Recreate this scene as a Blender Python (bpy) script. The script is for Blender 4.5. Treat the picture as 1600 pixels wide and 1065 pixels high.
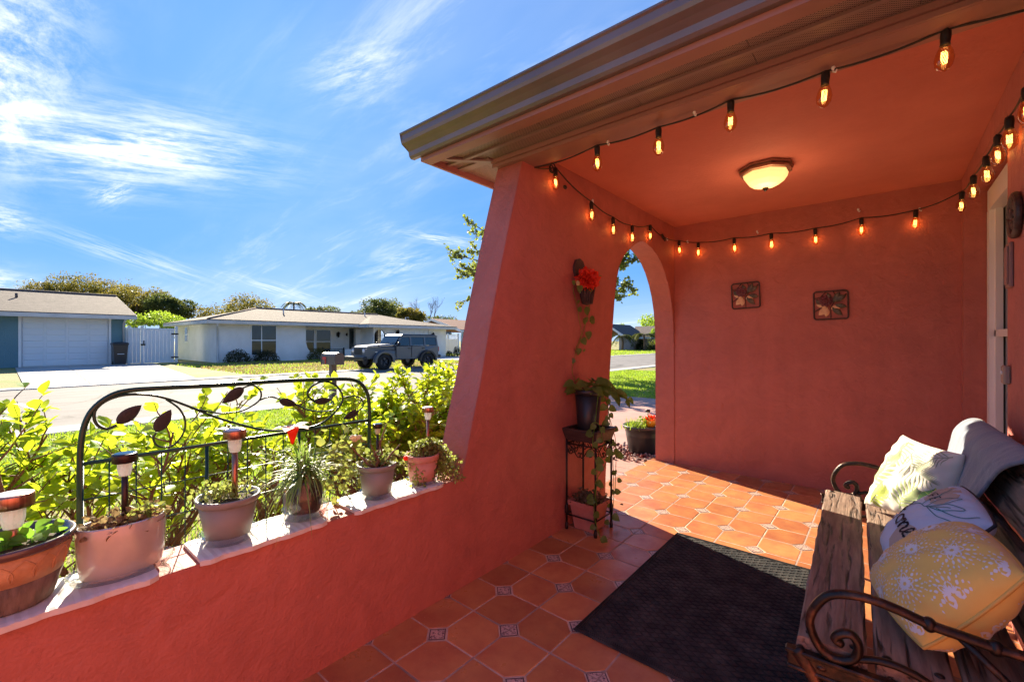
import bpy, bmesh, math, random
import numpy as np
from mathutils import Vector, Matrix, Euler
from mathutils.geometry import tessellate_polygon

for o in list(bpy.data.objects):
    bpy.data.objects.remove(o)
SC = bpy.context.scene
COL = SC.collection
R = math.radians
random.seed(7)
rng = np.random.default_rng(11)

# ------------------------------------------------------------------ camera
FPX, HZ, CH = 690.0, 533.0, 1.27          # focal length in photo pixels, horizon row, eye height
YAW = math.atan2(581, 690)
cam_d = bpy.data.cameras.new('camera')
cam_d.sensor_width = 36
cam_d.lens = 36 * FPX / 1600
cam_d.clip_end = 5000
cam_d.clip_start = 0.02
cam = bpy.data.objects.new('camera', cam_d)
COL.objects.link(cam)
cam.location = (0, 0, CH)
cam.rotation_euler = (R(90), 0, YAW)
SC.camera = cam

LAMP_W, BULB_W = 0.8, 0.03
# ------------------------------------------------------------------ world and sun
SUN_EL = R(28)
SUN_DIR = Vector((-1, 0.363, 0)).normalized() * math.cos(SUN_EL) + Vector((0, 0, math.sin(SUN_EL)))
EXPOSURE = 2.2
SKY_STRENGTH = 0.085
SKY_TINT = (0.33, 0.76, 1.52)
W = bpy.data.worlds.new("World")
SC.world = W
W.use_nodes = True
wn, wl = W.node_tree.nodes, W.node_tree.links
wn.clear()
wout = wn.new('ShaderNodeOutputWorld')
bg = wn.new('ShaderNodeBackground')
bg.inputs['Strength'].default_value = SKY_STRENGTH
sky = wn.new('ShaderNodeTexSky')
sky.sky_type = 'NISHITA'
sky.sun_disc = False
sky.sun_elevation = SUN_EL
sky.sun_rotation = math.atan2(SUN_DIR.x, SUN_DIR.y)
sky.air_density = 1.0
sky.dust_density = 0.25
sky.ozone_density = 2.2
wl.new(bg.outputs[0], wout.inputs[0])

def wmath(op, a, b=None, c=None, clamp=False):
    n = wn.new('ShaderNodeMath'); n.operation = op; n.use_clamp = clamp
    for i, v in enumerate((a, b, c)):
        if v is None: continue
        if isinstance(v, (int, float)): n.inputs[i].default_value = v
        else: wl.new(v, n.inputs[i])
    return n.outputs[0]
tc = wn.new('ShaderNodeTexCoord')
nrm = wn.new('ShaderNodeVectorMath'); nrm.operation = 'NORMALIZE'
wl.new(tc.outputs['Generated'], nrm.inputs[0])
sep = wn.new('ShaderNodeSeparateXYZ'); wl.new(nrm.outputs[0], sep.inputs[0])
zc = wmath('ADD', wmath('MAXIMUM', sep.outputs[2], 0.0), 0.16)
px_ = wmath('DIVIDE', sep.outputs[0], zc); py_ = wmath('DIVIDE', sep.outputs[1], zc)
comb = wn.new('ShaderNodeCombineXYZ'); wl.new(px_, comb.inputs[0]); wl.new(py_, comb.inputs[1])

def wnoise(scale, detail, rough, rot, sc, dist=0.0, loc=(0, 0, 0)):
    mp = wn.new('ShaderNodeMapping'); mp.inputs['Rotation'].default_value = (0, 0, rot)
    mp.inputs['Scale'].default_value = sc; mp.inputs['Location'].default_value = loc
    wl.new(comb.outputs[0], mp.inputs[0])
    n = wn.new('ShaderNodeTexNoise'); n.inputs['Scale'].default_value = scale
    n.inputs['Detail'].default_value = detail; n.inputs['Roughness'].default_value = rough
    n.inputs['Distortion'].default_value = dist
    wl.new(mp.outputs[0], n.inputs['Vector'])
    return n.outputs['Fac']
def wrange(v, a, b, c=0.0, d=1.0):
    n = wn.new('ShaderNodeMapRange'); n.interpolation_type = 'SMOOTHSTEP'
    n.inputs[1].default_value = a; n.inputs[2].default_value = b
    n.inputs[3].default_value = c; n.inputs[4].default_value = d
    wl.new(v, n.inputs[0]); return n.outputs[0]
fine = wnoise(2.2, 10, 0.66, R(-38), (0.5, 2.4, 1), 0.5)
broad = wnoise(0.55, 6, 0.55, R(-30), (0.6, 1.5, 1), 0.3, (3.1, 1.7, 0))
cirrus = wmath('MULTIPLY', wrange(fine, 0.48, 0.82), wrange(broad, 0.40, 0.70))
cirrus = wmath('MULTIPLY', cirrus, 0.75)
veil = wmath('MULTIPLY', wrange(broad, 0.38, 0.72), 0.16)

def raydir(px, py):
    u = (px - 800) / FPX; v = (HZ - py) / FPX
    return Vector((-math.sin(YAW) + u * math.cos(YAW), math.cos(YAW) + u * math.sin(YAW), v)).normalized()
def streak(p0, p1, wid, amp, nz):
    """a cirrus streak between two sky directions, broken up by noise"""
    a, b = raydir(*p0), raydir(*p1)
    mid = (a + b).normalized(); t = (b - a).normalized(); half = (b - a).length / 2
    nn = mid.cross(t).normalized()
    def dot(v):
        d = wn.new('ShaderNodeVectorMath'); d.operation = 'DOT_PRODUCT'
        wl.new(nrm.outputs[0], d.inputs[0]); d.inputs[1].default_value = v
        return d.outputs['Value']
    ct = wmath('DIVIDE', dot(t), half); cn = wmath('DIVIDE', dot(nn), wid)
    cv = wn.new('ShaderNodeCombineXYZ'); wl.new(wmath('MULTIPLY', ct, 1.1), cv.inputs[0]); wl.new(wmath('MULTIPLY', cn, 2.4), cv.inputs[1]); cv.inputs[2].default_value = wid * 97
    wz = wn.new('ShaderNodeTexNoise'); wz.inputs['Scale'].default_value = 1.5; wz.inputs['Detail'].default_value = 10; wz.inputs['Roughness'].default_value = .68; wz.inputs['Distortion'].default_value = .25
    wl.new(cv.outputs[0], wz.inputs['Vector'])
    cn = wmath('ADD', cn, wmath('MULTIPLY', wmath('SUBTRACT', broad, 0.5), 2.0))
    r2 = wmath('ADD', wmath('MULTIPLY', ct, ct), wmath('MULTIPLY', cn, cn))
    front = wmath('GREATER_THAN', dot(mid), 0.0)
    g = wmath('MULTIPLY', wmath('EXPONENT', wmath('MULTIPLY', r2, -1.6)), front)
    return wmath('MULTIPLY', g, wmath('MULTIPLY', wrange(wz.outputs['Fac'], 0.34, 0.72), amp * 1.1))
st = [streak((-120, 175), (430, 248), 0.065, 1.3, fine),
      streak((-160, -20), (130, 110), 0.15, 1.15, broad),
      streak((60, 350), (330, 440), 0.018, 0.55, fine),
      streak((140, 310), (200, 285), 0.018, 0.8, fine),
      streak((480, 140), (640, 90), 0.05, 0.5, fine),
      streak((350, 430), (520, 480), 0.014, 0.5, fine),
      streak((630, 365), (760, 385), 0.014, 0.8, fine),
      streak((-80, 320), (60, 345), 0.025, 0.8, fine),
      streak((560, 430), (680, 400), 0.03, 0.5, fine),
      streak((-100, 440), (60, 450), 0.03, 0.9, fine)]
tot = wmath('ADD', cirrus, veil)
for s in st: tot = wmath('ADD', tot, s)
horiz = wrange(sep.outputs[2], 0.0, 0.16, 0.30, 0.0)
tot = wmath('ADD', tot, horiz)
tot = wmath('MINIMUM', tot, 1.0)
skyc = wn.new('ShaderNodeMix'); skyc.data_type = 'RGBA'; skyc.blend_type = 'MIX'
# soft shoulder on the sky's radiance (c * tint / (1 + k c)), the same in every direction
def wvec(op, a, b):
    n = wn.new('ShaderNodeVectorMath'); n.operation = op
    for i, v in enumerate((a, b)):
        if isinstance(v, tuple): n.inputs[i].default_value = v
        else: wl.new(v, n.inputs[i])
    return n.outputs[0]
KS = 0.42
den = wvec('ADD', wvec('MULTIPLY', sky.outputs[0], (KS, KS, KS)), (1.0, 1.0, 1.0))
num = wvec('MULTIPLY', sky.outputs[0], SKY_TINT)
shoulder = wvec('DIVIDE', num, den)
wl.new(tot, skyc.inputs[0]); wl.new(shoulder, skyc.inputs[6])
skyc.inputs[7].default_value = (3.3, 3.45, 3.65, 1)
wl.new(skyc.outputs[2], bg.inputs['Color'])

sun_d = bpy.data.lights.new('sun', 'SUN')
sun_d.energy = 3.7; sun_d.angle = R(0.53); sun_d.color = (1.0, 0.87, 0.66)
sun = bpy.data.objects.new('sun', sun_d); COL.objects.link(sun)
sun.location = SUN_DIR * 30
sun.rotation_euler = (-SUN_DIR).to_track_quat('-Z', 'Y').to_euler()

SC.view_settings.view_transform = 'Standard'
SC.view_settings.look = 'None'
SC.view_settings.exposure = EXPOSURE
SC.view_settings.gamma = 1
SC.view_settings.use_curve_mapping = False

# ------------------------------------------------------------------ helpers
def ray(px, py):
    u = (px - 800) / FPX; v = (HZ - py) / FPX
    return (-math.sin(YAW) + u * math.cos(YAW), math.cos(YAW) + u * math.sin(YAW), v)
def P(px, py, ax, val):
    """the point of the plane (x, y or z = val) seen at a pixel of the photograph"""
    r = ray(px, py); o = (0, 0, CH); t = (val - o[ax]) / r[ax]
    return Vector((o[0] + t * r[0], o[1] + t * r[1], o[2] + t * r[2]))

def wmat(o):
    m = o.matrix_basis.copy()
    while o.parent:
        o = o.parent; m = o.matrix_basis @ m
    return m

class MB:
    def __init__(s): s.v = []; s.f = []; s.m = []; s.s = []; s.mi = 0; s.sm = False
    def face(s, idx): s.f.append(tuple(idx)); s.m.append(s.mi); s.s.append(s.sm)
    def add(s, vs, fs, sm=None):
        b = len(s.v); s.v += [tuple(v) for v in vs]
        for f in fs:
            s.f.append(tuple(b + i for i in f)); s.m.append(s.mi); s.s.append(s.sm if sm is None else sm)
        return s
    def box(s, x0, x1, y0, y1, z0, z1):
        vs = [(x, y, z) for x in (x0, x1) for y in (y0, y1) for z in (z0, z1)]
        return s.add(vs, [(0, 1, 3, 2), (4, 6, 7, 5), (0, 4, 5, 1), (2, 3, 7, 6), (0, 2, 6, 4), (1, 5, 7, 3)], False)
    def cbox(s, x0, x1, y0, y1, z0, z1, c):
        """box with chamfered long edges (octagonal section in the two smaller axes handled as 3 nested loops)"""
        vs = []; fs = []
        def loop(z, k):
            return [(x0 + k, y0 + c, z), (x0 + c, y0 + k, z), (x1 - c, y0 + k, z), (x1 - k, y0 + c, z),
                    (x1 - k, y1 - c, z), (x1 - c, y1 - k, z), (x0 + c, y1 - k, z), (x0 + k, y1 - c, z)]
        L = [loop(z0, c), loop(z0 + c, 0), loop(z1 - c, 0), loop(z1, c)]
        L[0] = [(max(x0 + c, min(x1 - c, x)), max(y0 + c, min(y1 - c, y)), z) for x, y, z in L[0]]
        L[3] = [(max(x0 + c, min(x1 - c, x)), max(y0 + c, min(y1 - c, y)), z) for x, y, z in L[3]]
        for l in L: vs += l
        for k in range(3):
            for i in range(8):
                j = (i + 1) % 8; fs.append((k * 8 + i, k * 8 + j, (k + 1) * 8 + j, (k + 1) * 8 + i))
        fs.append(tuple(range(7, -1, -1))); fs.append(tuple(range(24, 32)))
        return s.add(vs, fs, False)
    def prism(s, poly, ax, a, b):
        """polygon (two other axes in cyclic order) extruded along ax from a to b"""
        n = len(poly)
        def mk(p, q):
            return {0: (q, p[0], p[1]), 1: (p[0], q, p[1]), 2: (p[0], p[1], q)}[ax]
        vs = [mk(p, a) for p in poly] + [mk(p, b) for p in poly]
        tri = tessellate_polygon([[Vector((p[0], p[1], 0)) for p in poly]])
        fs = [tuple(t) for t in tri] + [tuple(n + i for i in reversed(t)) for t in tri]
        fs += [(i, (i + 1) % n, n + (i + 1) % n, n + i) for i in range(n)]
        return s.add(vs, fs, False)
    def tube(s, pts, r, n=8, caps=True, flat=None):
        pts = [Vector(p) for p in pts]
        if not hasattr(r, '__len__'): r = [r] * len(pts)
        vs = []; fs = []; up = None
        for i, p in enumerate(pts):
            t = (pts[min(i + 1, len(pts) - 1)] - pts[max(i - 1, 0)])
            if t.length < 1e-9: t = Vector((0, 0, 1))
            t.normalize()
            if up is None:
                up = t.orthogonal().normalized() if flat is None else (Vector(flat[0]) - t * t.dot(Vector(flat[0]))).normalized()
            if flat is not None and abs(t.dot(Vector(flat[0]))) < .98:
                up = (Vector(flat[0]) - t * t.dot(Vector(flat[0]))).normalized()
            else:
                up = (up - t * up.dot(t))
                up = up.normalized() if up.length > 1e-6 else t.orthogonal().normalized()
            sd = t.cross(up)
            k = 1.0 if flat is None else flat[1]
            for j in range(n):
                a = 2 * math.pi * j / n
                vs.append(p + up * (math.cos(a) * r[i] * k) + sd * (math.sin(a) * r[i]))
        for i in range(len(pts) - 1):
            for j in range(n):
                k2 = (j + 1) % n
                fs.append((i * n + j, i * n + k2, (i + 1) * n + k2, (i + 1) * n + j))
        if caps:
            fs.append(tuple(range(n - 1, -1, -1))); fs.append(tuple((len(pts) - 1) * n + j for j in range(n)))
        return s.add(vs, fs, n > 4)
    def lathe(s, prof, n=24, c=(0, 0, 0), sx=1, sy=1, closed=False, sm=True, rot=0):
        vs = []; fs = []; k = len(prof)
        for r, z in prof:
            for j in range(n):
                a = 2 * math.pi * j / n + rot
                vs.append((c[0] + r * math.cos(a) * sx, c[1] + r * math.sin(a) * sy, c[2] + z))
        for i in range(k - 1):
            for j in range(n):
                j2 = (j + 1) % n; fs.append((i * n + j, i * n + j2, (i + 1) * n + j2, (i + 1) * n + j))
        if prof[0][0] > 1e-6: fs.append(tuple(range(n - 1, -1, -1)))
        if prof[-1][0] > 1e-6: fs.append(tuple((k - 1) * n + j for j in range(n)))
        return s.add(vs, fs, sm)
    def ell(s, c, r, n=12, m=8, jit=0):
        vs = []; fs = []
        for i in range(m + 1):
            th = math.pi * i / m
            for j in range(n):
                a = 2 * math.pi * j / n
                k = 1 + (random.uniform(-jit, jit) if jit else 0)
                vs.append((c[0] + r[0] * k * math.sin(th) * math.cos(a), c[1] + r[1] * k * math.sin(th) * math.sin(a), c[2] - r[2] * k * math.cos(th)))
        for i in range(m):
            for j in range(n):
                j2 = (j + 1) % n; fs.append((i * n + j, i * n + j2, (i + 1) * n + j2, (i + 1) * n + j))
        return s.add(vs, fs, True)
    def mesh(s, name, mats):
        me = bpy.data.meshes.new(name)
        me.from_pydata(s.v, [], s.f)
        mats = mats if isinstance(mats, (list, tuple)) else [mats]
        for m in mats: me.materials.append(m)
        me.polygons.foreach_set('material_index', s.m)
        me.polygons.foreach_set('use_smooth', s.s)
        bm = bmesh.new(); bm.from_mesh(me)
        bmesh.ops.recalc_face_normals(bm, faces=bm.faces)
        bm.to_mesh(me); bm.free()
        me.update(); return me
    def build(s, name, mats, parent=None, world=True):
        if world and parent is not None:
            M = wmat(parent).inverted()
            s.v = [tuple(M @ Vector(v)) for v in s.v]
        return link(name, s.mesh(name, mats), parent)

def link(name, me, parent=None, mtx=None):
    o = bpy.data.objects.new(name, me); COL.objects.link(o)
    if parent is not None: o.parent = parent
    if mtx is not None: o.matrix_basis = mtx
    return o
def tag(o, label=None, cat=None, group=None, kind=None):
    if label: o['label'] = label
    if cat: o['category'] = cat
    if group: o['group'] = group
    if kind: o['kind'] = kind
    return o
def thing(name, label, cat, loc=(0, 0, 0), rz=0, group=None):
    o = bpy.data.objects.new(name, None); COL.objects.link(o)
    o.empty_display_size = 0.1
    o.location = loc; o.rotation_euler = (0, 0, rz)
    return tag(o, label, cat, group)
def dup(o, parent=None, loc=None, rz=None, label=None, sc=None):
    c = o.copy(); COL.objects.link(c)
    if parent is not None: c.parent = parent
    if loc is not None: c.location = loc
    if rz is not None: c.rotation_euler = (0, 0, rz)
    if sc is not None: c.scale = (sc, sc, sc)
    if label: c['label'] = label
    for ch in [x for x in ALLCH(o)]: dup(ch, c)
    return c
def ALLCH(o): return [x for x in COL.objects if x.parent == o]

def npmesh(name, V, k, mats, smooth=False, parent=None, world=True):
    """V: (n*k, 3) vertices, consecutive groups of k form a face"""
    V = np.asarray(V, dtype=np.float32)
    if world and parent is not None:
        M = np.array(wmat(parent).inverted()); V = V @ M[:3, :3].T + M[:3, 3]
    n = len(V) // k
    me = bpy.data.meshes.new(name)
    me.vertices.add(len(V)); me.vertices.foreach_set('co', V.astype(np.float32).ravel())
    me.loops.add(n * k); me.loops.foreach_set('vertex_index', np.arange(n * k, dtype=np.int32))
    me.polygons.add(n)
    me.polygons.foreach_set('loop_start', np.arange(0, n * k, k, dtype=np.int32))
    me.update(calc_edges=True); me.validate()
    for m in (mats if isinstance(mats, (list, tuple)) else [mats]): me.materials.append(m)
    return link(name, me, parent)

def unit(a): return a / np.maximum(np.linalg.norm(a, axis=-1, keepdims=True), 1e-9)
# a folded leaf outline: two halves, each a fan -> triangles in (side, along, up)
def leaf_tris(fold=0.25, curl=0.25, wide=0.5, shape='ovate'):
    if shape == 'ovate': st_ = [(0, 0), (.72, .22), (1, .45), (.78, .72), (0, 1)]
    elif shape == 'heart': st_ = [(0, 0.06), (.7, -.06), (1, .25), (.72, .62), (0, 1)]
    else: st_ = [(0, 0), (.9, .3), (1, .6), (0, 1)]
    T = []
    mid = [(0, y, -curl * y * y) for _, y in st_]
    for sgn in (-1, 1):
        edge = [(sgn * wide * x, y, fold * wide * x - curl * y * y) for x, y in st_]
        for i in range(len(st_) - 1):
            m0 = (0, max(0, st_[i][1]), -curl * st_[i][1] ** 2); m1 = (0, st_[i + 1][1], -curl * st_[i + 1][1] ** 2)
            e0, e1 = edge[i], edge[i + 1]
            if i == 0: T.append((m0, e1, m1) if sgn > 0 else (m0, m1, e1))
            elif i == len(st_) - 2: T.append((m0, e0, m1) if sgn > 0 else (m0, m1, e0))
            else:
                T += [(m0, e0, e1), (m0, e1, m1)] if sgn > 0 else [(m0, e1, e0), (m0, m1, e1)]
    return np.array(T, dtype=np.float32).reshape(-1, 3)
def scatter(tpl, pos, axis, nrmv, size):
    """copies of a triangle template: axis = along direction, nrmv = leaf normal hint"""
    a = unit(axis); s_ = unit(np.cross(a, nrmv)); u = np.cross(s_, a)
    B = np.stack([s_, a, u], axis=1)                       # n,3,3
    V = np.einsum('kj,njl->nkl', tpl, B) * np.asarray(size)[:, None, None] + pos[:, None, :]
    return V.reshape(-1, 3)
def basis_mtx(pos, axis, nrmv, size):
    a = Vector(axis).normalized(); s_ = a.cross(Vector(nrmv)).normalized(); u = s_.cross(a)
    M = Matrix((s_ * size, a * size, u * size)).transposed().to_4x4(); M.translation = Vector(pos); return M
def smooth_path(pts, sub=6):
    pts = [Vector(p) for p in pts]; out = []
    for i in range(len(pts) - 1):
        p0 = pts[max(i - 1, 0)]; p1 = pts[i]; p2 = pts[i + 1]; p3 = pts[min(i + 2, len(pts) - 1)]
        for k in range(sub):
            t = k / sub
            out.append(0.5 * ((2 * p1) + (p2 - p0) * t + (2 * p0 - 5 * p1 + 4 * p2 - p3) * t * t + (3 * p1 - p0 - 3 * p2 + p3) * t ** 3))
    out.append(pts[-1]); return out

# ------------------------------------------------------------------ materials
def mat(name, col, rough=0.6, metal=0.0, col2=None, vs=6.0, vr=(0.35, 0.65), bump=0.0, bs=60.0, bdet=4, spec=0.5,
        stretch=(1, 1, 1), trans=None, emis=None, estr=0.0, sheen=0, coat=0, bevel=0, alpha=None, rvar=0, bdist=0.01):
    m = bpy.data.materials.new(name); m.use_nodes = True
    N, L = m.node_tree.nodes, m.node_tree.links
    b = N['Principled BSDF']
    b.inputs['Base Color'].default_value = (*col, 1)
    b.inputs['Roughness'].default_value = rough
    b.inputs['Metallic'].default_value = metal
    b.inputs['Specular IOR Level'].default_value = spec
    if coat: b.inputs['Coat Weight'].default_value = coat; b.inputs['Coat Roughness'].default_value = .08
    if sheen: b.inputs['Sheen Weight'].default_value = sheen
    t = N.new('ShaderNodeTexCoord'); mp = N.new('ShaderNodeMapping'); mp.inputs['Scale'].default_value = stretch
    L.new(t.outputs['Object'], mp.inputs[0])
    if col2 is not None:
        n = N.new('ShaderNodeTexNoise'); n.inputs['Scale'].default_value = vs; n.inputs['Detail'].default_value = 6
        n.inputs['Roughness'].default_value = .62
        L.new(mp.outputs[0], n.inputs['Vector'])
        r = N.new('ShaderNodeMapRange'); r.inputs[1].default_value = vr[0]; r.inputs[2].default_value = vr[1]
        L.new(n.outputs['Fac'], r.inputs[0])
        mx = N.new('ShaderNodeMix'); mx.data_type = 'RGBA'; mx.inputs[6].default_value = (*col, 1); mx.inputs[7].default_value = (*col2, 1)
        L.new(r.outputs[0], mx.inputs[0]); L.new(mx.outputs[2], b.inputs['Base Color'])
        m['mix'] = 1
        if rvar:
            rr = N.new('ShaderNodeMapRange'); rr.inputs[3].default_value = rough - rvar; rr.inputs[4].default_value = rough + rvar
            L.new(r.outputs[0], rr.inputs[0]); L.new(rr.outputs[0], b.inputs['Roughness'])
    bv = None
    if bevel:
        bv = N.new('ShaderNodeBevel'); bv.samples = 2; bv.inputs['Radius'].default_value = bevel
        L.new(bv.outputs[0], b.inputs['Normal'])
    if bump:
        n2 = N.new('ShaderNodeTexNoise'); n2.inputs['Scale'].default_value = bs; n2.inputs['Detail'].default_value = bdet
        L.new(mp.outputs[0], n2.inputs['Vector'])
        bp = N.new('ShaderNodeBump'); bp.inputs['Strength'].default_value = bump; bp.inputs['Distance'].default_value = bdist
        L.new(n2.outputs['Fac'], bp.inputs['Height'])
        if bv: L.new(bv.outputs[0], bp.inputs['Normal'])
        L.new(bp.outputs[0], b.inputs['Normal'])
    if emis: b.inputs['Emission Color'].default_value = (*emis, 1); b.inputs['Emission Strength'].default_value = estr
    if trans is not None:
        tr = N.new('ShaderNodeBsdfTranslucent'); tr.inputs['Color'].default_value = (*trans, 1)
        if col2 is not None:
            mt = N.new('ShaderNodeMix'); mt.data_type = 'RGBA'; mt.inputs[6].default_value = (*trans, 1)
            mt.inputs[7].default_value = (trans[0] * .8, trans[1] * 1.0, trans[2] * 1.2, 1)
            L.new(r.outputs[0], mt.inputs[0]); L.new(mt.outputs[2], tr.inputs['Color'])
        ms = N.new('ShaderNodeMixShader'); ms.inputs[0].default_value = .5
        L.new(b.outputs[0], ms.inputs[1]); L.new(tr.outputs[0], ms.inputs[2])
        L.new(ms.outputs[0], N['Material Output'].inputs[0])
    if alpha is not None: b.inputs['Alpha'].default_value = alpha
    return m
def glassy(name, tint=(1, 1, 1), fac=0.12, rough=0.02):
    """thin clear glass: mostly straight-through with a glossy film"""
    m = bpy.data.materials.new(name); m.use_nodes = True
    N, L = m.node_tree.nodes, m.node_tree.links; N.remove(N['Principled BSDF'])
    t = N.new('ShaderNodeBsdfTransparent'); t.inputs[0].default_value = (*tint, 1)
    g = N.new('ShaderNodeBsdfGlossy'); g.inputs['Roughness'].default_value = rough
    lw = N.new('ShaderNodeLayerWeight'); lw.inputs[0].default_value = .5
    fr = N.new('ShaderNodeMath'); fr.operation = 'POWER'; fr.inputs[1].default_value = 4.0; L.new(lw.outputs['Facing'], fr.inputs[0])
    ad = N.new('ShaderNodeMath'); ad.operation = 'ADD'; ad.inputs[1].default_value = fac; ad.use_clamp = True
    L.new(fr.outputs[0], ad.inputs[0])
    ms = N.new('ShaderNodeMixShader'); L.new(ad.outputs[0], ms.inputs[0]); L.new(t.outputs[0], ms.inputs[1]); L.new(g.outputs[0], ms.inputs[2])
    L.new(ms.outputs[0], N['Material Output'].inputs[0]); return m

M = {}
def stucco(name, c1, c2, bump=.5):
    m = mat(name, c1, .62, col2=c2, vs=2.2, vr=(.3, .7), spec=.35, bevel=.012)
    N, L = m.node_tree.nodes, m.node_tree.links
    t = N.new('ShaderNodeTexCoord')
    a = N.new('ShaderNodeTexNoise'); a.inputs['Scale'].default_value = 95; a.inputs['Detail'].default_value = 5
    c = N.new('ShaderNodeTexNoise'); c.inputs['Scale'].default_value = 11; c.inputs['Detail'].default_value = 4; c.inputs['Distortion'].default_value = .8
    v = N.new('ShaderNodeTexVoronoi'); v.inputs['Scale'].default_value = 38
    for q in (a, c, v): L.new(t.outputs['Object'], q.inputs['Vector'])
    s1 = N.new('ShaderNodeMath'); s1.operation = 'MULTIPLY_ADD'; s1.inputs[1].default_value = 3.4
    L.new(c.outputs['Fac'], s1.inputs[0]); L.new(a.outputs['Fac'], s1.inputs[2])
    s2 = N.new('ShaderNodeMath'); s2.operation = 'MULTIPLY_ADD'; s2.inputs[1].default_value = .35
    L.new(v.outputs['Distance'], s2.inputs[0]); L.new(s1.outputs[0], s2.inputs[2])
    bp = N.new('ShaderNodeBump'); bp.inputs['Strength'].default_value = bump; bp.inputs['Distance'].default_value = .006
    L.new(s2.outputs[0], bp.inputs['Height'])
    bv = [n for n in N if n.type == 'BEVEL'][0]
    L.new(bv.outputs[0], bp.inputs['Normal']); L.new(bp.outputs[0], N['Principled BSDF'].inputs['Normal'])
    # trowel patches, faint vertical runs and a few hairline cracks in the paint
    mp2 = N.new('ShaderNodeMapping'); mp2.inputs['Scale'].default_value = (6, 6, .55); L.new(t.outputs['Object'], mp2.inputs[0])
    dr = N.new('ShaderNodeTexNoise'); dr.inputs['Scale'].default_value = 1.6; dr.inputs['Detail'].default_value = 5; L.new(mp2.outputs[0], dr.inputs['Vector'])
    pt = N.new('ShaderNodeTexNoise'); pt.inputs['Scale'].default_value = 3.4; pt.inputs['Detail'].default_value = 9; pt.inputs['Roughness'].default_value = .7; pt.inputs['Distortion'].default_value = 1.5; L.new(t.outputs['Object'], pt.inputs['Vector'])
    sp = N.new('ShaderNodeTexNoise'); sp.inputs['Scale'].default_value = 26; sp.inputs['Detail'].default_value = 3; L.new(t.outputs['Object'], sp.inputs['Vector'])
    def rg(v, i0, i1, o0, o1):
        r = N.new('ShaderNodeMapRange'); r.inputs[1].default_value = i0; r.inputs[2].default_value = i1; r.inputs[3].default_value = o0; r.inputs[4].default_value = o1; L.new(v, r.inputs[0]); return r.outputs[0]
    def mu(x, y):
        q = N.new('ShaderNodeMath'); q.operation = 'MULTIPLY'; L.new(x, q.inputs[0]); L.new(y, q.inputs[1]); return q.outputs[0]
    ck = N.new('ShaderNodeTexVoronoi'); ck.feature = 'DISTANCE_TO_EDGE'; ck.inputs['Scale'].default_value = 1.1
    wv = N.new('ShaderNodeVectorMath'); wv.operation = 'MULTIPLY_ADD'; wv.inputs[1].default_value = (.35, .35, .35); L.new(pt.outputs['Color'], wv.inputs[0]); L.new(t.outputs['Object'], wv.inputs[2]); L.new(wv.outputs[0], ck.inputs['Vector'])
    crk = rg(ck.outputs['Distance'], 0, .0035, .80, 1.0)
    val = mu(mu(rg(dr.outputs['Fac'], .3, .7, .955, 1.04), rg(pt.outputs['Fac'], .3, .7, .90, 1.10)), mu(rg(sp.outputs['Fac'], .70, .78, 1.0, 1.28), crk))
    hv = N.new('ShaderNodeHueSaturation'); L.new(val, hv.inputs['Value']); mxn = [n for n in N if n.type == 'MIX'][0]
    L.new(mxn.outputs[2], hv.inputs['Color']); L.new(hv.outputs[0], N['Principled BSDF'].inputs['Base Color'])
    return m
M['stucco'] = stucco('terracotta_stucco', (.47, .148, .116), (.405, .122, .098))
M['ceil'] = mat('ceiling_paint', (.62, .20, .14), .8, col2=(.55, .17, .12), vs=2.6, bump=.35, bs=45, spec=.35)
M['trim_red'] = mat('painted_trim', (.31, .165, .14), .5, col2=(.27, .14, .12), vs=3, bump=.08, bs=30)
M['gutter'] = mat('bronze_gutter', (.15, .125, .125), .32, metal=.3, col2=(.19, .155, .15), vs=3)
M['dark_iron'] = mat('dark_iron', (.018, .016, .016), .42, metal=.6, col2=(.04, .03, .026), vs=30, bump=.1, bs=120)
M['bronze_iron'] = mat('worn_bronze_iron', (.035, .026, .022), .36, metal=.75, col2=(.17, .085, .05), vs=14, vr=(.5, .75), bump=.25, bs=60)
M['green_metal'] = mat('green_painted_metal', (.006, .035, .022), .32, metal=.2, col2=(.012, .05, .03), vs=20)
M['leaf_metal'] = mat('dark_leaf_metal', (.012, .014, .015), .6, metal=0, col2=(.028, .028, .027), vs=25, bump=.2, bs=50)
M['black_plastic'] = mat('black_plastic', (.016, .016, .018), .38, col2=(.025, .025, .027), vs=10)
M['soil'] = mat('potting_soil', (.035, .022, .014), .95, col2=(.075, .05, .03), vs=50, bump=.8, bs=90)
M['white_paint'] = mat('white_paint', (.78, .78, .78), .4, col2=(.72, .72, .73), vs=3)
M['white_vinyl'] = mat('white_vinyl', (.78, .79, .81), .42, col2=(.74, .75, .78), vs=2)
M['shingle'] = mat('asphalt_shingle', (.125, .095, .085), .92, col2=(.055, .043, .04), vs=4.5, stretch=(1.8, .6, 1.8), bump=.6, bs=9, vr=(.38, .62), bdist=.04)
M['shingle_red'] = mat('red_brown_shingle', (.24, .095, .065), .92, col2=(.15, .065, .045), vs=5, stretch=(1.6, .5, 1.6), bump=.5, bs=9, bdist=.04)
M['pane_dark'] = mat('window_glass', (.010, .018, .022), .05, spec=.6, col2=(.03, .05, .05), vs=.8)
M['bark'] = mat('bark', (.085, .055, .04), .9, col2=(.16, .11, .08), vs=14, stretch=(1, 1, .3), bump=.8, bs=30)
M['twig'] = mat('hedge_twig', (.13, .07, .045), .8, col2=(.22, .13, .085), vs=20, bump=.5, bs=70)
M['leaf'] = mat('hedge_leaf', (.20, .36, .02), .36, col2=(.09, .23, .018), vs=7, vr=(.42, .66), trans=(.66, .72, .03), spec=.4)
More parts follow.
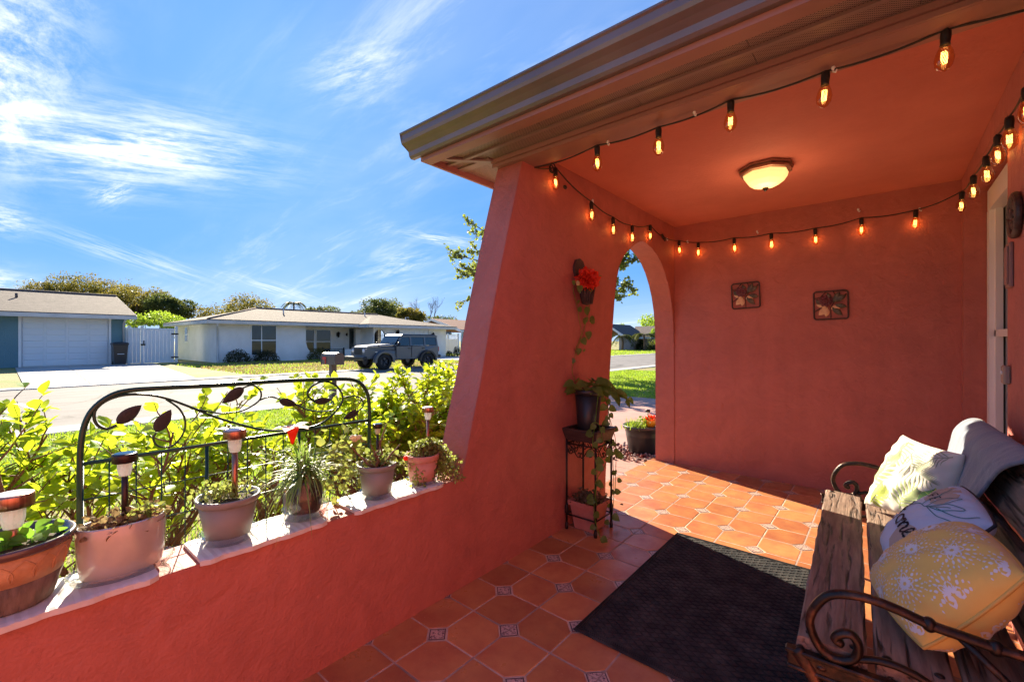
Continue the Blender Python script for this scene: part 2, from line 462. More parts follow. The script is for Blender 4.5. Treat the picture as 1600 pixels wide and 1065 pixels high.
M['leaf_dark'] = mat('tree_leaf_dark', (.075, .085, .022), .55, col2=(.028, .048, .014), vs=.5, vr=(.38, .6), trans=(.15, .16, .03), spec=.3)
M['leaf_yell'] = mat('tree_leaf_yellow', (.13, .11, .025), .55, col2=(.045, .065, .016), vs=.6, vr=(.38, .6), trans=(.24, .19, .03), spec=.3)
M['leaf_lime'] = mat('tree_leaf_lime', (.20, .30, .03), .5, col2=(.11, .2, .02), vs=.8, trans=(.4, .5, .04), spec=.3)
M['bush_dark'] = mat('bush_leaf_dark', (.06, .055, .03), .6, col2=(.03, .04, .018), vs=2, trans=(.1, .09, .03), spec=.3)
M['grass_blade'] = mat('grass_blade', (.22, .34, .03), .55, col2=(.36, .36, .07), vs=1.1, vr=(.4, .6), trans=(.42, .55, .04), spec=.25)
M['grass_dry'] = mat('dry_grass_blade', (.42, .31, .15), .8, col2=(.30, .22, .1), vs=2, trans=(.38, .28, .1), spec=.1)

# ------------------------------------------------------------------ ground, road, drives
G = -0.12
XW, XO, YB, XR, XA, ZC = -1.665, -1.865, 4.60, 0.435, 0.575, 2.45     # inner / outer face of arched wall, back wall, right wall, alcove, ceiling
def sheet(name, poly, z, m, thick=0.0):
    b = MB(); b.prism([(p[0], p[1]) for p in poly], 2, z - thick, z) if thick else b.add([(p[0], p[1], z) for p in poly], [tuple(range(len(poly)))])
    return tag(b.build(name, m), kind='structure')
def ground_mat():
    m = mat('lawn_ground', (.17, .21, .04), .95, col2=(.30, .22, .10), vs=.55, vr=(.42, .6), bump=.8, bs=22, bdist=.03)
    return m
M['lawn'] = ground_mat()
M['asphalt'] = mat('pale_asphalt', (.185, .172, .168), .9, col2=(.12, .112, .11), vs=2.2, vr=(.35, .65), bump=.5, bs=60, bdist=.01, stretch=(1, .35, 1))
def cracks(m, scale, wdt, dark):
    N, L = m.node_tree.nodes, m.node_tree.links; t = N.new('ShaderNodeTexCoord'); nz = N.new('ShaderNodeTexNoise'); nz.inputs['Scale'].default_value = .6; nz.inputs['Detail'].default_value = 6
    L.new(t.outputs['Object'], nz.inputs['Vector']); wv = N.new('ShaderNodeVectorMath'); wv.operation = 'MULTIPLY_ADD'; wv.inputs[1].default_value = (1.6, 1.6, 0); L.new(nz.outputs['Color'], wv.inputs[0]); L.new(t.outputs['Object'], wv.inputs[2])
    v = N.new('ShaderNodeTexVoronoi'); v.feature = 'DISTANCE_TO_EDGE'; v.inputs['Scale'].default_value = scale; L.new(wv.outputs[0], v.inputs['Vector'])
    r = N.new('ShaderNodeMapRange'); r.inputs[1].default_value = 0; r.inputs[2].default_value = wdt; r.inputs[3].default_value = dark; r.inputs[4].default_value = 1; L.new(v.outputs['Distance'], r.inputs[0])
    h = N.new('ShaderNodeHueSaturation'); L.new(r.outputs[0], h.inputs['Value']); mx = [n for n in N if n.type == 'MIX'][0]; L.new(mx.outputs[2], h.inputs['Color']); L.new(h.outputs[0], N['Principled BSDF'].inputs['Base Color'])
cracks(M['asphalt'], .28, .012, .45)
M['concrete'] = mat('white_concrete', (.42, .405, .39), .85, col2=(.30, .288, .275), vs=1.3, bump=.2, bs=30)
M['kerb'] = mat('kerb_concrete', (.40, .38, .36), .85, col2=(.36, .34, .32), vs=2, bump=.3, bs=30)
M['pink_conc'] = mat('painted_pink_concrete', (.44, .24, .19), .75, col2=(.38, .19, .15), vs=2.5, bump=.2, bs=50)
S = 2500
cracks(M['concrete'], .35, .006, .6); cracks(M['pink_conc'], .5, .006, .7)
sheet('ground', [(-S, -S), (S, -S), (S, S), (-S, S)], G, M['lawn'])
XN, XF = -9.35, -19.3
# the road is laid in slabs of asphalt between concrete gutters
sheet('road', [(XF + .7, -150), (XN - .7, -150), (XN - .7, 180), (XF + .7, 180)], G + .006, M['asphalt'])
for i, (a, b_) in enumerate(((XN - .7, XN), (XF, XF + .7))):
    kb = tag(thing('kerb', None, None), kind='structure')
    del_keys = [k for k in ('label', 'category') if k in kb]
    seg = None
    for k in range(40):
        y0 = -20 + k * 3.0
        if seg is None:
            mb = MB(); mb.cbox(a + .01, b_ - .01, 0, 2.985, G - .08, G + .035, .012)
            seg = mb.build('kerb_slab', M['kerb'], kb)
            seg.location = (0, y0, 0)
        else:
            c = dup(seg, kb, (0, y0, 0))
# neighbour's drive: white concrete bays with joints
drv = tag(thing('driveway', None, None), kind='structure')
yl0, yl1, yr0, yr1 = .9, .7, 6.6, 4.95
def lerp(a, b, t): return a + (b - a) * t
for i in range(4):
    for j in range(3):
        t0, t1 = i / 4, (i + 1) / 4
        x0, x1 = lerp(-34.45, XF - .03, t0), lerp(-34.45, XF - .03, t1)
        def yy(t, s): return lerp(lerp(yl0, yl1, t), lerp(yr0, yr1, t), s)
        q = [(x0 + .01, yy(t0, j / 3) + .01), (x1 - .01, yy(t1, j / 3) + .01), (x1 - .01, yy(t1, (j + 1) / 3) - .01), (x0 + .01, yy(t0, (j + 1) / 3) - .01)]
        MB().prism(q, 2, G - .05, G + .03).build('concrete_slab', M['concrete'], drv)
# own drive, painted pink, outside the arch
own = tag(thing('painted_driveway', None, None), kind='structure')
for k in range(5):
    x0 = XN + .02 + k * 2.3
    MB().prism([(x0 + .01, 5.55), (x0 + 2.29, 5.55), (x0 + 2.29, 10.1), (x0 + .01, 10.1)], 2, G - .05, G + .035).build('concrete_slab', M['pink_conc'], own)
MB().prism([(-3.4, 2.6), (XO - .002, 2.6), (XO - .002, 5.54), (-3.4, 5.54)], 2, G - .05, -.045).build('concrete_slab', M['pink_conc'], own)
# drive of the white house
d2 = tag(thing('white_house_driveway', None, None), kind='structure')
yg0, yg1 = P(612, 560, 0, -31.2).y, P(690, 560, 0, -31.2).y
for k in range(4):
    x0 = lerp(-31.1, XF - .03, k / 4); x1 = lerp(-31.1, XF - .03, (k + 1) / 4)
    MB().prism([(x0 + .01, yg0), (x1 - .01, yg0), (x1 - .01, yg1), (x0 + .01, yg1)], 2, G - .05, G + .03).build('concrete_slab', M['concrete'], d2)

# ------------------------------------------------------------------ porch floor
M['grout'] = mat('grout', (.62, .47, .37), .85, col2=(.42, .29, .22), vs=12, bump=.3, bs=80)
M['grout_dark'] = mat('joint_grout', (.26, .18, .15), .9, col2=(.44, .31, .25), vs=9, bump=.3, bs=80)
M['tile'] = mat('terracotta_tile', (.54, .24, .092), .34, col2=(.39, .12, .056), vs=7, vr=(.3, .68), spec=.5, bump=.12, bs=35, rvar=.1)
def tile_mat():
    m = M['tile']; N, L = m.node_tree.nodes, m.node_tree.links
    oi = N.new('ShaderNodeObjectInfo'); t = N['Texture Coordinate'] if 'Texture Coordinate' in N else [n for n in N if n.type == 'TEX_COORD'][0]
    nz = N.new('ShaderNodeTexNoise'); nz.noise_dimensions = '4D'; nz.inputs['Scale'].default_value = 60; nz.inputs['Detail'].default_value = 3
    L.new(t.outputs['Object'], nz.inputs['Vector']); mm = N.new('ShaderNodeMath'); mm.operation = 'MULTIPLY'; mm.inputs[1].default_value = 40
    L.new(oi.outputs['Random'], mm.inputs[0]); L.new(mm.outputs[0], nz.inputs['W'])
    for n in N:
        if n.type == 'TEX_NOISE' and n != nz:
            n.noise_dimensions = '4D'; L.new(mm.outputs[0], n.inputs['W'])
    mx = [n for n in N if n.type == 'MIX'][0]
    rg = N.new('ShaderNodeMapRange'); rg.inputs[1].default_value = .66; rg.inputs[2].default_value = .76
    L.new(nz.outputs['Fac'], rg.inputs[0])
    m2 = N.new('ShaderNodeMix'); m2.data_type = 'RGBA'; m2.inputs[7].default_value = (.62, .33, .17, 1)
    k = N.new('ShaderNodeMath'); k.operation = 'MULTIPLY'; k.inputs[1].default_value = .55; L.new(rg.outputs[0], k.inputs[0]); L.new(k.outputs[0], m2.inputs[0])
    L.new(mx.outputs[2], m2.inputs[6])
    # each tile a little lighter or darker than its neighbours
    hs_ = N.new('ShaderNodeHueSaturation'); r2 = N.new('ShaderNodeMapRange'); r2.inputs[3].default_value = .78; r2.inputs[4].default_value = 1.18
    L.new(oi.outputs['Random'], r2.inputs[0]); L.new(r2.outputs[0], hs_.inputs['Value']); L.new(m2.outputs[2], hs_.inputs['Color'])
    L.new(hs_.outputs[0], N['Principled BSDF'].inputs['Base Color'])
tile_mat()
M['inset'] = mat('decorated_inset', (.10, .055, .075), .35, col2=(.56, .40, .33), vs=75, vr=(.40, .50))
M['inset_edge'] = mat('inset_edge', (.07, .045, .055), .35)
fl = MB(); fl.box(-1.90, .7, -3.0, 4.8, -.12, -.0022); floor = tag(fl.build('porch_floor', M['grout']), kind='structure')
hp, TX, TY, DC = .22, -1.262, 1.477, .055
gi = .0040
def piece(diag):
    """a square of side hp with two opposite corners clipped, slightly cushioned edge"""
    a, b_ = gi, hp - gi; d = DC
    if diag: pts = [(a + d, a), (b_, a), (b_, b_ - d), (b_ - d, b_), (a, b_), (a, a + d)]
    else: pts = [(a, a), (b_ - d, a), (b_, a + d), (b_, b_), (a + d, b_), (a, b_ - d)]
    c = Vector((hp / 2, hp / 2, 0)); mb = MB(); n = 6
    def ring(k, z): return [(c.x + (p[0] - c.x) * k, c.y + (p[1] - c.y) * k, z) for p in pts]
    vs = ring(1, -.006) + ring(1, -.0012) + ring(.975, 0)
    fs = [(r_ * n + i, r_ * n + (i + 1) % n, (r_ + 1) * n + (i + 1) % n, (r_ + 1) * n + i) for r_ in range(2) for i in range(n)] + [tuple(12 + i for i in range(n))]
    return mb.add(vs, fs, False).mesh('floor_tile', M['tile'])
pc = [piece(True), piece(False)]
for j in range(-6, 15):
    for i in range(-3, 8):
        if i == -3 and j < 8: continue
        o = link('floor_tile', pc[(i + j) % 2], floor)
        o.location = (TX + i * hp, TY + j * hp + 0.0, random.uniform(-.0007, .0003))
def inset(split):
    mb = MB(); r0, r1, r2 = DC - .006, DC - .012, DC - .016
    for q in range(4):
        a0, a1 = q * math.pi / 2, (q + 1) * math.pi / 2
        g = .0028 if split else 0
        cx, cy = math.cos(a0 + math.pi / 4), math.sin(a0 + math.pi / 4)
        def pt(r, a, z): return (r * math.cos(a) + (g * 1.4 * cx), r * math.sin(a) + (g * 1.4 * cy), z)
        mb.mi = 1; mb.add([pt(r0, a0, -.001), pt(r0, a1, -.001), pt(r1, a1, -.0008), pt(r1, a0, -.0008)], [(0, 1, 2, 3)])
        mb.mi = 0; mb.add([pt(r1 - .001, a0, -.0007), pt(r1 - .001, a1, -.0007), (g * 1.4 * cx, g * 1.4 * cy, -.0006)], [(0, 1, 2)])
    return mb.mesh('inset_tile', [M['inset'], M['inset_edge']])
ins = [inset(True), inset(False)]
for j in range(-6, 16):
    for i in range(-3, 9):
        if (i + j) % 2 or (i == -3 and j < 8): continue
        o = link('inset_tile', ins[i % 2], floor); o.location = (TX + i * hp, TY + j * hp, 0)
jt = MB()
for i in range(-2, 9, 2): jt.box(TX + i * hp - .0042, TX + i * hp + .0042, -2.9, 4.59, -.003, -.0010)
for j in range(-6, 16, 2):
    for i in range(-4, 8, 2): jt.box(TX + i * hp + .0045, TX + (i + 2) * hp - .0045, TY + j * hp - .0042, TY + j * hp + .0042, -.003, -.0010)
tag(jt.build('grout_joint', M['grout_dark'], floor), kind='stuff')
bk = MB()
for j in range(-20, -6):
    for i in range(-2, 8): bk.box(TX + i * hp + gi, TX + (i + 1) * hp - gi, TY + j * hp + gi, TY + (j + 1) * hp - gi, -.006, -.0005)
tag(bk.build('tile_field', M['tile'], floor), kind='stuff')

# ------------------------------------------------------------------ the porch
house = thing('porch_house', 'terracotta stucco porch with pointed arch, flared pillar and low wall', 'house', (XW, YB, 0))
SZ = .562
def arc_pts():
    near = [(3.10, -.12), (3.115, .2), (3.14, .5), (3.165, .8), (3.189, 1.077), (3.235, 1.404), (3.265, 1.6), (3.30, 1.76), (3.355, 1.895), (3.44, 1.985), (3.56, 2.07), (3.68, 2.13), (3.78, 2.166), (3.83, 2.172)]
    far = [(3.90, 2.165), (4.02, 2.14), (4.13, 2.10), (4.23, 2.045), (4.33, 1.96), (4.42, 1.85), (4.49, 1.73), (4.545, 1.58), (4.575, 1.40), (4.588, 1.2), (4.592, 1.0), (4.593, .5), (4.593, -.2)]
    return near, far
near, far = arc_pts()
pil = [(1.570, SZ), (1.600, .64), (1.655, .85), (1.715, 1.05), (1.797, 1.394), (1.912, 1.81), (2.067, 2.331), (2.095, 2.40), (2.095, ZC)]
w = MB(); w.prism([(-3.0, -.2), (-3.0, SZ)] + pil + [(YB - .0005, ZC), (YB - .0005, -.2)] + far[::-1] + near[::-1] + [(3.10, -.2)], 0, XO, XW)
w.build('arched_wall', M['stucco'], house)
b = MB(); b.box(XO, 1.6, YB, YB + .2, -.2, ZC + .12); b.build('back_wall', M['stucco'], house)
b = MB(); b.box(XR, XR + .3, -3.0, 3.02, -.2, ZC - .001); b.build('side_wall', M['stucco'], house)
b = MB(); b.box(XR, XR + .3, 3.02, YB - .001, 2.335, ZC - .001); b.build('alcove_header', M['stucco'], house)
b = MB()
wy0, wy1, wz0, wz1 = 3.10, 4.495, .46, 2.30
b.box(XR + .001, XA - .001, YB - .075, YB - .001, -.1, 2.334); b.build('corner_pilaster', M['stucco'], house); b = MB()
b.box(XA, XA + .16, 3.021, YB - .001, -.1, wz0); b.box(XA, XA + .16, 3.021, YB - .001, wz1, 2.334)
b.box(XA, XA + .16, wy1, YB - .001, wz0, wz1); b.box(XA, XA + .16, 3.021, wy0, wz0, wz1)
b.build('alcove_wall', M['stucco'], house)
# glazed window in the alcove
f = MB()
for (a0, a1, z0, z1) in ((wy0, wy1, wz0 - .02, wz0 + .07), (wy0, wy1, wz1 - .13, wz1 + .012), (wy1 - .05, wy1 + .02, wz0 + .07, wz1 - .13), (wy0, wy0 + .06, wz0 + .07, wz1 - .13)):
    f.box(XA - .022, XA + .06, a0, a1, z0, z1)
wf = f.build('window', M['white_vinyl'], house); tag(wf, 'white framed porch window')
s = MB()
for (a0, a1, z0, z1) in ((wy0 + .06, wy1 - .05, 1.30, 1.345), (wy1 - .095, wy1 - .05, wz0 + .07, wz1 - .13), (wy0 + .75, wy0 + .80, wz0 + .07, wz1 - .13)):
    s.box(XA + .005, XA + .04, a0, a1, z0, z1)
s.build('sash', M['white_vinyl'], wf)
s = MB(); s.box(XA + .045, XA + .05, wy0 + .06, wy1 - .05, wz0 + .07, wz1 - .13); s.build('pane', M['pane_dark'], wf)
# ceiling, header
b = MB(); b.box(XW + .0, 1.6, 2.20, YB - .001, ZC, ZC + .06); b.build('ceiling', M['ceil'], house)
b = MB(); b.box(XO, 1.6, 2.052, 2.20, 2.352, ZC + .06); b.build('header_beam', M['trim_red'], house)
b = MB(); b.box(XO - .012, 1.6, 2.026, 2.050, 2.374, 2.398); b.box(XO - .012, 1.6, 2.038, 2.050, 2.352, 2.372)
b.build('frieze_trim', M['trim_red'], house)
# soffit: perforated vent strips between plain ribs
def perf():
    m = mat('perforated_soffit', (.24, .125, .105), .5, metal=.1); N, L = m.node_tree.nodes, m.node_tree.links
    t = N.new('ShaderNodeTexCoord'); mp = N.new('ShaderNodeMapping'); mp.inputs['Rotation'].default_value = (0, 0, R(45)); mp.inputs['Scale'].default_value = (125, 125, 0)
    L.new(t.outputs['Object'], mp.inputs[0]); v = N.new('ShaderNodeTexVoronoi'); v.inputs['Scale'].default_value = 1; v.inputs['Randomness'].default_value = 0
    L.new(mp.outputs[0], v.inputs['Vector']); r = N.new('ShaderNodeMapRange'); r.inputs[1].default_value = .28; r.inputs[2].default_value = .36
    L.new(v.outputs['Distance'], r.inputs[0]); mx = N.new('ShaderNodeMix'); mx.data_type = 'RGBA'
    mx.inputs[6].default_value = (.02, .012, .01, 1); mx.inputs[7].default_value = (.30, .21, .19, 1)
    L.new(r.outputs[0], mx.inputs[0]); L.new(mx.outputs[2], N['Principled BSDF'].inputs['Base Color']); return m
M['perf'] = perf()
XL = -2.16; SO = 2.40
M['soffit_rib'] = mat('soffit_rib', (.24, .175, .16), .45, metal=.1)
for k in range(8):                                             # panels 0.49 m long, end to end
    x0 = XO + .0 + k * .49; x1 = x0 + .49
    if k < 4 or True:
        b = MB(); b.box(x0 + .001, x1 - .001, 1.782, 1.893, SO, SO + .01); b.box(x0 + .001, x1 - .001, 1.915, 2.022, SO, SO + .01)
        b.build('vent_strip', M['perf'], house)
b = MB(); b.box(XL + .02, 1.6, 1.893, 1.915, SO - .012, SO + .01); b.box(XL + .02, 1.6, 1.775, 1.782, SO - .006, SO + .01); b.box(XO, 1.6, 2.022, 2.040, SO - .001, SO + .01)
b.build('soffit_rib', M['soffit_rib'], house)
for k in range(6):
    y0 = 2.05 + k * .49
    b = MB(); b.box(XL + .02, XO - .07, y0 + .001, y0 + .489, SO, SO + .01); b.build('vent_strip', M['perf'], house)
b = MB(); b.box(XO - .07, XO - .001, 2.05, 5.0, SO - .008, SO + .01); b.box(XL + .02, XO, 1.99, 2.049, SO - .008, SO + .009)
b.prism([(XL + .02, 1.775), (XL + .06, 1.775), (XO + .01, 2.03), (XO - .03, 2.04)], 2, SO - .014, SO - .002)
b.build('soffit_trim', M['soffit_rib'], house)
b = MB(); b.box(XL + .02, XO - .0, 1.782, 1.892, SO + .002, SO + .01); b.box(XL + .02, XO - .0, 1.916, 1.989, SO + .002, SO + .01); b.build('vent_strip', M['perf'], house)
# fascia, gutter
b = MB(); b.box(XL, 1.6, 1.702, 1.774, 2.362, 2.50); b.box(XL, XL + .018, 1.776, 5.0, 2.362, 2.50)
b.build('fascia', M['trim_red'], house)
gp = [(1.700, 2.505), (1.700, 2.385), (1.672, 2.383), (1.660, 2.395), (1.655, 2.42), (1.630, 2.438), (1.604, 2.452), (1.598, 2.468), (1.597, 2.497), (1.588, 2.503), (1.588, 2.512), (1.600, 2.512), (1.606, 2.47), (1.662, 2.43), (1.668, 2.392), (1.693, 2.392), (1.693, 2.505)]
b = MB(); b.prism([(p[0], p[1]) for p in gp], 0, -2.215, 1.6)
cap = [(1.701, 2.506), (1.701, 2.384), (1.672, 2.382), (1.659, 2.395), (1.654, 2.42), (1.604, 2.45), (1.597, 2.468), (1.587, 2.513)]
b.prism(cap, 0, -2.218, -2.2155); b.build('gutter', M['gutter'], house)
# roof slabs
b = MB(); sl = .32
b.add([(-2.20, 1.66, 2.515), (1.6, 1.66, 2.515), (1.6, 5.2, 2.515 + 3.54 * sl), (-.9, 5.2, 2.515 + 3.54 * sl), (-2.2, 1.66, 2.54), (1.6, 1.66, 2.54), (1.6, 5.2, 2.54 + 3.54 * sl), (-.9, 5.2, 2.54 + 3.54 * sl)],
      [(0, 1, 2, 3), (4, 5, 6, 7), (0, 1, 5, 4), (1, 2, 6, 5), (2, 3, 7, 6), (3, 0, 4, 7)])
b.add([(-2.20, 1.661, 2.514), (-.91, 5.199, 2.514 + 3.53 * sl), (-2.2, 5.2, 2.514)], [(0, 1, 2)])
b.build('roof', M['shingle'], house)

# neighbour wall ornaments on the side wall
M['plaque_metal'] = mat('dark_plaque_metal', (.05, .03, .028), .5, metal=.4, col2=(.10, .06, .05), vs=40, bump=.4, bs=60)
c = P(1592, 336, 0, XR - .002)
orn = thing('wall_ornament', 'round dark carved ornament high on the side wall at the right edge', 'wall ornament', c)
b = MB()
ring = [(c.x - .012, c.y + .075 * math.cos(a), c.z + .085 * math.sin(a)) for a in np.linspace(0, 2 * math.pi, 25)]
b.tube(ring, .014, 8); b.build('rim', M['plaque_metal'], orn)
b = MB()
for k in range(10):
    a = k * 2 * math.pi / 10; b.ell((c.x - .012, c.y + .04 * math.cos(a), c.z + .045 * math.sin(a)), (.012, .022, .016), 8, 6)
b.ell((c.x - .016, c.y, c.z), (.014, .02, .022), 8, 6); b.build('carving', M['plaque_metal'], orn)
c = P(1580, 415, 0, XR - .002)
b = MB(); b.cbox(c.x - .012, c.x + .002, c.y - .045, c.y + .045, c.z - .10, c.z + .10, .004); b.cbox(c.x - .018, c.x - .012, c.y - .03, c.y + .03, c.z - .085, c.z + .085, .002)
tag(b.build('door_chime', M['trim_red']), 'red painted rectangular chime cover on the side wall below the round ornament', 'chime cover')
c = P(1577, 586, 0, XR - .002)
dbx = thing('doorbell', 'small beige doorbell box on the side wall beside the porch window', 'doorbell', c)
b = MB(); b.cbox(c.x - .022, c.x + .002, c.y - .03, c.y + .035, c.z - .042, c.z + .042, .006); b.build('casing', mat('beige_plastic', (.34, .24, .19), .5), dbx)
b = MB(); b.ell((c.x - .024, c.y, c.z + .01), (.004, .009, .009), 10, 6); b.build('button', M['white_paint'], dbx)

# ------------------------------------------------------------------ neighbouring houses
M['blue_wall'] = mat('blue_stucco', (.135, .245, .285), .85, col2=(.115, .215, .255), vs=1.5, bump=.5, bs=25, bdist=.02)
M['white_wall'] = mat('white_stucco', (.80, .78, .77), .85, col2=(.71, .69, .67), vs=1.2, bump=.6, bs=14, bdist=.03)
M['aqua_wall'] = mat('pale_aqua_siding', (.42, .52, .52), .8, col2=(.37, .47, .47), vs=1)
M['pink_wall'] = mat('pale_pink_wall', (.60, .47, .42), .85, col2=(.52, .4, .36), vs=1)
M['garage'] = mat('garage_door_paint', (.72, .74, .76), .5, col2=(.66, .69, .72), vs=1)
M['fascia_w'] = mat('white_fascia', (.62, .60, .59), .6, col2=(.5, .49, .48), vs=1.5)
M['dark_door'] = mat('grey_door_paint', (.055, .07, .08), .4)

def slab(b, pts, th=.08):
    n = len(pts); top = [Vector(p) for p in pts]; bot = [p - Vector((0, 0, th)) for p in top]
    b.add(top + bot, [tuple(range(n)), tuple(range(2 * n - 1, n - 1, -1))] + [(i, (i + 1) % n, n + (i + 1) % n, n + i) for i in range(n)], False)
def hip(b, x0, x1, y0, y1, ze, zr, ry0, ry1):
    xm = (x0 + x1) / 2; a, c, d, e = (x1, y0, ze), (x1, y1, ze), (x0, y1, ze), (x0, y0, ze); r0, r1 = (xm, ry0, zr), (xm, ry1, zr)
    slab(b, [a, c, r1, r0]); slab(b, [d, e, r0, r1]); slab(b, [e, a, r0]); slab(b, [c, d, r1])
def window(parent, x, y0, y1, z0, z1, rails=(), mull=(), label=None, fr=.06):
    """window in a wall facing +X at x"""
    f = MB()
    for (a0, a1, c0, c1) in ((y0 - fr, y1 + fr, z0 - fr, z0), (y0 - fr, y1 + fr, z1, z1 + fr), (y0 - fr, y0, z0, z1), (y1, y1 + fr, z0, z1)):
        f.box(x - .02, x + .05, a0, a1, c0, c1)
    w_ = f.build('window', M['white_vinyl'], parent)
    if label: tag(w_, label)
    s = MB()
    for r_ in rails: s.box(x - .01, x + .035, y0, y1, r_ - .03, r_ + .03)
    for m_ in mull: s.box(x - .01, x + .036, m_ - .025, m_ + .025, z0, z1)
    if rails or mull: s.build('sash', M['white_vinyl'], w_)
    s = MB(); s.box(x, x + .012, y0, y1, z0, z1); s.build('pane', M['pane_dark'], w_)
    return w_

M['shingle_dark'] = mat('ridge_shingle', (.13, .10, .09), .95, bump=.5, bs=12)
# --- blue house with the white garage door
X1 = -34.5
yc = P(196, 560, 0, X1).y; z_e = 2.46
h1 = thing('garage_house', 'blue stucco house with a wide white garage door across the street', 'house', (X1, yc, G))
gy0, gy1 = P(33, 520, 0, X1).y, P(170, 520, 0, X1).y
gz1 = P(100, 495, 0, X1).z
b = MB(); b.box(X1 - .25, X1, gy1, yc, G, 2.75); b.box(X1 - .25, X1, gy0 - 9, gy0, G, 2.75); b.box(X1 - .25, X1, gy0, gy1, gz1, 2.75)
b.prism([(X1 - .251, G), (X1 - .251, 2.75), (X1 - 5.5, 4.15), (X1 - 11, 2.75), (X1 - 11, G)], 1, yc - .25, yc)
b.box(X1 - 11, X1 - 10.8, gy0 - 9, yc - .25, G, 2.75)
b.build('wall', M['blue_wall'], h1)
gd = MB(); gd.box(X1 - .12, X1 - .06, gy0, gy1, G + .02, gz1); gd = gd.build('garage_door', M['garage'], h1)
rows, cols = 8, 4
pm = None
for r_ in range(rows):
    for c_ in range(cols):
        hh = (gz1 - G - .05) / rows; ww = (gy1 - gy0) / cols
        if pm is None:
            q = MB(); q.cbox(X1 - .075, X1 - .035, gy0 + .05, gy0 + ww - .05, G + .05, G + hh - .012, .012); pm = q.build('panel', M['garage'], gd)
        else:
            dup(pm, gd, (0, c_ * ww, r_ * hh))
q = MB(); q.box(X1 - .05, X1 + .03, gy0 - .1, gy0, G, gz1 + .1); q.box(X1 - .05, X1 + .03, gy1, gy1 + .1, G, gz1 + .1); q.box(X1 - .05, X1 + .03, gy0, gy1, gz1, gz1 + .1)
q.build('door_trim', M['white_paint'], h1)
ex = X1 + .75; ez = P(100, 489, 0, ex).z; rz = P(100, 458.5, 0, X1 - 5.5).z
yr = P(213, 495, 0, ex).y
b = MB(); slab(b, [(ex, yr - 18, ez), (ex, yr, ez), (X1 - 5.5, yr, rz), (X1 - 5.5, yr - 18, rz)], .07); slab(b, [(X1 - 11.7, yr, ez), (X1 - 11.7, yr - 18, ez), (X1 - 5.5, yr - 18, rz), (X1 - 5.5, yr, rz)], .07)
b.build('roof', M['shingle'], h1)
q = MB(); q.tube([(X1 - 5.5, yr - 18, rz + .03), (X1 - 5.5, yr, rz + .03)], .07, 6); q.build('ridge_cap', M['shingle_dark'], h1)
q = MB(); zz_ = lerp(ez, rz, .62); q.tube([(X1 - 3.1, yr - 4.6, zz_ - .1), (X1 - 3.1, yr - 4.6, zz_ + .25)], .06, 8); q.build('vent_pipe', M['shingle_dark'], h1)
b = MB(); b.box(ex + .002, ex + .04, yr - 18, yr, ez - .26, ez - .05); b.box(ex - .75, ex, yr - 18, yr, ez - .22, ez - .2)
slab(b, [(ex, yr + .03, ez - .03), (ex, yr + .002, ez - .03), (X1 - 5.5, yr + .002, rz - .03), (X1 - 5.5, yr + .03, rz - .03)], .2)
b.build('fascia', M['fascia_w'], h1)
b = MB(); b.tube([(ex - .05, yr - .45, ez - .22), (X1 + .1, yc - .1, ez - .5), (X1 + .08, yc - .08, G + .1)], .05, 6); b.build('downspout', M['fascia_w'], h1)

# --- wheeled bin
bx, by = X1 + .75, P(187, 560, 0, X1 + .75).y
bn = thing('wheelie_bin', 'black wheeled rubbish bin beside the white garage door', 'bin', (bx, by, G + .03))
b = MB(); z0 = G + .03
prof = [(.24, .05), (.27, .5), (.32, 1.12)]
b.lathe([(.36, .0 + .06), (.41, .6), (.47, 1.12), (.49, 1.14), (.49, 1.17)], 4, (bx, by, z0), rot=math.pi / 4, sm=False); b.build('body', M['black_plastic'], bn)
b = MB(); b.lathe([(.51, 1.171), (.52, 1.2), (.45, 1.27), (.2, 1.3), (0, 1.31)], 4, (bx, by, z0), rot=math.pi / 4, sm=False); b.build('lid', M['black_plastic'], bn)
b = MB(); b.box(bx + .345, bx + .362, by - .15, by + .15, z0 + .60, z0 + .63); b.build('handle', M['white_vinyl'], bn)
for s_ in (-1, 1):
    b = MB(); b.tube([(bx - .3, by + s_ * .24, z0 + .1), (bx - .3, by + s_ * .3, z0 + .1)], .1, 12); b.build('wheel', M['black_plastic'], bn)

# --- white vinyl fence and gate between the two houses
FX = -34.9
fn = thing('vinyl_fence', 'white vinyl privacy fence with a wide gate between the blue and white houses', 'fence', (FX, yc + .3, G))
fy = [P(p, 560, 0, FX).y for p in (202, 222, 273, 279)]
ft = P(240, 513, 0, FX).z
def boards(y0, y1, nm, par, x=FX):
    n = max(2, round((y1 - y0) / .19)); bw = (y1 - y0) / n; first = None
    for k in range(n):
        if first is None:
            q = MB(); q.cbox(x - .02, x + .02, y0 + .0025, y0 + bw - .0025, G + .1, ft - .1, .006); first = q.build(nm, M['white_vinyl'], par)
        else: dup(first, par, (0, k * bw, 0))
    q = MB(); q.box(x - .035, x + .035, y0, y1, ft - .099, ft); q.build('rail', M['white_vinyl'], par); q = MB(); q.box(x - .035, x + .035, y0, y1, G + .02, G + .099); q.build('rail', M['white_vinyl'], par)
boards(yc + .02, fy[1] - .08, 'board', fn); boards(fy[1] + .08, fy[2] - .03, 'board', fn)
for y_ in (fy[0] - .02, fy[1], fy[2] + .08):
    q = MB(); q.cbox(FX - .07, FX + .07, y_ - .07, y_ + .07, G, ft + .06, .01); p_ = q.build('post', M['white_vinyl'], fn)
    q = MB(); q.lathe([(.12, 0), (.12, .03), (0, .09)], 4, (FX, y_, ft + .061), rot=math.pi / 4, sm=False); q.build('cap', M['white_vinyl'], p_)
for z_ in (ft - .35, G + .35):
    q = MB(); q.box(FX + .072, FX + .1, fy[2] - .2, fy[2] + .18, z_ - .04, z_ + .04); q.build('hinge', M['dark_iron'], fn)
